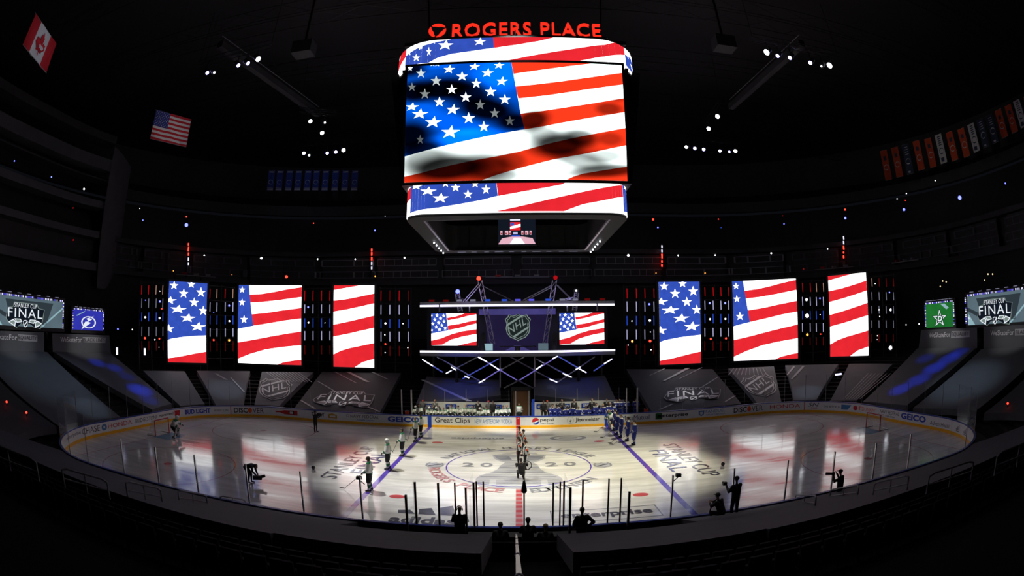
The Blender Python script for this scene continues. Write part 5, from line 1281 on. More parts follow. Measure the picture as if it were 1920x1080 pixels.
def pose(kind):
    """joints of a 1.80 m figure facing +y, x to its right"""
    J = dict(pel=V3((0, 0, .96)), chest=V3((0, .0, 1.30)), neck=V3((0, .01, 1.50)), head=V3((0, .03, 1.68)), shR=V3((.19, 0, 1.44)), shL=V3((-.19, 0, 1.44)),
             elR=V3((.27, -.03, 1.16)), elL=V3((-.27, -.03, 1.16)), haR=V3((.25, .10, .93)), haL=V3((-.25, .10, .93)), hiR=V3((.10, 0, .93)), hiL=V3((-.10, 0, .93)),
             knR=V3((.13, .03, .51)), knL=V3((-.13, .03, .51)), anR=V3((.14, 0, .09)), anL=V3((-.14, 0, .09)), toR=V3((.16, .17, .04)), toL=V3((-.16, .17, .04)))
    if kind == 'stick': J.update(elL=V3((-.30, .02, 1.15)), haL=V3((-.24, .26, 1.02)), haR=V3((.26, .12, .94)), knR=V3((.16, .05, .51)), anR=V3((.19, -.02, .09)), toR=V3((.22, .15, .04)), knL=V3((-.14, .04, .51)), anL=V3((-.15, .02, .09)))
    if kind == 'behind': J.update(elR=V3((.28, -.12, 1.18)), haR=V3((.05, -.19, 1.0)), elL=V3((-.28, -.12, 1.18)), haL=V3((-.05, -.20, .98)))
    if kind == 'folded': J.update(elR=V3((.27, .08, 1.20)), haR=V3((-.08, .22, 1.22)), elL=V3((-.27, .08, 1.20)), haL=V3((.08, .22, 1.17)))
    if kind == 'akimbo': J.update(elR=V3((.42, -.08, 1.20)), haR=V3((.18, .04, 1.0)), elL=V3((-.30, .0, 1.18)), haL=V3((-.26, .12, 1.0)))
    if kind == 'shoot': J.update(elR=V3((.27, .20, 1.30)), haR=V3((.10, .30, 1.58)), elL=V3((-.25, .22, 1.30)), haL=V3((-.07, .38, 1.56)), head=V3((0, .06, 1.68)))
    if kind == 'camside': J.update(elR=V3((.25, .16, 1.18)), haR=V3((.12, .36, 1.25)), elL=V3((-.30, .10, 1.2)), haL=V3((-.22, .40, 1.38)))
    if kind == 'bend': J.update(pel=V3((0, -.22, .90)), chest=V3((0, .12, 1.02)), neck=V3((0, .32, 1.06)), head=V3((0, .48, 1.02)), shR=V3((.18, .26, 1.02)), shL=V3((-.18, .26, 1.02)), elR=V3((.18, .30, .74)), elL=V3((-.16, .34, .74)), haR=V3((.08, .48, .52)), haL=V3((-.06, .50, .50)), hiR=V3((.10, -.20, .88)), hiL=V3((-.10, -.20, .88)), knR=V3((.13, .02, .50)), knL=V3((-.13, .02, .50)), anR=V3((.14, -.05, .09)), anL=V3((-.14, -.02, .09)), toR=V3((.15, .13, .04)), toL=V3((-.15, .15, .04)))
    if kind == 'sit':
        J.update(pel=V3((0, -.10, .52)), chest=V3((0, -.06, .86)), neck=V3((0, -.01, 1.06)), head=V3((0, .03, 1.24)), shR=V3((.19, -.04, 1.0)), shL=V3((-.19, -.04, 1.0)), elR=V3((.26, .08, .76)), elL=V3((-.26, .08, .76)), haR=V3((.12, .34, .74)), haL=V3((-.12, .34, .74)), hiR=V3((.10, -.08, .50)), hiL=V3((-.10, -.08, .50)), knR=V3((.15, .36, .50)), knL=V3((-.15, .36, .50)), anR=V3((.15, .34, .09)), anL=V3((-.15, .34, .09)), toR=V3((.16, .50, .04)), toL=V3((-.16, .50, .04)))
    if kind == 'kneel': J.update(pel=V3((0, -.12, .48)), chest=V3((0, .02, .78)), neck=V3((0, .08, .97)), head=V3((0, .14, 1.13)), shR=V3((.19, .05, .92)), shL=V3((-.19, .05, .92)), elR=V3((.24, .24, .74)), elL=V3((-.24, .24, .74)), haR=V3((.10, .42, .82)), haL=V3((-.10, .42, .80)), hiR=V3((.10, -.10, .46)), hiL=V3((-.10, -.10, .46)), knR=V3((.14, .22, .10)), knL=V3((-.16, .30, .46)), anR=V3((.13, -.2, .09)), anL=V3((-.16, .22, .09)), toR=V3((.13, -.32, .04)), toL=V3((-.17, .38, .04)))
    if kind == 'goalie': J.update(pel=V3((0, -.18, .78)), chest=V3((0, .02, 1.08)), neck=V3((0, .12, 1.25)), head=V3((0, .20, 1.42)), shR=V3((.23, .06, 1.2)), shL=V3((-.23, .06, 1.2)), elR=V3((.42, .16, .98)), elL=V3((-.42, .16, .98)), haR=V3((.40, .42, .80)), haL=V3((-.42, .42, .88)), hiR=V3((.13, -.16, .76)), hiL=V3((-.13, -.16, .76)), knR=V3((.26, .12, .48)), knL=V3((-.26, .12, .48)), anR=V3((.42, -.04, .10)), anL=V3((-.42, -.04, .10)), toR=V3((.5, .12, .04)), toL=V3((-.5, .12, .04)))
    return J
def torso(a, J, g, m, wide=1.0):
    up = (J['chest']-J['pel'])
    for sx_ in (-1, 1):
        sd_ = (J['shR']-J['shL']).normalized()*sx_
        a.cap(J['pel']+sd_*.07, J['chest']+sd_*.085*wide, .105+g, .11+g, m); a.cap(J['chest']+sd_*.08*wide, (J['shR'] if sx_ > 0 else J['shL'])-sd_*.03-Vector((0, 0, .02)), .105+g, .068+g, m)
    a.cap(J['pel'], J['chest'], .12+g, .115+g, m); a.cap(J['chest'], J['neck']-Vector((0, 0, .05)), .11+g, .07+g*.6, m)
def arm(a, J, s, g, m, to=1.0):
    a.cap(J['sh'+s], J['el'+s], .058+g, .045+g, m)
    if to > 0: a.cap(J['el'+s], J['el'+s].lerp(J['ha'+s], to), .044+g, .031+g, m)
def leg(a, J, s, g, m, lo=True, hi=True):
    if hi: a.cap(J['hi'+s], J['kn'+s], .088+g, .06+g, m)
    if lo: a.cap(J['kn'+s], J['an'+s], .058+g, .042+g*.7, m)
def hand_geo(r, J, s, m='skin'):
    e, h = J['el'+s], J['ha'+s]; d = (h-e).normalized(); sx_ = 1 if s == 'R' else -1
    side = d.cross(Vector((0, 0, 1)));  side = side.normalized() if side.length > .1 else Vector((1, 0, 0)); nrm = side.cross(d).normalized()
    a = MB(); a.cap(h, h+d*.08, .032, .036, m, 1, .6, 8, 2)
    for i, L_ in enumerate((.065, .075, .07, .055)):
        b = h+d*.10+side*(-.027+.018*i); k = b+d*L_*.5-nrm*.012; a.cap(b, k, .0095, .009, m, n=5, hs=1); a.cap(k, k+d*L_*.35-nrm*.03, .009, .007, m, n=5, hs=1)
    b = h+d*.03-side*.03*sx_; a.cap(b, b+d*.04-side*.03*sx_-nrm*.02, .011, .009, m, n=5, hs=1)
    r.raw(a.v, a.f, m)
def face_geo(r, J, skin='skin', dirn=None):
    h = J['head']; f = dirn or Vector((0, 1, 0)); rt = f.cross(Vector((0, 0, 1))).normalized() if abs(f.z) < .9 else Vector((1, 0, 0)); up = rt.cross(f).normalized()
    for sx_ in (-1, 1):
        c = h+f*.092+rt*(.033*sx_)+up*.015; a = MB(); a.ball(c, .011, 'hw', 6); r.raw(a.v, a.f, 'hw'); a = MB(); a.ball(c+f*.007, .006, 'hk', 5); r.raw(a.v, a.f, 'hk')
        a = MB(); a.ball(h+rt*(.083*sx_), .024, skin, 6, (.5, .8, 1.2)); r.raw(a.v, a.f, skin)
    a = MB(); a.cap(h+f*.098+up*.012, h+f*.115-up*.028, .008, .015, skin, n=6, hs=1); r.raw(a.v, a.f, skin)
    a = MB(); a.cap(h+f*.092-up*.055-rt*.02, h+f*.092-up*.055+rt*.02, .007, .007, 'redc', n=5, hs=1); r.raw(a.v, a.f, 'redc')
_people = {}
def figure(kind, outfit):
    key = (kind, outfit)
    if key in _people: return _people[key]
    J = pose(kind); parts = []; O = outfit
    skin = 'skind' if O in ('crew', 'crewtan') else 'skin'
    fdir = Vector((0, .45, -.9)).normalized() if kind == 'bend' else Vector((0, 1, 0))
    hockey = O in ('white', 'blue', 'gwhite', 'gblue'); vox = .034
    a = MB()
    torso(a, J, -.012, skin); h = J['head']
    a.cap(J['neck']-Vector((0, 0, .04)), h-Vector((0, 0, .05)), .056, .052, skin); a.cap(h-Vector((0, 0, .03))+fdir*.012, h+Vector((0, 0, .035)), .075, .088, skin, .92, 1.08)
    for s in 'RL': arm(a, J, s, -.008, skin); leg(a, J, s, -.012, skin); a.cap(J['an'+s], J['to'+s], .04, .032, skin)
    def ex(r):
        face_geo(r, J, skin, fdir)
        if not hockey:
            for s in 'RL': hand_geo(r, J, s, skin)
    parts.append(('body', fuse(a, 'body', vox, None, [skin], ex)))
    # hair or helmet
    def hair(m, name='hair'):
        a = MB(); a.ball(h+Vector((0, 0, .045))-fdir*.018, .102, m, 12, (.92, 1.02, .88)); a.cap(h-fdir*.05, h-fdir*.04-Vector((0, 0, .06)), .07, .055, m)
        parts.append((name, a.mesh(name)))
    def helmet(m):
        a = MB(); a.ball(h+Vector((0, -.01, .045)), .128, m, 14, (.92, 1.08, .86)); a.box(h+Vector((0, -.06, -.03)), (.20, .12, .10), m)
        a.cap(h+Vector((-.10, .03, -.03)), h+Vector((0, .07, -.115)), .009, .009, 'jk', n=5, hs=1); a.cap(h+Vector((.10, .03, -.03)), h+Vector((0, .07, -.115)), .009, .009, 'jk', n=5, hs=1)
        parts.append(('helmet', a.mesh('helmet')))
    if hockey:
        W = O in ('white', 'gwhite'); base = 'jw' if W else 'jb'; trim = 'jg' if W else 'jw'; pant = 'jk' if W else 'jb'
        a = MB(); g = .080 if O[0] == 'g' else .038 if kind == 'sit' else .062
        torso(a, J, g, base, 1.15)
        for s in 'RL': a.cap(J['sh'+s], J['el'+s], .062+g, .05+g, base); a.cap(J['el'+s], J['el'+s].lerp(J['ha'+s], .85), .05+g, .04+g*.6, base)
        a.cap(J['pel']-Vector((0, 0, .07)), J['pel'], .16+g*.3, .15+g*.5, base, 1.1, .85)
        def colr(c):
            c = Vector(c)
            for s in 'RL':
                e, hh = J['el'+s], J['ha'+s]; d = hh-e; t_ = (c-e).dot(d)/d.dot(d)
                if .1 < t_ < 1.1 and ((c-e)-d*t_).length < .12:
                    if W: return 'jk' if .62 < t_ < .72 else 'jg' if .40 < t_ < .62 else 'jk' if .32 < t_ < .40 else base
                    return 'jw' if .42 < t_ < .70 else base
            ax = (J['neck']-J['pel']); u = (c-J['pel']).dot(ax)/ax.dot(ax)
            if W:
                if u > .97: return 'jg'
                if -.12 < u < -.06: return 'jk'
                if -.06 < u < .04: return 'jg'
                if .04 < u < .08: return 'jk'
            else:
                if -.10 < u < .03: return 'jw'
                if u > .97: return 'jw'
            return base
        parts.append(('jersey', fuse(a, 'jersey', vox, colr, [base, trim, 'jk'])))
        # number on the back and crest on the chest
        if kind == 'stick':
            a = MB(); V, F, _ = letters('23' if W else '77', .03); c = J['chest']
            a.raw([(c.x-(x-.5)*-.26, c.y-.185, c.z-.06+(y-.5)*.27) for x, y in V], F, 'jg' if W else 'jw'); parts.append(('back_number', a.mesh('back_number')))
        a = MB()
        for s in 'RL': a.cap(J['hi'+s], J['hi'+s].lerp(J['kn'+s], .9), .155, .13, pant)
        a.cap(J['pel']-Vector((.06, 0, .05)), J['pel']-Vector((-.06, 0, .05)), .14, .14, pant)
        parts.append(('pants', fuse(a, 'pants', vox, None, [pant])))
        for s in 'RL':
            a = MB()
            if O[0] == 'g':
                f_ = Vector((0, .07, 0)); a.cap(J['kn'+s]+f_+Vector((0, 0, .12)), J['an'+s]+f_, .13, .12, 'jw', 1, .6); me = fuse(a, 'leg_pad', vox, None, ['jw']); parts.append(('leg_pad', me))
            else:
                a.cap(J['kn'+s], J['an'+s]+Vector((0, 0, .06)), .10, .075, base); k, n_ = J['kn'+s], J['an'+s]
                def cs(c, k=k, n_=n_):
                    t_ = (Vector(c)-k).dot(n_-k)/(n_-k).dot(n_-k)
                    return ('jk' if .30 < t_ < .38 or .60 < t_ < .68 else 'jg' if .38 < t_ < .60 else base) if W else ('jw' if .35 < t_ < .55 else base)
                parts.append(('sock', fuse(a, 'sock', .028, cs, [base, trim, 'jk'])))
            a = MB(); an, to = J['an'+s], J['to'+s]; d = (to-an); d.z = 0; d = d.normalized() if d.length > 1e-3 else Vector((0, 1, 0))
            a.cap(an+Vector((0, 0, .05))-d*.02, an+Vector((0, 0, -.0))-d*.03, .058, .055, 'jk'); a.cap(an-d*.05-Vector((0, 0, .02)), an+d*.17-Vector((0, 0, .03)), .045, .042, 'jk', n=8)
            a.bar(an-d*.12-Vector((0, 0, .082)), an+d*.20-Vector((0, 0, .082)), .009, 'steel', 4); a.bar(an-d*.06-Vector((0, 0, .09)), an-d*.06, .02, 'hw', 5); a.bar(an+d*.13-Vector((0, 0, .09)), an+d*.13-Vector((0, 0, .03)), .02, 'hw', 5)
            parts.append(('skate', a.mesh('skate')))
            a = MB(); e, hh = J['el'+s], J['ha'+s]; d = (hh-e).normalized(); gm = 'jk' if W else 'jb'
            a.cap(hh-d*.10, hh-d*.01, .062, .058, gm, n=8); sd_ = d.cross(Vector((0, 0, 1))); sd_ = sd_.normalized() if sd_.length > .1 else Vector((1, 0, 0)); nn_ = sd_.cross(d)
            a.cap(hh, hh+d*.05, .05, .045, gm, 1, .8, 8)
            for i in range(4):
                b = hh+d*.07+sd_*(-.036+.024*i); a.cap(b, b+d*.035-nn_*.02, .017, .016, gm, n=5, hs=1); a.cap(b+d*.035-nn_*.02, b+d*.02-nn_*.06, .016, .014, gm, n=5, hs=1)
            a.cap(hh+d*.01-sd_*.05, hh+d*.05-sd_*.065-nn_*.03, .018, .016, gm, n=5, hs=1); parts.append(('glove', a.mesh('glove')))
        if O[0] == 'g' or O == 'whitehelm': pass
        return_parts = parts
    elif O == 'ref':
        a = MB(); torso(a, J, .018, 'jw'); [arm(a, J, s, .016, 'jw', .92) for s in 'RL']
        def cr(c):
            c = Vector(c)
            for s in 'RL':
                e, hh = J['el'+s], J['ha'+s]; d = hh-e; t_ = (c-e).dot(d)/d.dot(d)
                if .15 < t_ < 1.1 and ((c-e)-d*t_).length < .08: return 'orangec' if .2 < t_ < .0 else ('jk' if int(c.z*22) % 2 else 'jw')
                u_, v_ = J['sh'+s], J['el'+s]; d = v_-u_; t_ = (c-u_).dot(d)/d.dot(d)
                if .5 < t_ < .85 and ((c-u_)-d*t_).length < .085 and c.x*(1 if s == 'R' else -1) > .17: return 'orangec'
            return 'jk' if int((c.x+5)*17+(c.y+5)*9) % 2 else 'jw'
        parts.append(('striped_shirt', fuse(a, 'striped_shirt', .026, cr, ['jw', 'jk', 'orangec'])))
        a = MB(); [leg(a, J, s, .022, 'jk') for s in 'RL']; a.cap(J['pel'], J['pel']-Vector((0, 0, .06)), .15, .14, 'jk', 1.05, .8); parts.append(('trousers', fuse(a, 'trousers', vox, None, ['jk'])))
        for s in 'RL':
            a = MB(); an = J['an'+s]; a.cap(an+Vector((0, 0, .04)), an, .055, .055, 'jk'); a.cap(an-Vector((0, .05, .03)), an+Vector((0, .17, -.035)), .045, .04, 'jk', n=8); a.bar(an+Vector((0, -.12, -.085)), an+Vector((0, .2, -.085)), .009, 'steel', 4); a.bar(an-Vector((0, .05, .09)), an-Vector((0, .05, 0)), .018, 'hw', 5); a.bar(an+Vector((0, .12, -.09)), an+Vector((0, .12, -.03)), .018, 'hw', 5); parts.append(('skate', a.mesh('skate')))
        hair('hair')
    else:
        top = {'suit': 'suit', 'gsuit': 'suitg', 'crew': 'jk', 'crewtan': 'jk', 'crewgrey': 'suitg'}[O]
        a = MB(); torso(a, J, .022, top); [arm(a, J, s, .018, top, .93) for s in 'RL']
        if 'suit' in O: a.cap(J['pel']-Vector((0, 0, .10)), J['pel'], .155, .15, top, 1.05, .85)
        def cj(c):
            c = Vector(c)
            if 'suit' in O:
                t_ = (c.z-J['chest'].z+.05)/(J['neck'].z-J['chest'].z+.05)
                if 0 < t_ < 1.2 and c.y > J['chest'].y+.06 and abs(c.x) < .012+.05*t_: return 'shirt' if abs(c.x) > .018 else 'jk'
            return top
        parts.append(('jacket' if 'suit' in O else 'sweatshirt', fuse(a, 'jacket', .028, cj, [top, 'shirt', 'jk'])))
        a = MB(); tm = 'suit' if 'suit' in O else 'jk'; [leg(a, J, s, .018, tm) for s in 'RL']; a.cap(J['pel'], J['pel']-Vector((0, 0, .06)), .14, .135, tm, 1.05, .8); parts.append(('trousers', fuse(a, 'trousers', vox, None, [tm])))
        for s in 'RL':
            a = MB(); an, to = J['an'+s], J['to'+s]; a.cap(an-Vector((0, 0, .03)), to, .048, .038, 'leather', n=8); parts.append(('shoe', a.mesh('shoe')))
        hair('hairg' if O == 'gsuit' else 'hair')
    _people[key] = (parts, J); return _people[key]
def head_part(J, what):
    h = J['head']; a = MB()
    if what in ('hw', 'hk'):
        a.ball(h+Vector((0, -.012, .045)), .138, what, 14, (.92, 1.08, .86)); a.box(h+Vector((0, -.065, -.03)), (.19, .11, .10), what)
        for sx_ in (-1, 1): a.cap(h+Vector((.10*sx_, .03, -.03)), h+Vector((0, .07, -.115)), .009, .009, 'jk', n=5, hs=1)
        return 'helmet', a
    if what == 'mask':
        a.ball(h+Vector((0, .02, .02)), .145, 'hw', 14, (.95, 1.1, 1.05))
        for i in range(5): a.cap(h+Vector((-.07+.035*i, .165, .05)), h+Vector((-.07+.035*i, .165, -.09)), .006, .006, 'steel', n=4, hs=1)
        return 'mask', a
    if what == 'cap':
        a.ball(h+Vector((0, -.005, .055)), .106, 'jk', 12, (.95, 1.05, .8)); a.cap(h+Vector((0, .08, .05)), h+Vector((0, .16, .04)), .06, .05, 'jk', 1, .2); return 'cap', a
    if what == 'phones':
        for sx_ in (-1, 1): a.ball(h+Vector((.10*sx_, 0, .0)), .05, 'jk', 8, (.5, 1, 1.1))
        P = [h+Vector((.105*math.cos(t_), 0, .01+.125*math.sin(t_))) for t_ in np.linspace(0, PI, 9)]; a.path(P, .013, 'jk', 6); return 'headphones', a
    m = {'hair': 'hair', 'fair': 'hairg', 'bald': 'skin', 'redhat': 'redc', 'orangehat': 'orangec'}[what]
    a.ball(h+Vector((0, -.018, .045)), .102, m, 12, (.92, 1.02, .88)); a.cap(h+Vector((0, -.05, 0)), h+Vector((0, -.04, -.06)), .07, .055, m)
    return 'hair' if 'hat' not in what else 'knit_cap', a
_hm = {}
def person(kind, outfit, loc, rz, label, head='hair', group=None, scale=1.0, name='person'):
    parts, J = figure(kind, outfit)
    t = thing(name, label, 'person', loc, rz, group); t.scale = (scale, scale, scale)
    for nm, me in parts:
        if nm in ('hair', 'helmet'): continue
        o = bpy.data.objects.new(nm, me); COL.objects.link(o); o.parent = t
    k = (kind, head)
    if k not in _hm:
        nm, a = head_part(J, head); me = a.mesh(nm); me.polygons.foreach_set('use_smooth', [True]*len(me.polygons)); _hm[k] = (nm, me)
    nm, me = _hm[k]; o = bpy.data.objects.new(nm, me); COL.objects.link(o); o.parent = t
    return t, J
def world(t, J, j):
    s = t.scale[0]; c, q = math.cos(t.rotation_euler[2]), math.sin(t.rotation_euler[2]); p = J[j]*s
    return Vector((t.location[0]+p.x*c-p.y*q, t.location[1]+p.x*q+p.y*c, t.location[2]+p.z))
def stick(hand, tip, label, group=None, goalie=False):
    """hockey stick held at 'hand', its blade lying at 'tip' on the ice"""
    hand, tip = Vector(hand), Vector((tip[0], tip[1], .02)); d = (tip-hand).normalized(); top = hand-d*.12
    t = thing('hockey_stick', label, 'hockey stick', (tip.x, tip.y, 0), 0, group); L_ = -Vector((tip.x, tip.y, 0))
    a = MB(); a.bar(top+L_, tip+L_, .016 if not goalie else .024, 'ink', 4); a.build('shaft', t)
    a = MB(); f = Vector((d.x, d.y, 0)).normalized(); p = tip+L_; a.bar(p+Vector((0, 0, .035)), p+f*.27+Vector((0, 0, .045)), .035, 'ink', 4, .028); a.build('blade', t)
ORD = ['nearest the camera', 'second', 'third', 'fourth', 'farthest from the camera']
FL = PI/2   # facing left (-x)
for (x, y, hd, tipx, lab) in ((694.5, 921, 'hair', (645, 917), 'white-jerseyed hockey player nearest the camera on the left blue line'), (728.5, 880, 'hw', None, 'white-jerseyed hockey player in a white helmet, second nearest on the left blue line'), (755.5, 855, 'hair', (736, 848), 'bareheaded white-jerseyed player in the middle of the left blue line'), (780, 828, 'fair', (764, 826), 'fair-haired white-jerseyed player before the blue board lettering, left blue line'), (790, 820, 'hair', None, 'white-jerseyed player farthest away on the left blue line')):
    P = atz(x, y, 0); t, J = person('stick', 'white', (P[0], P[1], 0), FL+.1, lab, hd, 'white team on the left blue line', 1.06)
    if tipx:
        tp = atz(tipx[0], tipx[1], 0); h_ = world(t, J, 'haL'); stick(h_, (tp[0], tp[1]), 'black hockey stick of the '+('nearest' if x < 700 else 'middle' if x < 760 else 'fair-haired')+' white-jerseyed player')
for (x, y, hd, tipx, lab) in ((1189, 834.5, 'hair', (1149, 834), 'blue-jerseyed player standing right of the right blue line, nearest the camera'), (1177, 826.5, 'hair', (1146, 831), 'blue-jerseyed player second nearest at the right blue line'), (1164.5, 820.5, 'fair', (1131, 821), 'fair-haired blue-jerseyed player third from the camera at the right blue line'), (1157, 815, 'hair', None, 'blue-jerseyed player fourth from the camera at the right blue line'), (1152.5, 808, 'hair', (1119, 810), 'blue-jerseyed player farthest away at the right blue line')):
    P = atz(x, y, 0); t, J = person('stick', 'blue', (P[0], P[1], 0), FL-.05, lab, hd, 'blue team at the right blue line', 1.04)
    if tipx:
        tp = atz(tipx[0], tipx[1], 0); stick(world(t, J, 'haL'), (tp[0], tp[1]), 'black hockey stick of the blue-jerseyed player '+{1189: 'nearest the camera', 1177: 'second from the camera', 1164.5: 'with fair hair', 1152.5: 'farthest away'}[x])
P = atz(1146, 804, 0); person('goalie', 'gwhite', (P[0], P[1], 0), FL, 'goalkeeper in grey-white pads at the far end of the right blue line', 'fair', None, 1.08)
P = atz(330, 820.5, 0); t, J = person('goalie', 'gwhite', (P[0], P[1], 0), -PI/2+.3, 'goalkeeper in white crouching in front of the left goal', 'mask', None, 1.1)
tp = atz(352, 803, 0); stick(world(t, J, 'haR'), (tp[0]-.2, tp[1]-1.3), 'goalkeeper stick held low in front of the left goal', None, True)
for (x, y, lab) in ((974.5, 848, 'referee in a striped shirt farthest away on the centre line'), (982, 855, 'referee in a striped shirt with orange armbands, second farthest on the centre line'), (972.5, 872, 'referee in a striped shirt on the centre line, head turned left'), (985, 880, 'referee in a striped shirt nearest the camera on the centre line')):
    P = atz(x, y, 0); person('behind', 'ref', (P[0], P[1], 0), FL, lab, 'hair', 'referees on the centre line', 1.03)
P = atz(981, 899, 0); t, J = person('kneel', 'crew', (P[0]-.1, P[1], 0), .15, 'crouching camera operator in black on the centre line holding a stabiliser ring', 'hair', None, 1.0)
t2 = thing('camera_stabiliser', 'black ring-shaped camera stabiliser held at the centre line', 'camera', tuple(world(t, J, 'haR')+Vector((.25, .05, -.1)))); a = MB()
a.path([(.30*math.cos(q), 0, .26*math.sin(q)) for q in np.linspace(0, 2*PI, 20)], .025, 'black', 6); a.build('ring', t2); a = MB(); a.box((0, 0, .05), (.2, .25, .18), 'black'); a.bar((0, .1, .05), (0, .28, .05), .06, 'black', 8); a.build('camera_body', t2)
P = atz(592, 810, 0); t, J = person('camside', 'crew', (P[0], P[1], 0), -PI*.6, 'camera operator in black on the ice before the left far boards', 'cap', None, 1.0)
t2 = thing('video_camera', 'black video camera on the shoulder of the left ice operator', 'camera', tuple(world(t, J, 'haL')), -PI*.6); a = MB(); a.box((0, -.1, .12), (.14, .42, .18), 'black'); a.build('body', t2); a = MB(); a.bar((0, .1, .12), (0, .26, .12), .05, 'black', 8); a.build('lens', t2)
P = atz(473, 906, 0); t, J = person('bend', 'crew', (P[0]-.1, P[1], 0), -PI/2, 'person in black bending forward over the striped reflection on the left ice', 'hair', None, 1.0)
t2 = thing('equipment_bag', 'dark camera gear held close above the ice by the bending person', 'camera', tuple(world(t, J, 'haR')+Vector((.05, 0, -.12))), .4); a = MB(); a.box((0, 0, 0), (.5, .22, .2), 'black'); a.build('body', t2); a = MB(); a.bar((.2, 0, .05), (.45, 0, .12), .08, 'black', 8); a.build('lens', t2)
# silhouettes on the near walkway
tag(shell([(.16, .35), (1.35, .35), (1.35, 0)], 'black', 'walkway', s_range(LX+QA+2, SMAX-6.3, 1)), 'black walkway step outside the near right boards', 'walkway'); bpy.data.objects['walkway'].pop('kind', None)
def edge_person(kind, outfit, px, top, y, rz, lab, head, sc=1.0):
    J = pose(kind); htop = (J['head'].z+.13)*sc; P = aty(px, top, y); return person(kind, outfit, (P[0], P[1], P[2]-htop), rz, lab, head, None, sc)
t, J = edge_person('camside', 'crew', 1383, 893, -13.45, .25, 'standing photographer in black seen from behind at the near right boards', 'cap', 1.0)
t2 = thing('photo_camera', 'black camera held out by the standing photographer at the near right glass', 'camera', tuple(world(t, J, 'haL')+Vector((-.05, .05, .02)))); a = MB(); a.box((0, 0, .05), (.16, .12, .13), 'black'); a.build('body', t2); a = MB(); a.bar((0, .05, .05), (0, .2, .05), .045, 'black', 8); a.build('lens', t2)
edge_person('kneel', 'crew', 1352, 925, -13.45, .6, 'crouching person in a cap beside the standing photographer', 'cap', 1.0)
a = MB(); P = aty(1338, 950, -13.3); a.path([(P[0]+.3*math.cos(q)+.15, P[1], P[2]-.35+.65*math.sin(q)) for q in np.linspace(PI*.95, PI*.45, 9)], .03, 'black', 6); tag(a.build('cable_loop'), 'black curved hose or cable held by the crouching person in a cap', 'cable')
t, J = edge_person('shoot', 'crew', 1579, 880, -13.5, .5, 'photographer in black raising a long camera at the near right corner', 'cap', 1.0)
t2 = thing('photo_camera', 'long-lens camera raised by the photographer at the near right corner', 'camera', tuple(world(t, J, 'haL')), .9); a = MB(); a.box((0, 0, .03), (.16, .12, .13), 'black'); a.build('body', t2); a = MB(); a.bar((0, .05, .03), (0, .38, .03), .05, 'black', 8, .06); a.build('lens', t2)
edge_person('folded', 'crew', 861, 949, -13.9, 0, 'person with headphones standing in the left penalty box, seen from behind', 'phones', 1.0)
edge_person('akimbo', 'crew', 1092, 951, -13.9, .2, 'person with one hand on the hip in the right penalty box, seen from behind', 'hair', 1.0)
for px, top, lab, hd in ((938, 979, 'timekeeper seated left of the centre post, head just showing', 'hair'), (990, 970, 'timekeeper seated right of the centre post, largest of the three heads', 'hair'), (1023, 982, 'timekeeper seated farthest right, head just showing', 'fair')):
    edge_person('sit', 'crew', px, top, -14.1, 0, lab, hd, 1.0)
t = thing('pole_microphone', 'black furry microphone on a thin pole at the centre near glass', 'microphone', (aty(982.7, 910, -12.9)[0], -12.9, aty(982.7, 920, -12.9)[2])); a = MB(); a.cap((0, 0, 0), (0, 0, .35), .11, .05, 'black'); a.build('wind_shield', t); a = MB(); a.bar((0, 0, -.4), (0, 0, 0), .03, 'black'); a.build('mount', t)

# ------------------------------------------------------------------ team benches
def bench(x0, x1, lab):
    t = thing('team_bench', lab, 'bench', ((x0+x1)/2, 14.2, 0)); cx_ = (x0+x1)/2; w_ = x1-x0
    a = MB(); a.box((0, .2, .22), (w_, 2.3, .4), 'darkstep'); a.build('platform', t)
    a = MB(); a.box((0, -.25, .80), (w_-.3, .4, .06), 'wood'); a.build('seat', t)
    a = MB(); a.box((0, 1.25, 1.15), (w_, .08, 1.62), 'boardw'); o = a.build('back_wall', t); o['label'] = 'white back wall'
    for q in (.04, .28, .52, .78):
        a = MB(); a.box((-w_/2+w_*q+.6, 1.195, 1.55), (1.0, .02, .42), 'blue')
        V, F, _ = letters('GEICO', .04); a.raw([(-w_/2+w_*q+.22+.76*x, 1.18, 1.43+.24*y) for x, y in V], F, 'boardw'); a.build('sponsor_plate', t)
    return t
bench(-9.1, -.75, 'left team bench with white back wall and players in white'); bench(1.25, 9.9, 'right team bench with white back wall and players in blue')
for i in range(5):
    x0 = -8.7+i*1.98
    if i < 4: glass_panel((x0, 15.5, 0), (x0+1.95, 15.5, 0), 1.95, 3.15, 'clear glass panel standing on the white wall behind the left bench', 'glass behind the left bench', 'grey', (0, 1), .02)
for i in range(4):
    x0 = 1.5+i*1.98; glass_panel((x0, 15.5, 0), (x0+1.95, 15.5, 0), 1.95, 3.15, 'clear glass panel standing on the white wall behind the right bench', 'glass behind the right bench', 'grey', (0, 1), .02)
for x, w_, lab in ((-10.3, .06, 'pale steel post at the outer end of the left bench'), (-9.4, .08, 'thick bright steel post beside the left bench gate'), (-.2, .06, 'steel post left of the dark doorway between the benches'), (.95, .05, 'steel post right of the dark doorway between the benches'), (9.6, .06, 'steel post inside the right end of the right bench'), (10.6, .08, 'thick bright steel post beyond the right bench')):
    a = MB(); a.bar((x, 13.15, 0), (x, 13.15, 3.3), w_, 'steel', 6); tag(a.build('steel_post'), lab, 'post')
a = MB(); a.bar((1.32, 13.2, 0), (1.32, 13.2, 2.5), .14, 'blue', 6); tag(a.build('padded_post'), 'blue padded post beside the centre doorway', 'post')
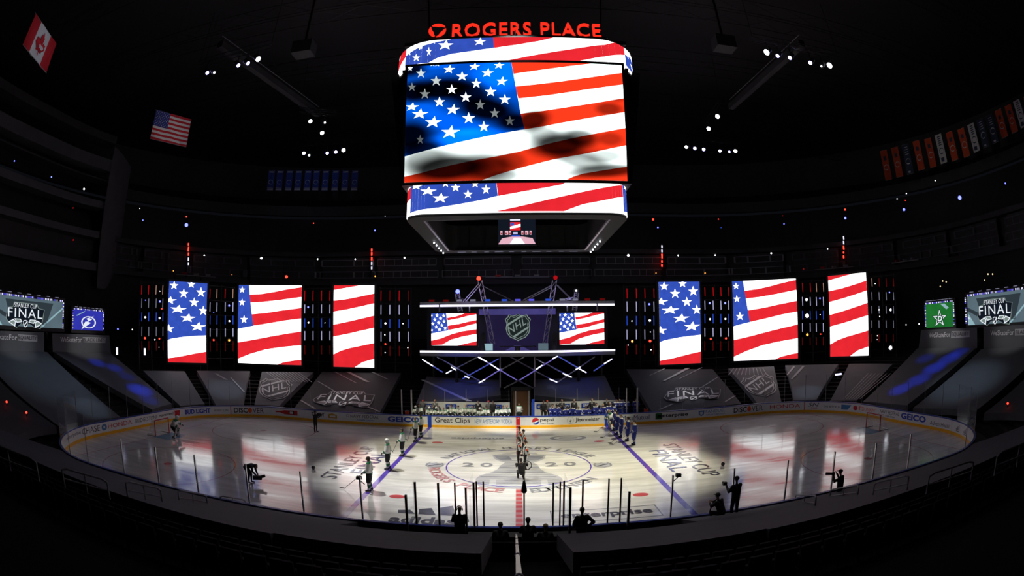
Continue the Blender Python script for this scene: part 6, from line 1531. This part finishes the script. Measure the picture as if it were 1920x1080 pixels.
a = MB(); a.box((.3, 15.9, 1.5), (1.5, .1, 3.0), 'wood'); a.box((-.55, 15.85, 1.6), (.15, .15, 3.3), 'black'); a.box((1.1, 15.85, 1.6), (.15, .15, 3.3), 'black'); a.box((.3, 15.85, 3.2), (1.8, .2, .3), 'black'); tag(a.build('doorway'), 'brown lit doorway between the two team benches', 'doorway')
spot('door_lamp', (.3, 15.0, 3.4), (.3, 15.9, 1.2), 5, 100, (1, .7, .4), 1)
def bench_person(px, top, y, kind, outfit, lab, head, grp, sc=1.0, rz=PI):
    J = pose(kind); P = aty(px, top, y); z = max(.42, P[2]-(J['head'].z+.13)*sc)
    if kind == 'sit': z = .42; sc = max(.95, min(1.16, (P[2]-z)/(J['head'].z+.13)))
    return person(kind, outfit, (P[0], y, z), rz, lab, head, grp, sc)
GL, GR = 'players in white along the left bench', 'players in blue along the right bench'
left = [(779.5, 761, 'hw', 'outermost on the left, beside the gate'), (786, 757, 'hair', 'second from the outer end'), (805, 767, 'hw', 'leaning low, left of the first coach'), (818, 765, 'hw', 'white helmet, directly below the first coach'), (831.5, 765, 'fair', 'right of the first coach'), (840, 763, 'hk', 'in a black helmet, half turned'), (846, 757.5, 'hair', 'sitting tall a third along'), (859, 760, 'hair', 'just left of the middle'), (873.5, 757, 'fair', 'sitting tall in the middle'), (886, 759, 'hair', 'just left of the second coach'), (900, 765, 'hw', 'directly below the second coach'), (911.5, 761.5, 'hair', 'right of the second coach'), (935, 761, 'hk', 'fourth from the doorway end'), (943, 760, 'hair', 'third from the doorway end'), (950, 759, 'fair', 'second from the doorway end')]
for px, top, hd, w_ in left:
    bench_person(px, top, 13.75, 'sit', 'white', 'hockey player in white on the left bench, '+w_, hd, GL)
bench_person(815.5, 752, 15.0, 'folded', 'gsuit', 'coach in a grey suit standing behind the left bench, farther left', 'bald', None); bench_person(896.5, 752.5, 15.0, 'stand', 'suit', 'coach in a dark suit standing behind the left bench, farther right', 'hair', None)
bench_person(924.5, 757, 14.6, 'stand', 'crew', 'person in a black hooded top standing at the left bench', 'hair', None); bench_person(916, 761, 14.7, 'stand', 'crewgrey', 'attendant in a red knit cap beside the black hooded top', 'redhat', None)
bench_person(793, 758, 14.7, 'stand', 'crewgrey', 'attendant in a red knit cap near the outer end of the left bench', 'redhat', None)
bench_person(973, 757, 13.7, 'stand', 'white', 'player in white standing in the gateway between the benches', 'hair', None, .95)
right = [(1036, 755, 'hair', 'near the doorway, sitting tall'), (1044.5, 757, 'hk', 'second from the doorway end'), (1056, 765, 'hk', 'bent low under the first coach'), (1063.5, 762, 'hair', 'in the gap right of the first coach'), (1073, 759, 'hk', 'left of the coach with the white shirt'), (1085, 762, 'fair', 'just right of the white-shirted coach'), (1098.5, 762, 'hair', 'alone before the white wall'), (1110, 768, 'hk', 'bent low under the third coach'), (1118, 753.5, 'hair', 'tallest, right of the third coach'), (1124, 760, 'hk', 'leaning forward right of the tallest one'), (1130.5, 757, 'fair', 'left of the fourth coach'), (1143.5, 753.5, 'fair', 'right of the fourth coach'), (1150, 756, 'hk', 'second right of the fourth coach')]
for px, top, hd, w_ in right:
    bench_person(px, top, 13.75, 'sit', 'blue', 'hockey player in blue on the right bench, '+w_, hd, GR)
for px, top, hd, w_ in ((1156, 751.5, 'hair', 'left of the equipment gate'), (1162, 753, 'fair', 'second left of the equipment gate'), (1174, 750.5, 'hair', 'at the equipment gate'), (1192, 755, 'hair', 'bending at the outer end')):
    bench_person(px, top, 14.0, 'folded', 'blue', 'hockey player in blue standing beyond the right bench, '+w_, hd, None, 1.0)
for px, top, of, hd, w_ in ((1053.5, 752, 'suit', 'bald', 'first coach from the doorway, in black'), (1076.5, 750, 'suit', 'fair', 'coach with an open jacket and white shirt'), (1110, 751.5, 'suit', 'bald', 'third coach from the doorway, in black'), (1137.5, 750.5, 'suit', 'hair', 'fourth coach, standing near the outer end')):
    bench_person(px, top, 15.0, 'stand' if px != 1053.5 else 'folded', of, w_+', behind the right bench', hd, None)
bench_person(1019, 753, 14.6, 'stand', 'crew', 'person in black at the doorway end of the right bench', 'hair', None); bench_person(1026, 758, 14.7, 'stand', 'crewgrey', 'attendant in an orange knit cap at the doorway end of the right bench', 'orangehat', None)
for x, lab in ((763.5, 'orange bucket at the outer end of the left bench'), (1211, 'orange bucket at the outer end of the right bench')):
    P = aty(x, 772, 13.8); t = thing('bucket', lab, 'bucket', (P[0], 13.8, .85)); a = MB(); a.lathe((0, 0, 0), [(.0, 0), (.17, 0), (.21, .36), (.19, .36), (.15, .03)], 'orangec', 14); a.build('pail', t)
    a = MB(); a.path([(.2*math.cos(q), 0, .34+.16*math.sin(q)) for q in np.linspace(0, PI, 9)], .012, 'steel', 5); a.build('handle', t)

# ------------------------------------------------------------------ lighting rigs under the roof
def pick_z(x, y, z): P = atz(x, y, z); return Vector(P)
LAMP = {}
def stage_lamp(P, aim, kind, r, lab, grp):
    """a moving-head lamp: clamp, yoke, body, lens"""
    key = (kind, round(r, 2)); d = (Vector(aim)-Vector(P)); rz = math.atan2(-d.x, d.y)
    if key not in LAMP:
        a = MB(); a.bar((0, 0, .25), (0, 0, .9), .05, 'black', 6); a.box((0, 0, .28), (.5, .12, .08), 'black'); clamp = a.mesh('clamp')
        a = MB(); a.box((-.27, 0, .05), (.05, .12, .5), 'black'); a.box((.27, 0, .05), (.05, .12, .5), 'black'); a.box((0, 0, .28), (.56, .12, .06), 'black'); yoke = a.mesh('yoke')
        a = MB(); f = Vector((0, .75, -.66)); a.bar(-f*.35, f*.18, .2, 'black', 10, .24); body = a.mesh('lamp_body')
        a = MB(); a.bar(f*.19, f*.21, r, kind, 12); lens = a.mesh('lens'); LAMP[key] = (clamp, yoke, body, lens)
    t = thing('stage_lamp', lab, 'lamp', tuple(P), rz, grp)
    for n_, me in zip(('clamp', 'yoke', 'lamp_body', 'lens'), LAMP[key]):
        last = o if n_ == 'lens' else t
        o = bpy.data.objects.new(n_, me); COL.objects.link(o); o.parent = last
RIGS = [
 ('front left roof rig', 30, [(387, 135, 'b', .2), (400, 134.5, 'w', .12), (445, 121, 'b', .2), (463, 117, 'b', .2), (482, 109, 'w', .3)]),
 ('middle left roof rig', 30, [(581, 226, 'w', .26), (603, 248, 'w', .28), (608, 228.5, 'w', .12)]),
 ('far left roof rig', 30, [(569, 286, 'b', .24), (579, 290, 'w', .16), (613, 286, 'b', .22), (629, 284, 'b', .22), (643.5, 280.5, 'w', .3)]),
 ('front right roof rig', 30, [(1439.5, 96, 'w', .34), (1460, 103, 'b', .2), (1483, 106.5, 'b', .22), (1521, 116, 'b', .22), (1542, 122.5, 'w', .1), (1557, 121, 'w', .34)]),
 ('middle right roof rig', 30, [(1346.5, 217, 'w', .3), (1329.5, 240, 'w', .28)]),
 ('far right roof rig', 30, [(1287.5, 274.5, 'w', .24), (1303.5, 277, 'b', .24), (1320, 279, 'b', .24), (1350.5, 282, 'b', .22), (1368, 283.5, 'b', .16), (1379.5, 282, 'w', .28)]),
]
OR = ['leftmost', 'second from the left', 'third from the left', 'fourth from the left', 'fifth from the left', 'rightmost']
M['e_beamb'] = glow('beam_lens_blue_white', (.45, .4, 1), 22)
for nm, z, L_ in RIGS:
    P = [pick_z(x, y, z) for x, y, *_ in L_]
    t = thing('roof_truss', 'black lighting truss of the '+nm, 'truss', tuple(P[0]+Vector((0, 0, 1.1)))); A = P[0]+(P[0]-P[-1]).normalized()*1.2; B = P[-1]+(P[-1]-P[0]).normalized()*1.2
    put = under(t)
    put(lattice(A+Vector((0, 0, 1.1)), B+Vector((0, 0, 1.1)), .5, 'blackmetal', 10), 'lattice')
    for q in (A, B): a = MB(); a.bar(q+Vector((0, 0, 1.3)), (q.x, q.y, 37), .02, 'blackmetal', 4); put(a, 'hoist_cable')
    for i, ((x, y, k, r), p) in enumerate(zip(L_, P)):
        r *= .8
        o_ = OR[i] if i < len(L_)-1 else 'rightmost'
        stage_lamp(p, (0, 0, 0), 'e_ow' if k == 'w' else 'e_beamb', r, ('white' if k == 'w' else 'blue-white')+' stage lamp, '+o_+' on the '+nm, 'lamps of the '+nm)
# roof structure, barely lit
for i, y in enumerate((-8, 2, 12, 22, 32)):
    t = thing('roof_girder', 'dark steel roof girder crossing the arena, '+['nearest the camera', 'second nearest', 'middle one', 'second farthest', 'farthest'][i], 'girder', (0, y, 35)); put = under(t)
    put(lattice((-52, y, 34.8), (52, y, 34.8), 1.7, 'blackmetal', 26), 'lattice')
for sg in (-1, 1):
    t = thing('catwalk', 'dark sloping catwalk beam under the roof on the '+('left' if sg < 0 else 'right'), 'catwalk', (sg*26, 8, 32)); put = under(t)
    A = Vector(atz(462 if sg < 0 else 1462, 118, 32)); B = Vector(atz(560 if sg < 0 else 1402, 188 if sg < 0 else 172, 32)); a = MB(); d = (B-A).normalized(); a.bar(A-d*4, B+d*4, .45, 'fascia2', 4); put(a, 'beam')
    a = MB(); a.bar(A-d*4+Vector((0, 0, .9)), B+d*4+Vector((0, 0, .9)), .04, 'grey', 4); put(a, 'rail')
    a = MB(); P = Vector(atz(570 if sg < 0 else 1357, 92 if sg < 0 else 82, 30)); a.box(P, (1.7, 1.2, 1.1), 'fascia2'); a.bar(P+Vector((0, 0, .5)), (P.x, P.y, 37), .1, 'blackmetal', 4); tag(a.build('speaker_cluster'), 'dark grey speaker box hung under the roof '+('left' if sg < 0 else 'right')+' of the scoreboard', 'speaker')
# ------------------------------------------------------------------ small lamps round the tiers
DOTS = [ # px, py, kind, radius, wall distance, words
 (349.5, 422, 'ob', .42, 24, 'brightest blue lamp on the left upper tier'), (349.5, 406.5, 'orr', .16, 24, 'red lamp just above the bright blue lamp, left upper tier'), (262, 391, 'ow', .06, 24, 'tiny white light near the left balcony end wall'), (268, 413, 'ob', .12, 24, 'small blue lamp beside the left balcony end wall'),
 (490, 484.5, 'ow', .26, 22.5, 'brightest white lamp above the left screens'), (537, 519, 'orr', .32, 21.8, 'large red lamp above the wide left screen'), (595.5, 486, 'ow', .14, 22.5, 'white lamp second right of the bright one, left suites'), (666, 486, 'ow', .13, 22.5, 'white lamp above the striped left screen'), (703, 432, 'ob', .16, 24, 'blue lamp left of the scoreboard base'),
 (588, 418.5, 'orr', .12, 24, 'red lamp high between the left screens'), (722, 405, 'ow', .05, 24, 'tiny pale lamp left of the lower scoreboard ring'), (703.5, 518, 'oo', .14, 21.8, 'amber lamp above the left tube rack beside the stage'), (758.5, 483.5, 'ow', .16, 22.5, 'white lamp left of the scoreboard underside'), (96.5, 332, 'ob', .14, 21.8, 'blue lamp on the left balconies'), (157.5, 354.5, 'ow', .18, 21.8, 'white lamp on the left balconies'), (27, 302, 'ob', .12, 21.8, 'blue lamp at the far left balcony'),
 (137, 390, 'tr', .12, 21.8, 'dim red lamp on the lower left balconies'), (137.5, 450, 'tr', .14, 21.8, 'dim red lamp low on the left balconies'), (383, 479, 'ow', .15, 22.5, 'blue-white lamp above the far left screen'), (325, 508, 'oo', .10, 21.8, 'amber dot above the far left screen'), (435, 515, 'oo', .07, 21.8, 'faint amber dot left of the wide left screen'),
 (1178, 479, 'ow', .24, 22.5, 'brightest white lamp right of the scoreboard underside'), (1224.5, 411.5, 'orr', .22, 24, 'red lamp right of the lower scoreboard ring'), (1233.5, 426.5, 'ob', .16, 24, 'blue lamp right of the lower scoreboard ring'), (1271.5, 479, 'ow', .13, 22.5, 'white lamp above the right star screen'), (1341, 478.5, 'ow', .15, 22.5, 'blue-white lamp between the right screens, upper row'), (1347, 411, 'orr', .11, 24, 'small red lamp high above the right racks'), (1352, 427, 'tb', .1, 24, 'faint blue lamp high above the right racks'),
 (1446, 475, 'ow', .16, 22.5, 'blue-white lamp above the wide right screen'), (1467.5, 404.5, 'tr', .1, 24, 'dim red lamp high above the wide right screen'), (1470, 420, 'ob', .14, 24, 'blue lamp high above the wide right screen'), (1552, 467, 'ow', .12, 22.5, 'blue-white lamp left of the right light mast'), (1584.5, 393, 'orr', .2, 24, 'red lamp above the right light mast'), (1585, 409, 'ob', .26, 24, 'blue lamp above the right light mast'),
 (1682, 373, 'ow', .10, 24, 'small white lamp left of the pair on the right upper tier'), (1699.5, 363, 'ow', .1, 24, 'small white lamp topmost on the right upper tier'), (1697.5, 376, 'orr', .09, 24, 'small red lamp above the blue one, right upper tier'), (1695, 393, 'ob', .3, 24, 'blue lamp below the small red and white ones, right'), (1753.5, 338.5, 'ow', .1, 24, 'small white lamp below the right championship banners'), (1799.5, 371, 'ob', .42, 24, 'brightest blue lamp on the right upper tier'), (1885, 344, 'ob', .14, 24, 'small blue lamp at the far right upper tier'),
 (1230, 512, 'oo', .11, 21.8, 'amber dot above the right star screen'), (1322, 512, 'oo', .14, 21.8, 'amber lamp above the right tube racks'), (1507, 504.5, 'tr', .11, 21.8, 'dim red dot above the wide right screen'), (1767.5, 527, 'oy', .13, 21.8, 'warm bulb, left of the three above the green video wall'), (1774, 528.5, 'oy', .13, 21.8, 'warm bulb, right of the three above the green video wall'), (1763, 537, 'oy', .12, 21.8, 'warm bulb, lowest of the three above the green video wall'), (1852.5, 514, 'oy', .13, 21.8, 'warm bulb, upper left of the three above the right video wall'), (1861, 514, 'oy', .13, 21.8, 'warm bulb, upper right of the three above the right video wall'), (1846, 525, 'oy', .12, 21.8, 'warm bulb, lowest of the three above the right video wall'),
 (221, 617, 'ob', .16, 20, 'blue-white lamp right of the small blue video wall'), (248, 618, 'ow', .09, 20, 'tiny white lamp left of the leftmost tube rack'), (1699, 609, 'ow', .1, 20, 'tiny white lamp farther left of the green video wall'), (1723, 607.5, 'ow', .1, 20, 'tiny white lamp nearer left of the green video wall'),
]
DM = {}
for px, py, k, r, dist, lab in DOTS:
    r *= .62
    P = on_wall(px, py, dist-.4); d = (ORG-P); d[2] = 0; rz = math.atan2(-d[0], d[1]); key = (k, round(r, 2))
    if key not in DM:
        a = MB(); a.bar((0, -.3, 0), (0, .02, 0), r*1.2, 'black', 10); b_ = a.mesh('housing'); a = MB(); a.bar((0, .02, 0), (0, .06, 0), r, 'e_'+k, 12); l_ = a.mesh('lens'); a = MB(); a.bar((0, -.3, 0), (0, -.8, 0), .04, 'black', 4); m_ = a.mesh('bracket'); DM[key] = (b_, l_, m_)
    t = thing('tier_lamp', lab, 'lamp', tuple(P), rz, 'small lamps round the dark tiers')
    for n_, me in zip(('bracket', 'housing', 'lens'), (DM[key][2], DM[key][0], DM[key][1])):
        last = o if n_ == 'lens' else t; o = bpy.data.objects.new(n_, me); COL.objects.link(o); o.parent = last
for px, ys, ks, lab in ((353.5, [(456, 460), (463, 471), (474, 479), (483, 489), (492, 497)], 'rrrww', 'above the far left screen'), (697, [(466, 471), (473, 479), (482, 488), (491, 497), (500, 505)], 'rrrww', 'above the striped left screen'), (1241, [(460, 465), (468, 473), (476, 484), (488, 492), (496, 500)], 'wwrrr', 'above the right star screen'), (1581.5, [(443, 449), (452, 458), (461, 468), (472, 475), (479, 484)], 'wwrrr', 'above the far right screen')):
    P = on_wall(px, 480, 21.5); t = thing('light_mast', 'thin vertical mast of red and white dashes '+lab, 'light', tuple(P), 0, 'dashed light masts'); put = under(t)
    for (y0, y1), k in zip(ys, ks):
        A, B = on_wall(px, y0, 21.5), on_wall(px, y1, 21.5); a = MB(); a.bar(A, (A[0], A[1], B[2]), .09, {'r': 'e_orr', 'w': 'e_tick'}[k], 6); put(a, 'dash_light')
    a = MB(); A, B = on_wall(px, ys[0][0]-3, 21.7), on_wall(px, 520, 21.7); a.bar((A[0], A[1], A[2]), (A[0], A[1], B[2]), .12, 'black', 4); put(a, 'pole')
for px, py, lab, sg in ((12.5, 753.5, 'red lamp on the dark cover at the left edge, farther left', 1), (49.5, 773.5, 'red lamp on the dark cover at the left edge, nearer the rink', 1), (1889.5, 756.5, 'single red lamp on the dark cover at the right edge', 1)):
    P = on_bowl(px, py, .25); t = thing('cover_lamp', lab, 'lamp', tuple(P)); a = MB(); a.ball((0, 0, 0), .085, 'e_orr', 10); a.build('bulb', t); a = MB(); a.bar((0, 0, -.3), (0, 0, -.06), .05, 'black'); a.build('stem', t)
P = on_bowl(1572, 702, .3); t = thing('stair_lamp', 'flat pinkish-white lamp beside the right stairway', 'lamp', tuple(P)); a = MB(); a.bar((-.42, 0, 0), (.42, 0, .02), .1, 'e_tick', 8); a.build('tube', t); a = MB(); a.bar((0, .1, -.5), (0, .1, 0), .05, 'black'); a.build('stem', t)
for x, y in ((219.5, 665), (271.5, 666)):
    P = on_wall(x, y, 11); a = MB(); a.bar(P, P+np.array([0, 0, .75]), .12, 'e_tick', 6); tag(a.build('work_light'), 'small upright white light '+('right of the left BLACK LIVES banner' if x < 240 else 'under the leftmost tube rack'), 'lamp')
# white ledges on the lower rim with papers
for x0, x1, y0, y1, lab in ((910, 1030, 520.5, 519, 'pale ledge with small items above the stage'), (330, 405, 515, 519, 'pale ledge above the far left screen'), (1528, 1600, 507, 499, 'pale ledge above the far right screen'), (1672, 1722, 493, 487, 'pale ledge with a red end on the right rim')):
    A, B = on_wall(x0, y0, 21.6), on_wall(x1, y1, 21.6); t = thing('rim_ledge', lab, 'ledge', tuple(A)); put = under(t); a = MB(); z = (A[2]+B[2])/2; a.bar((A[0], A[1], z), (B[0], B[1], z), .07, 'grey', 4); put(a, 'shelf')
    for k in range(3):
        q = .2+.3*k; a = MB(); a.box((A[0]*(1-q)+B[0]*q, A[1]*(1-q)+B[1]*q, z+.2), (.7, .25, .22), ['redc', 'grey', 'tarpn'][k]); put(a, 'small_item')

# ------------------------------------------------------------------ flags and banners
def hang(name, C, yaw, w_, z0, h, lab, fn, cat='flag'):
    R = np.array([math.cos(yaw), math.sin(yaw), 0]); s = Scr(np.array([C[0], C[1], z0])-R*w_/2, R, w_, h)
    t = thing(name, lab, cat, (C[0], C[1], z0)); put = under(t)
    def at(u, v, k=0): return s.O+s.R*(u*w_)+s.U*(v*h)+s.N*(.012*k+.05*math.sin(u*14+v*2)*(1-v*.6))
    s.at2 = at; a = MB(); fn(a, at); put(a, 'cloth')
    a = MB(); a.bar(at(-.02, 1.0)-s.N*.05, at(1.02, 1.0)-s.N*.05, .035, 'steel', 6); put(a, 'top_rod'); a = MB(); a.bar(at(0, 0), at(1, 0), .025, 'grey', 5); put(a, 'bottom_rod')
    for u in (0, 1): a = MB(); p = at(u, 1); a.bar(p, (p[0], p[1], 37 if cat == 'flag' else p[2]+.6), .012, 'blackmetal', 4); put(a, 'cable')
def gridrect(a, at, u0, v0, u1, v1, m, k=0, n=10):
    for i in range(n):
        x0, x1 = u0+(u1-u0)*i/n, u0+(u1-u0)*(i+1)/n; a.face([at(x0, v0, k), at(x1, v0, k), at(x1, v1, k), at(x0, v1, k)], m)
M['fr'] = mat('flag_red_cloth', (.62, .015, .03), .8); M['fw'] = mat('flag_white_cloth', (.8, .8, .82), .8); M['fb'] = mat('flag_blue_cloth', (.03, .05, .3), .8)
def canada(a, at):
    gridrect(a, at, 0, 0, .27, 1, 'fr', n=4); gridrect(a, at, .27, 0, .73, 1, 'fw', n=6); gridrect(a, at, .73, 0, 1, 1, 'fr', n=4)
    half = [(0, .45), (.10, .28), (.16, .33), (.13, .02), (.26, .17), (.29, .09), (.42, .12), (.38, -.02), (.45, -.06), (.22, -.26), (.25, -.34), (.02, -.30), (.02, -.48)]
    pts = [(.5+x*.42, .5+y*.78) for x, y in half]+[(.5-x*.42, .5+y*.78) for x, y in reversed(half[1:])]
    poly(a, pts, 'fr', at, 3)
def usa(a, at):
    for i in range(13): gridrect(a, at, 0, 1-(i+1)/13, 1, 1-i/13, 'fr' if i % 2 == 0 else 'fw')
    gridrect(a, at, 0, 6/13, .4, 1, 'fb', 2, 5)
    for r in range(9):
        for c in range(6 if r % 2 == 0 else 5): poly(a, star_pts(.035+(.066*c if r % 2 == 0 else .033+.066*c), .96-r*.0565, .013, -.022), 'fw', at, 4)
hang('national_flag', (-26.16, -17.43), 1.96, 3.6, 22.2, 2.03, 'red and white maple leaf flag hanging at the upper left corner', canada)
hang('national_flag', (-28.17, .04), 1.03, 3.6, 23.1, 2.56, 'stars and stripes flag hanging under the roof at the upper left', usa)
spot('flag_beam', (-14, -18, 25), (-26.2, -17.4, 23.2), 420, 16, COOL, .8); spot('flag_beam', (-15, -8, 26), (-28.2, 0, 24.4), 420, 14, WHITE, .8)
M['bo'] = mat('banner_orange', (.42, .05, .012), .8); M['bw'] = mat('banner_white', (.45, .46, .48), .8); M['bn'] = mat('banner_navy', (.02, .035, .07), .8); M['bb'] = mat('banner_blue', (.02, .05, .28), .8)
def banner(px, py0, py1, wpx, k, lab, grp, dist):
    A = on_wall(px, (py0+py1)/2, dist); s_ = rim_s(A[0], A[1]); q = rim(s_+.5, dist)-rim(s_-.5, dist); yaw = math.atan2(q.y, q.x)
    R = np.array([math.cos(yaw), math.sin(yaw), 0]); n = np.cross(R, [0, 0, 1]); z1 = at_plane(px, py0, A, n)[2]; z0 = at_plane(px, py1, A, n)[2]
    e = at_plane(px+wpx, (py0+py1)/2, A, n); w_ = abs(np.dot(e-A, R)); h = z1-z0
    def fn(a, at):
        gridrect(a, at, 0, 0, 1, 1, k, n=3); c = 'bn' if k != 'bn' else 'bw'
        asp = w_/h; ringpoly(a, .5, .42, .36, .36*asp, .10*asp, 'bw' if k != 'bw' else 'bn', at, 2, 18)
        if k == 'bw':
            for j in range(5): gridrect(a, at, .25, .62+.07*j, .75, .655+.07*j, 'bn', 2, 1)
            gridrect(a, at, .2, .06, .8, .2, 'bn', 2, 1)
        elif k == 'bn':
            for j in range(4): gridrect(a, at, .2, .65+.08*j, .8, .67+.08*j, 'bw', 2, 1)
            gridrect(a, at, .25, .04, .75, .10, 'bw', 2, 1)
        elif k == 'bb':
            gridrect(a, at, .05, .02, .95, .06, 'bw', 2, 1); gridrect(a, at, .05, .09, .95, .12, 'bw', 2, 1); gridrect(a, at, .1, .9, .9, .96, 'bw', 2, 1)
        else: gridrect(a, at, .3, .66, .7, .8, 'bn', 2, 1)
    hang('pennant', (A[0], A[1]), yaw, w_, z0, h, lab, fn, 'banner')
NW = ['first', 'second', 'third', 'fourth', 'fifth', 'sixth', 'seventh', 'eighth', 'ninth', 'tenth', 'eleventh', 'twelfth', 'thirteenth', 'fourteenth', 'fifteenth']
for i, (cx_, cy_, k) in enumerate(((525, 690, 'bo'), (615, 665, 'bo'), (700, 640, 'bn'), (790, 610, 'bo'), (885, 590, 'bo'), (970, 557, 'bw'), (1060, 535, 'bo'), (1155, 507, 'bo'), (1235, 467, 'bw'), (1308, 430, 'bn'), (1385, 395, 'bn'), (1460, 352, 'bo'), (1540, 312, 'bo'), (1610, 272, 'bw'), (1690, 235, 'bo'))):
    px, py = 1540+cx_/4.321, 150+cy_/4.321
    banner(px, py-29, py+29, 13, k, {'bo': 'orange', 'bw': 'white', 'bn': 'navy'}[k]+' championship banner under the right roof, '+NW[i]+' from the left in the row', None, 22)
for i, px in enumerate((508, 524, 542, 559, 576.5, 592.5, 610, 628.5, 647, 665)):
    banner(px, 320, 357, 12, 'bb', 'dark blue banner high left of the scoreboard, '+NW[i]+' from the left of ten', None, 22)
spot('banner_beam', (30, 0, 24), (51, 10, 29), 900, 50, (1, .9, .8), 1); spot('banner_beam', (-20, 15, 26), (-29, 34, 30), 500, 40, (.4, .5, 1), 1)

# ------------------------------------------------------------------ handrails, aisle rail and seats on the near side
def rail(px0, py0, px1, py1, h, lab):
    P, Q = Vector(on_bowl(px0, py0, .0)), Vector(on_bowl(px1, py1, .0)); t = thing('handrail', lab, 'handrail', tuple(P)); put = under(t); up = Vector((0, 0, h))
    d = (Q-P).normalized()
    a = MB(); a.path([P, P+up*.88, P+up+d*.15, Q+up-d*.15, Q+up*.88, Q], .028, 'grey', 6); put(a, 'outer_tube'); a = MB(); a.bar(P+up*.45, Q+up*.45, .022, 'grey', 6); put(a, 'middle_tube'); a = MB(); m_ = P.lerp(Q, .5); a.bar(m_, m_+up, .022, 'grey', 6); put(a, 'post')
for q, lab in (((-30, 862, 74, 903), 'grey tube handrail at the left edge, nearest the camera'), ((122, 914, 206, 936), 'grey tube handrail second from the left edge'), ((240, 932, 305, 944), 'grey tube handrail third from the left edge'), ((337, 944, 390, 952), 'small grey handrail fourth from the left edge'), ((415, 950, 462, 957), 'smallest grey handrail on the left, nearest the centre'),
               ((1490, 948, 1527, 955), 'smallest grey handrail on the right, nearest the centre'), ((1555, 940, 1607, 934), 'small grey handrail second on the right from the centre'), ((1636, 932, 1700, 920), 'grey tube handrail third on the right from the centre'), ((1737, 926, 1820, 900), 'grey tube handrail second from the right edge'), ((1864, 892, 1945, 858), 'grey tube handrail at the right edge')):
    rail(*q, .5, lab)
# centre aisle: steps with a beaded rail
t = thing('aisle_rail', 'pale knotted handrail running down the middle of the centre aisle', 'handrail', (0, -18, 2)); put = under(t)
A = Vector(on_bowl(968, 1002, .5)); B = Vector(on_bowl(973, 1079, .7)); B = B+(B-A)*.6
a = MB(); a.bar(A, B, .022, 'steel', 6); put(a, 'rail_tube')
for i in range(7):
    p = A.lerp(B, i/7+.05); a = MB(); a.cap(p, p+(B-A).normalized()*.18, .018, .034, 'grey', n=8); put(a, 'sleeve')
for i in range(4): p = A.lerp(B, i/3.5); a = MB(); a.bar(p, (p.x, p.y, p.z-1.1), .02, 'steel', 5); put(a, 'post')
# tip-up seats behind the near covers
def seat_meshes():
    a = MB(); a.box((0, -.18, .42), (.46, .10, .42), 'seat'); a1 = a.mesh('seat_pan'); a = MB(); a.box((0, -.34, .60), (.48, .05, .52), 'seat'); a.box((0, -.31, .83), (.40, .04, .05), 'seat'); a2 = a.mesh('backrest')
    a = MB(); a.box((-.26, -.25, .38), (.04, .30, .05), 'blackmetal'); a.bar((-.26, -.3, 0), (-.26, -.3, .38), .025, 'blackmetal', 4); a3 = a.mesh('armrest'); return a1, a2, a3
SM = seat_meshes(); nse = 0
for row in range(3):
    d = 8.25+.85*row; zz = bowl_prof[0][1]
    zz = rise(1.3+.85*math.floor((d-1.3)/.85))-.85
    for i in range(30):
        for sg in (-1, 1):
            if i < 2: continue
            s = sg*(SMAX-(i+.5)*.56); p = rim(s, d)
            q = rim(s+.1, d)-rim(s-.1, d); o_ = thing('stadium_seat', 'folded black seat in the dark rows '+('left' if sg < 0 else 'right')+' of the centre aisle', 'seat', (p.x, p.y, zz), 0, 'dark seats '+('left' if sg < 0 else 'right')+' of the aisle')
            for n_, me in zip(('seat_pan', 'backrest', 'armrest'), SM): c = bpy.data.objects.new(n_, me); COL.objects.link(c); c.parent = o_
            nse += 1
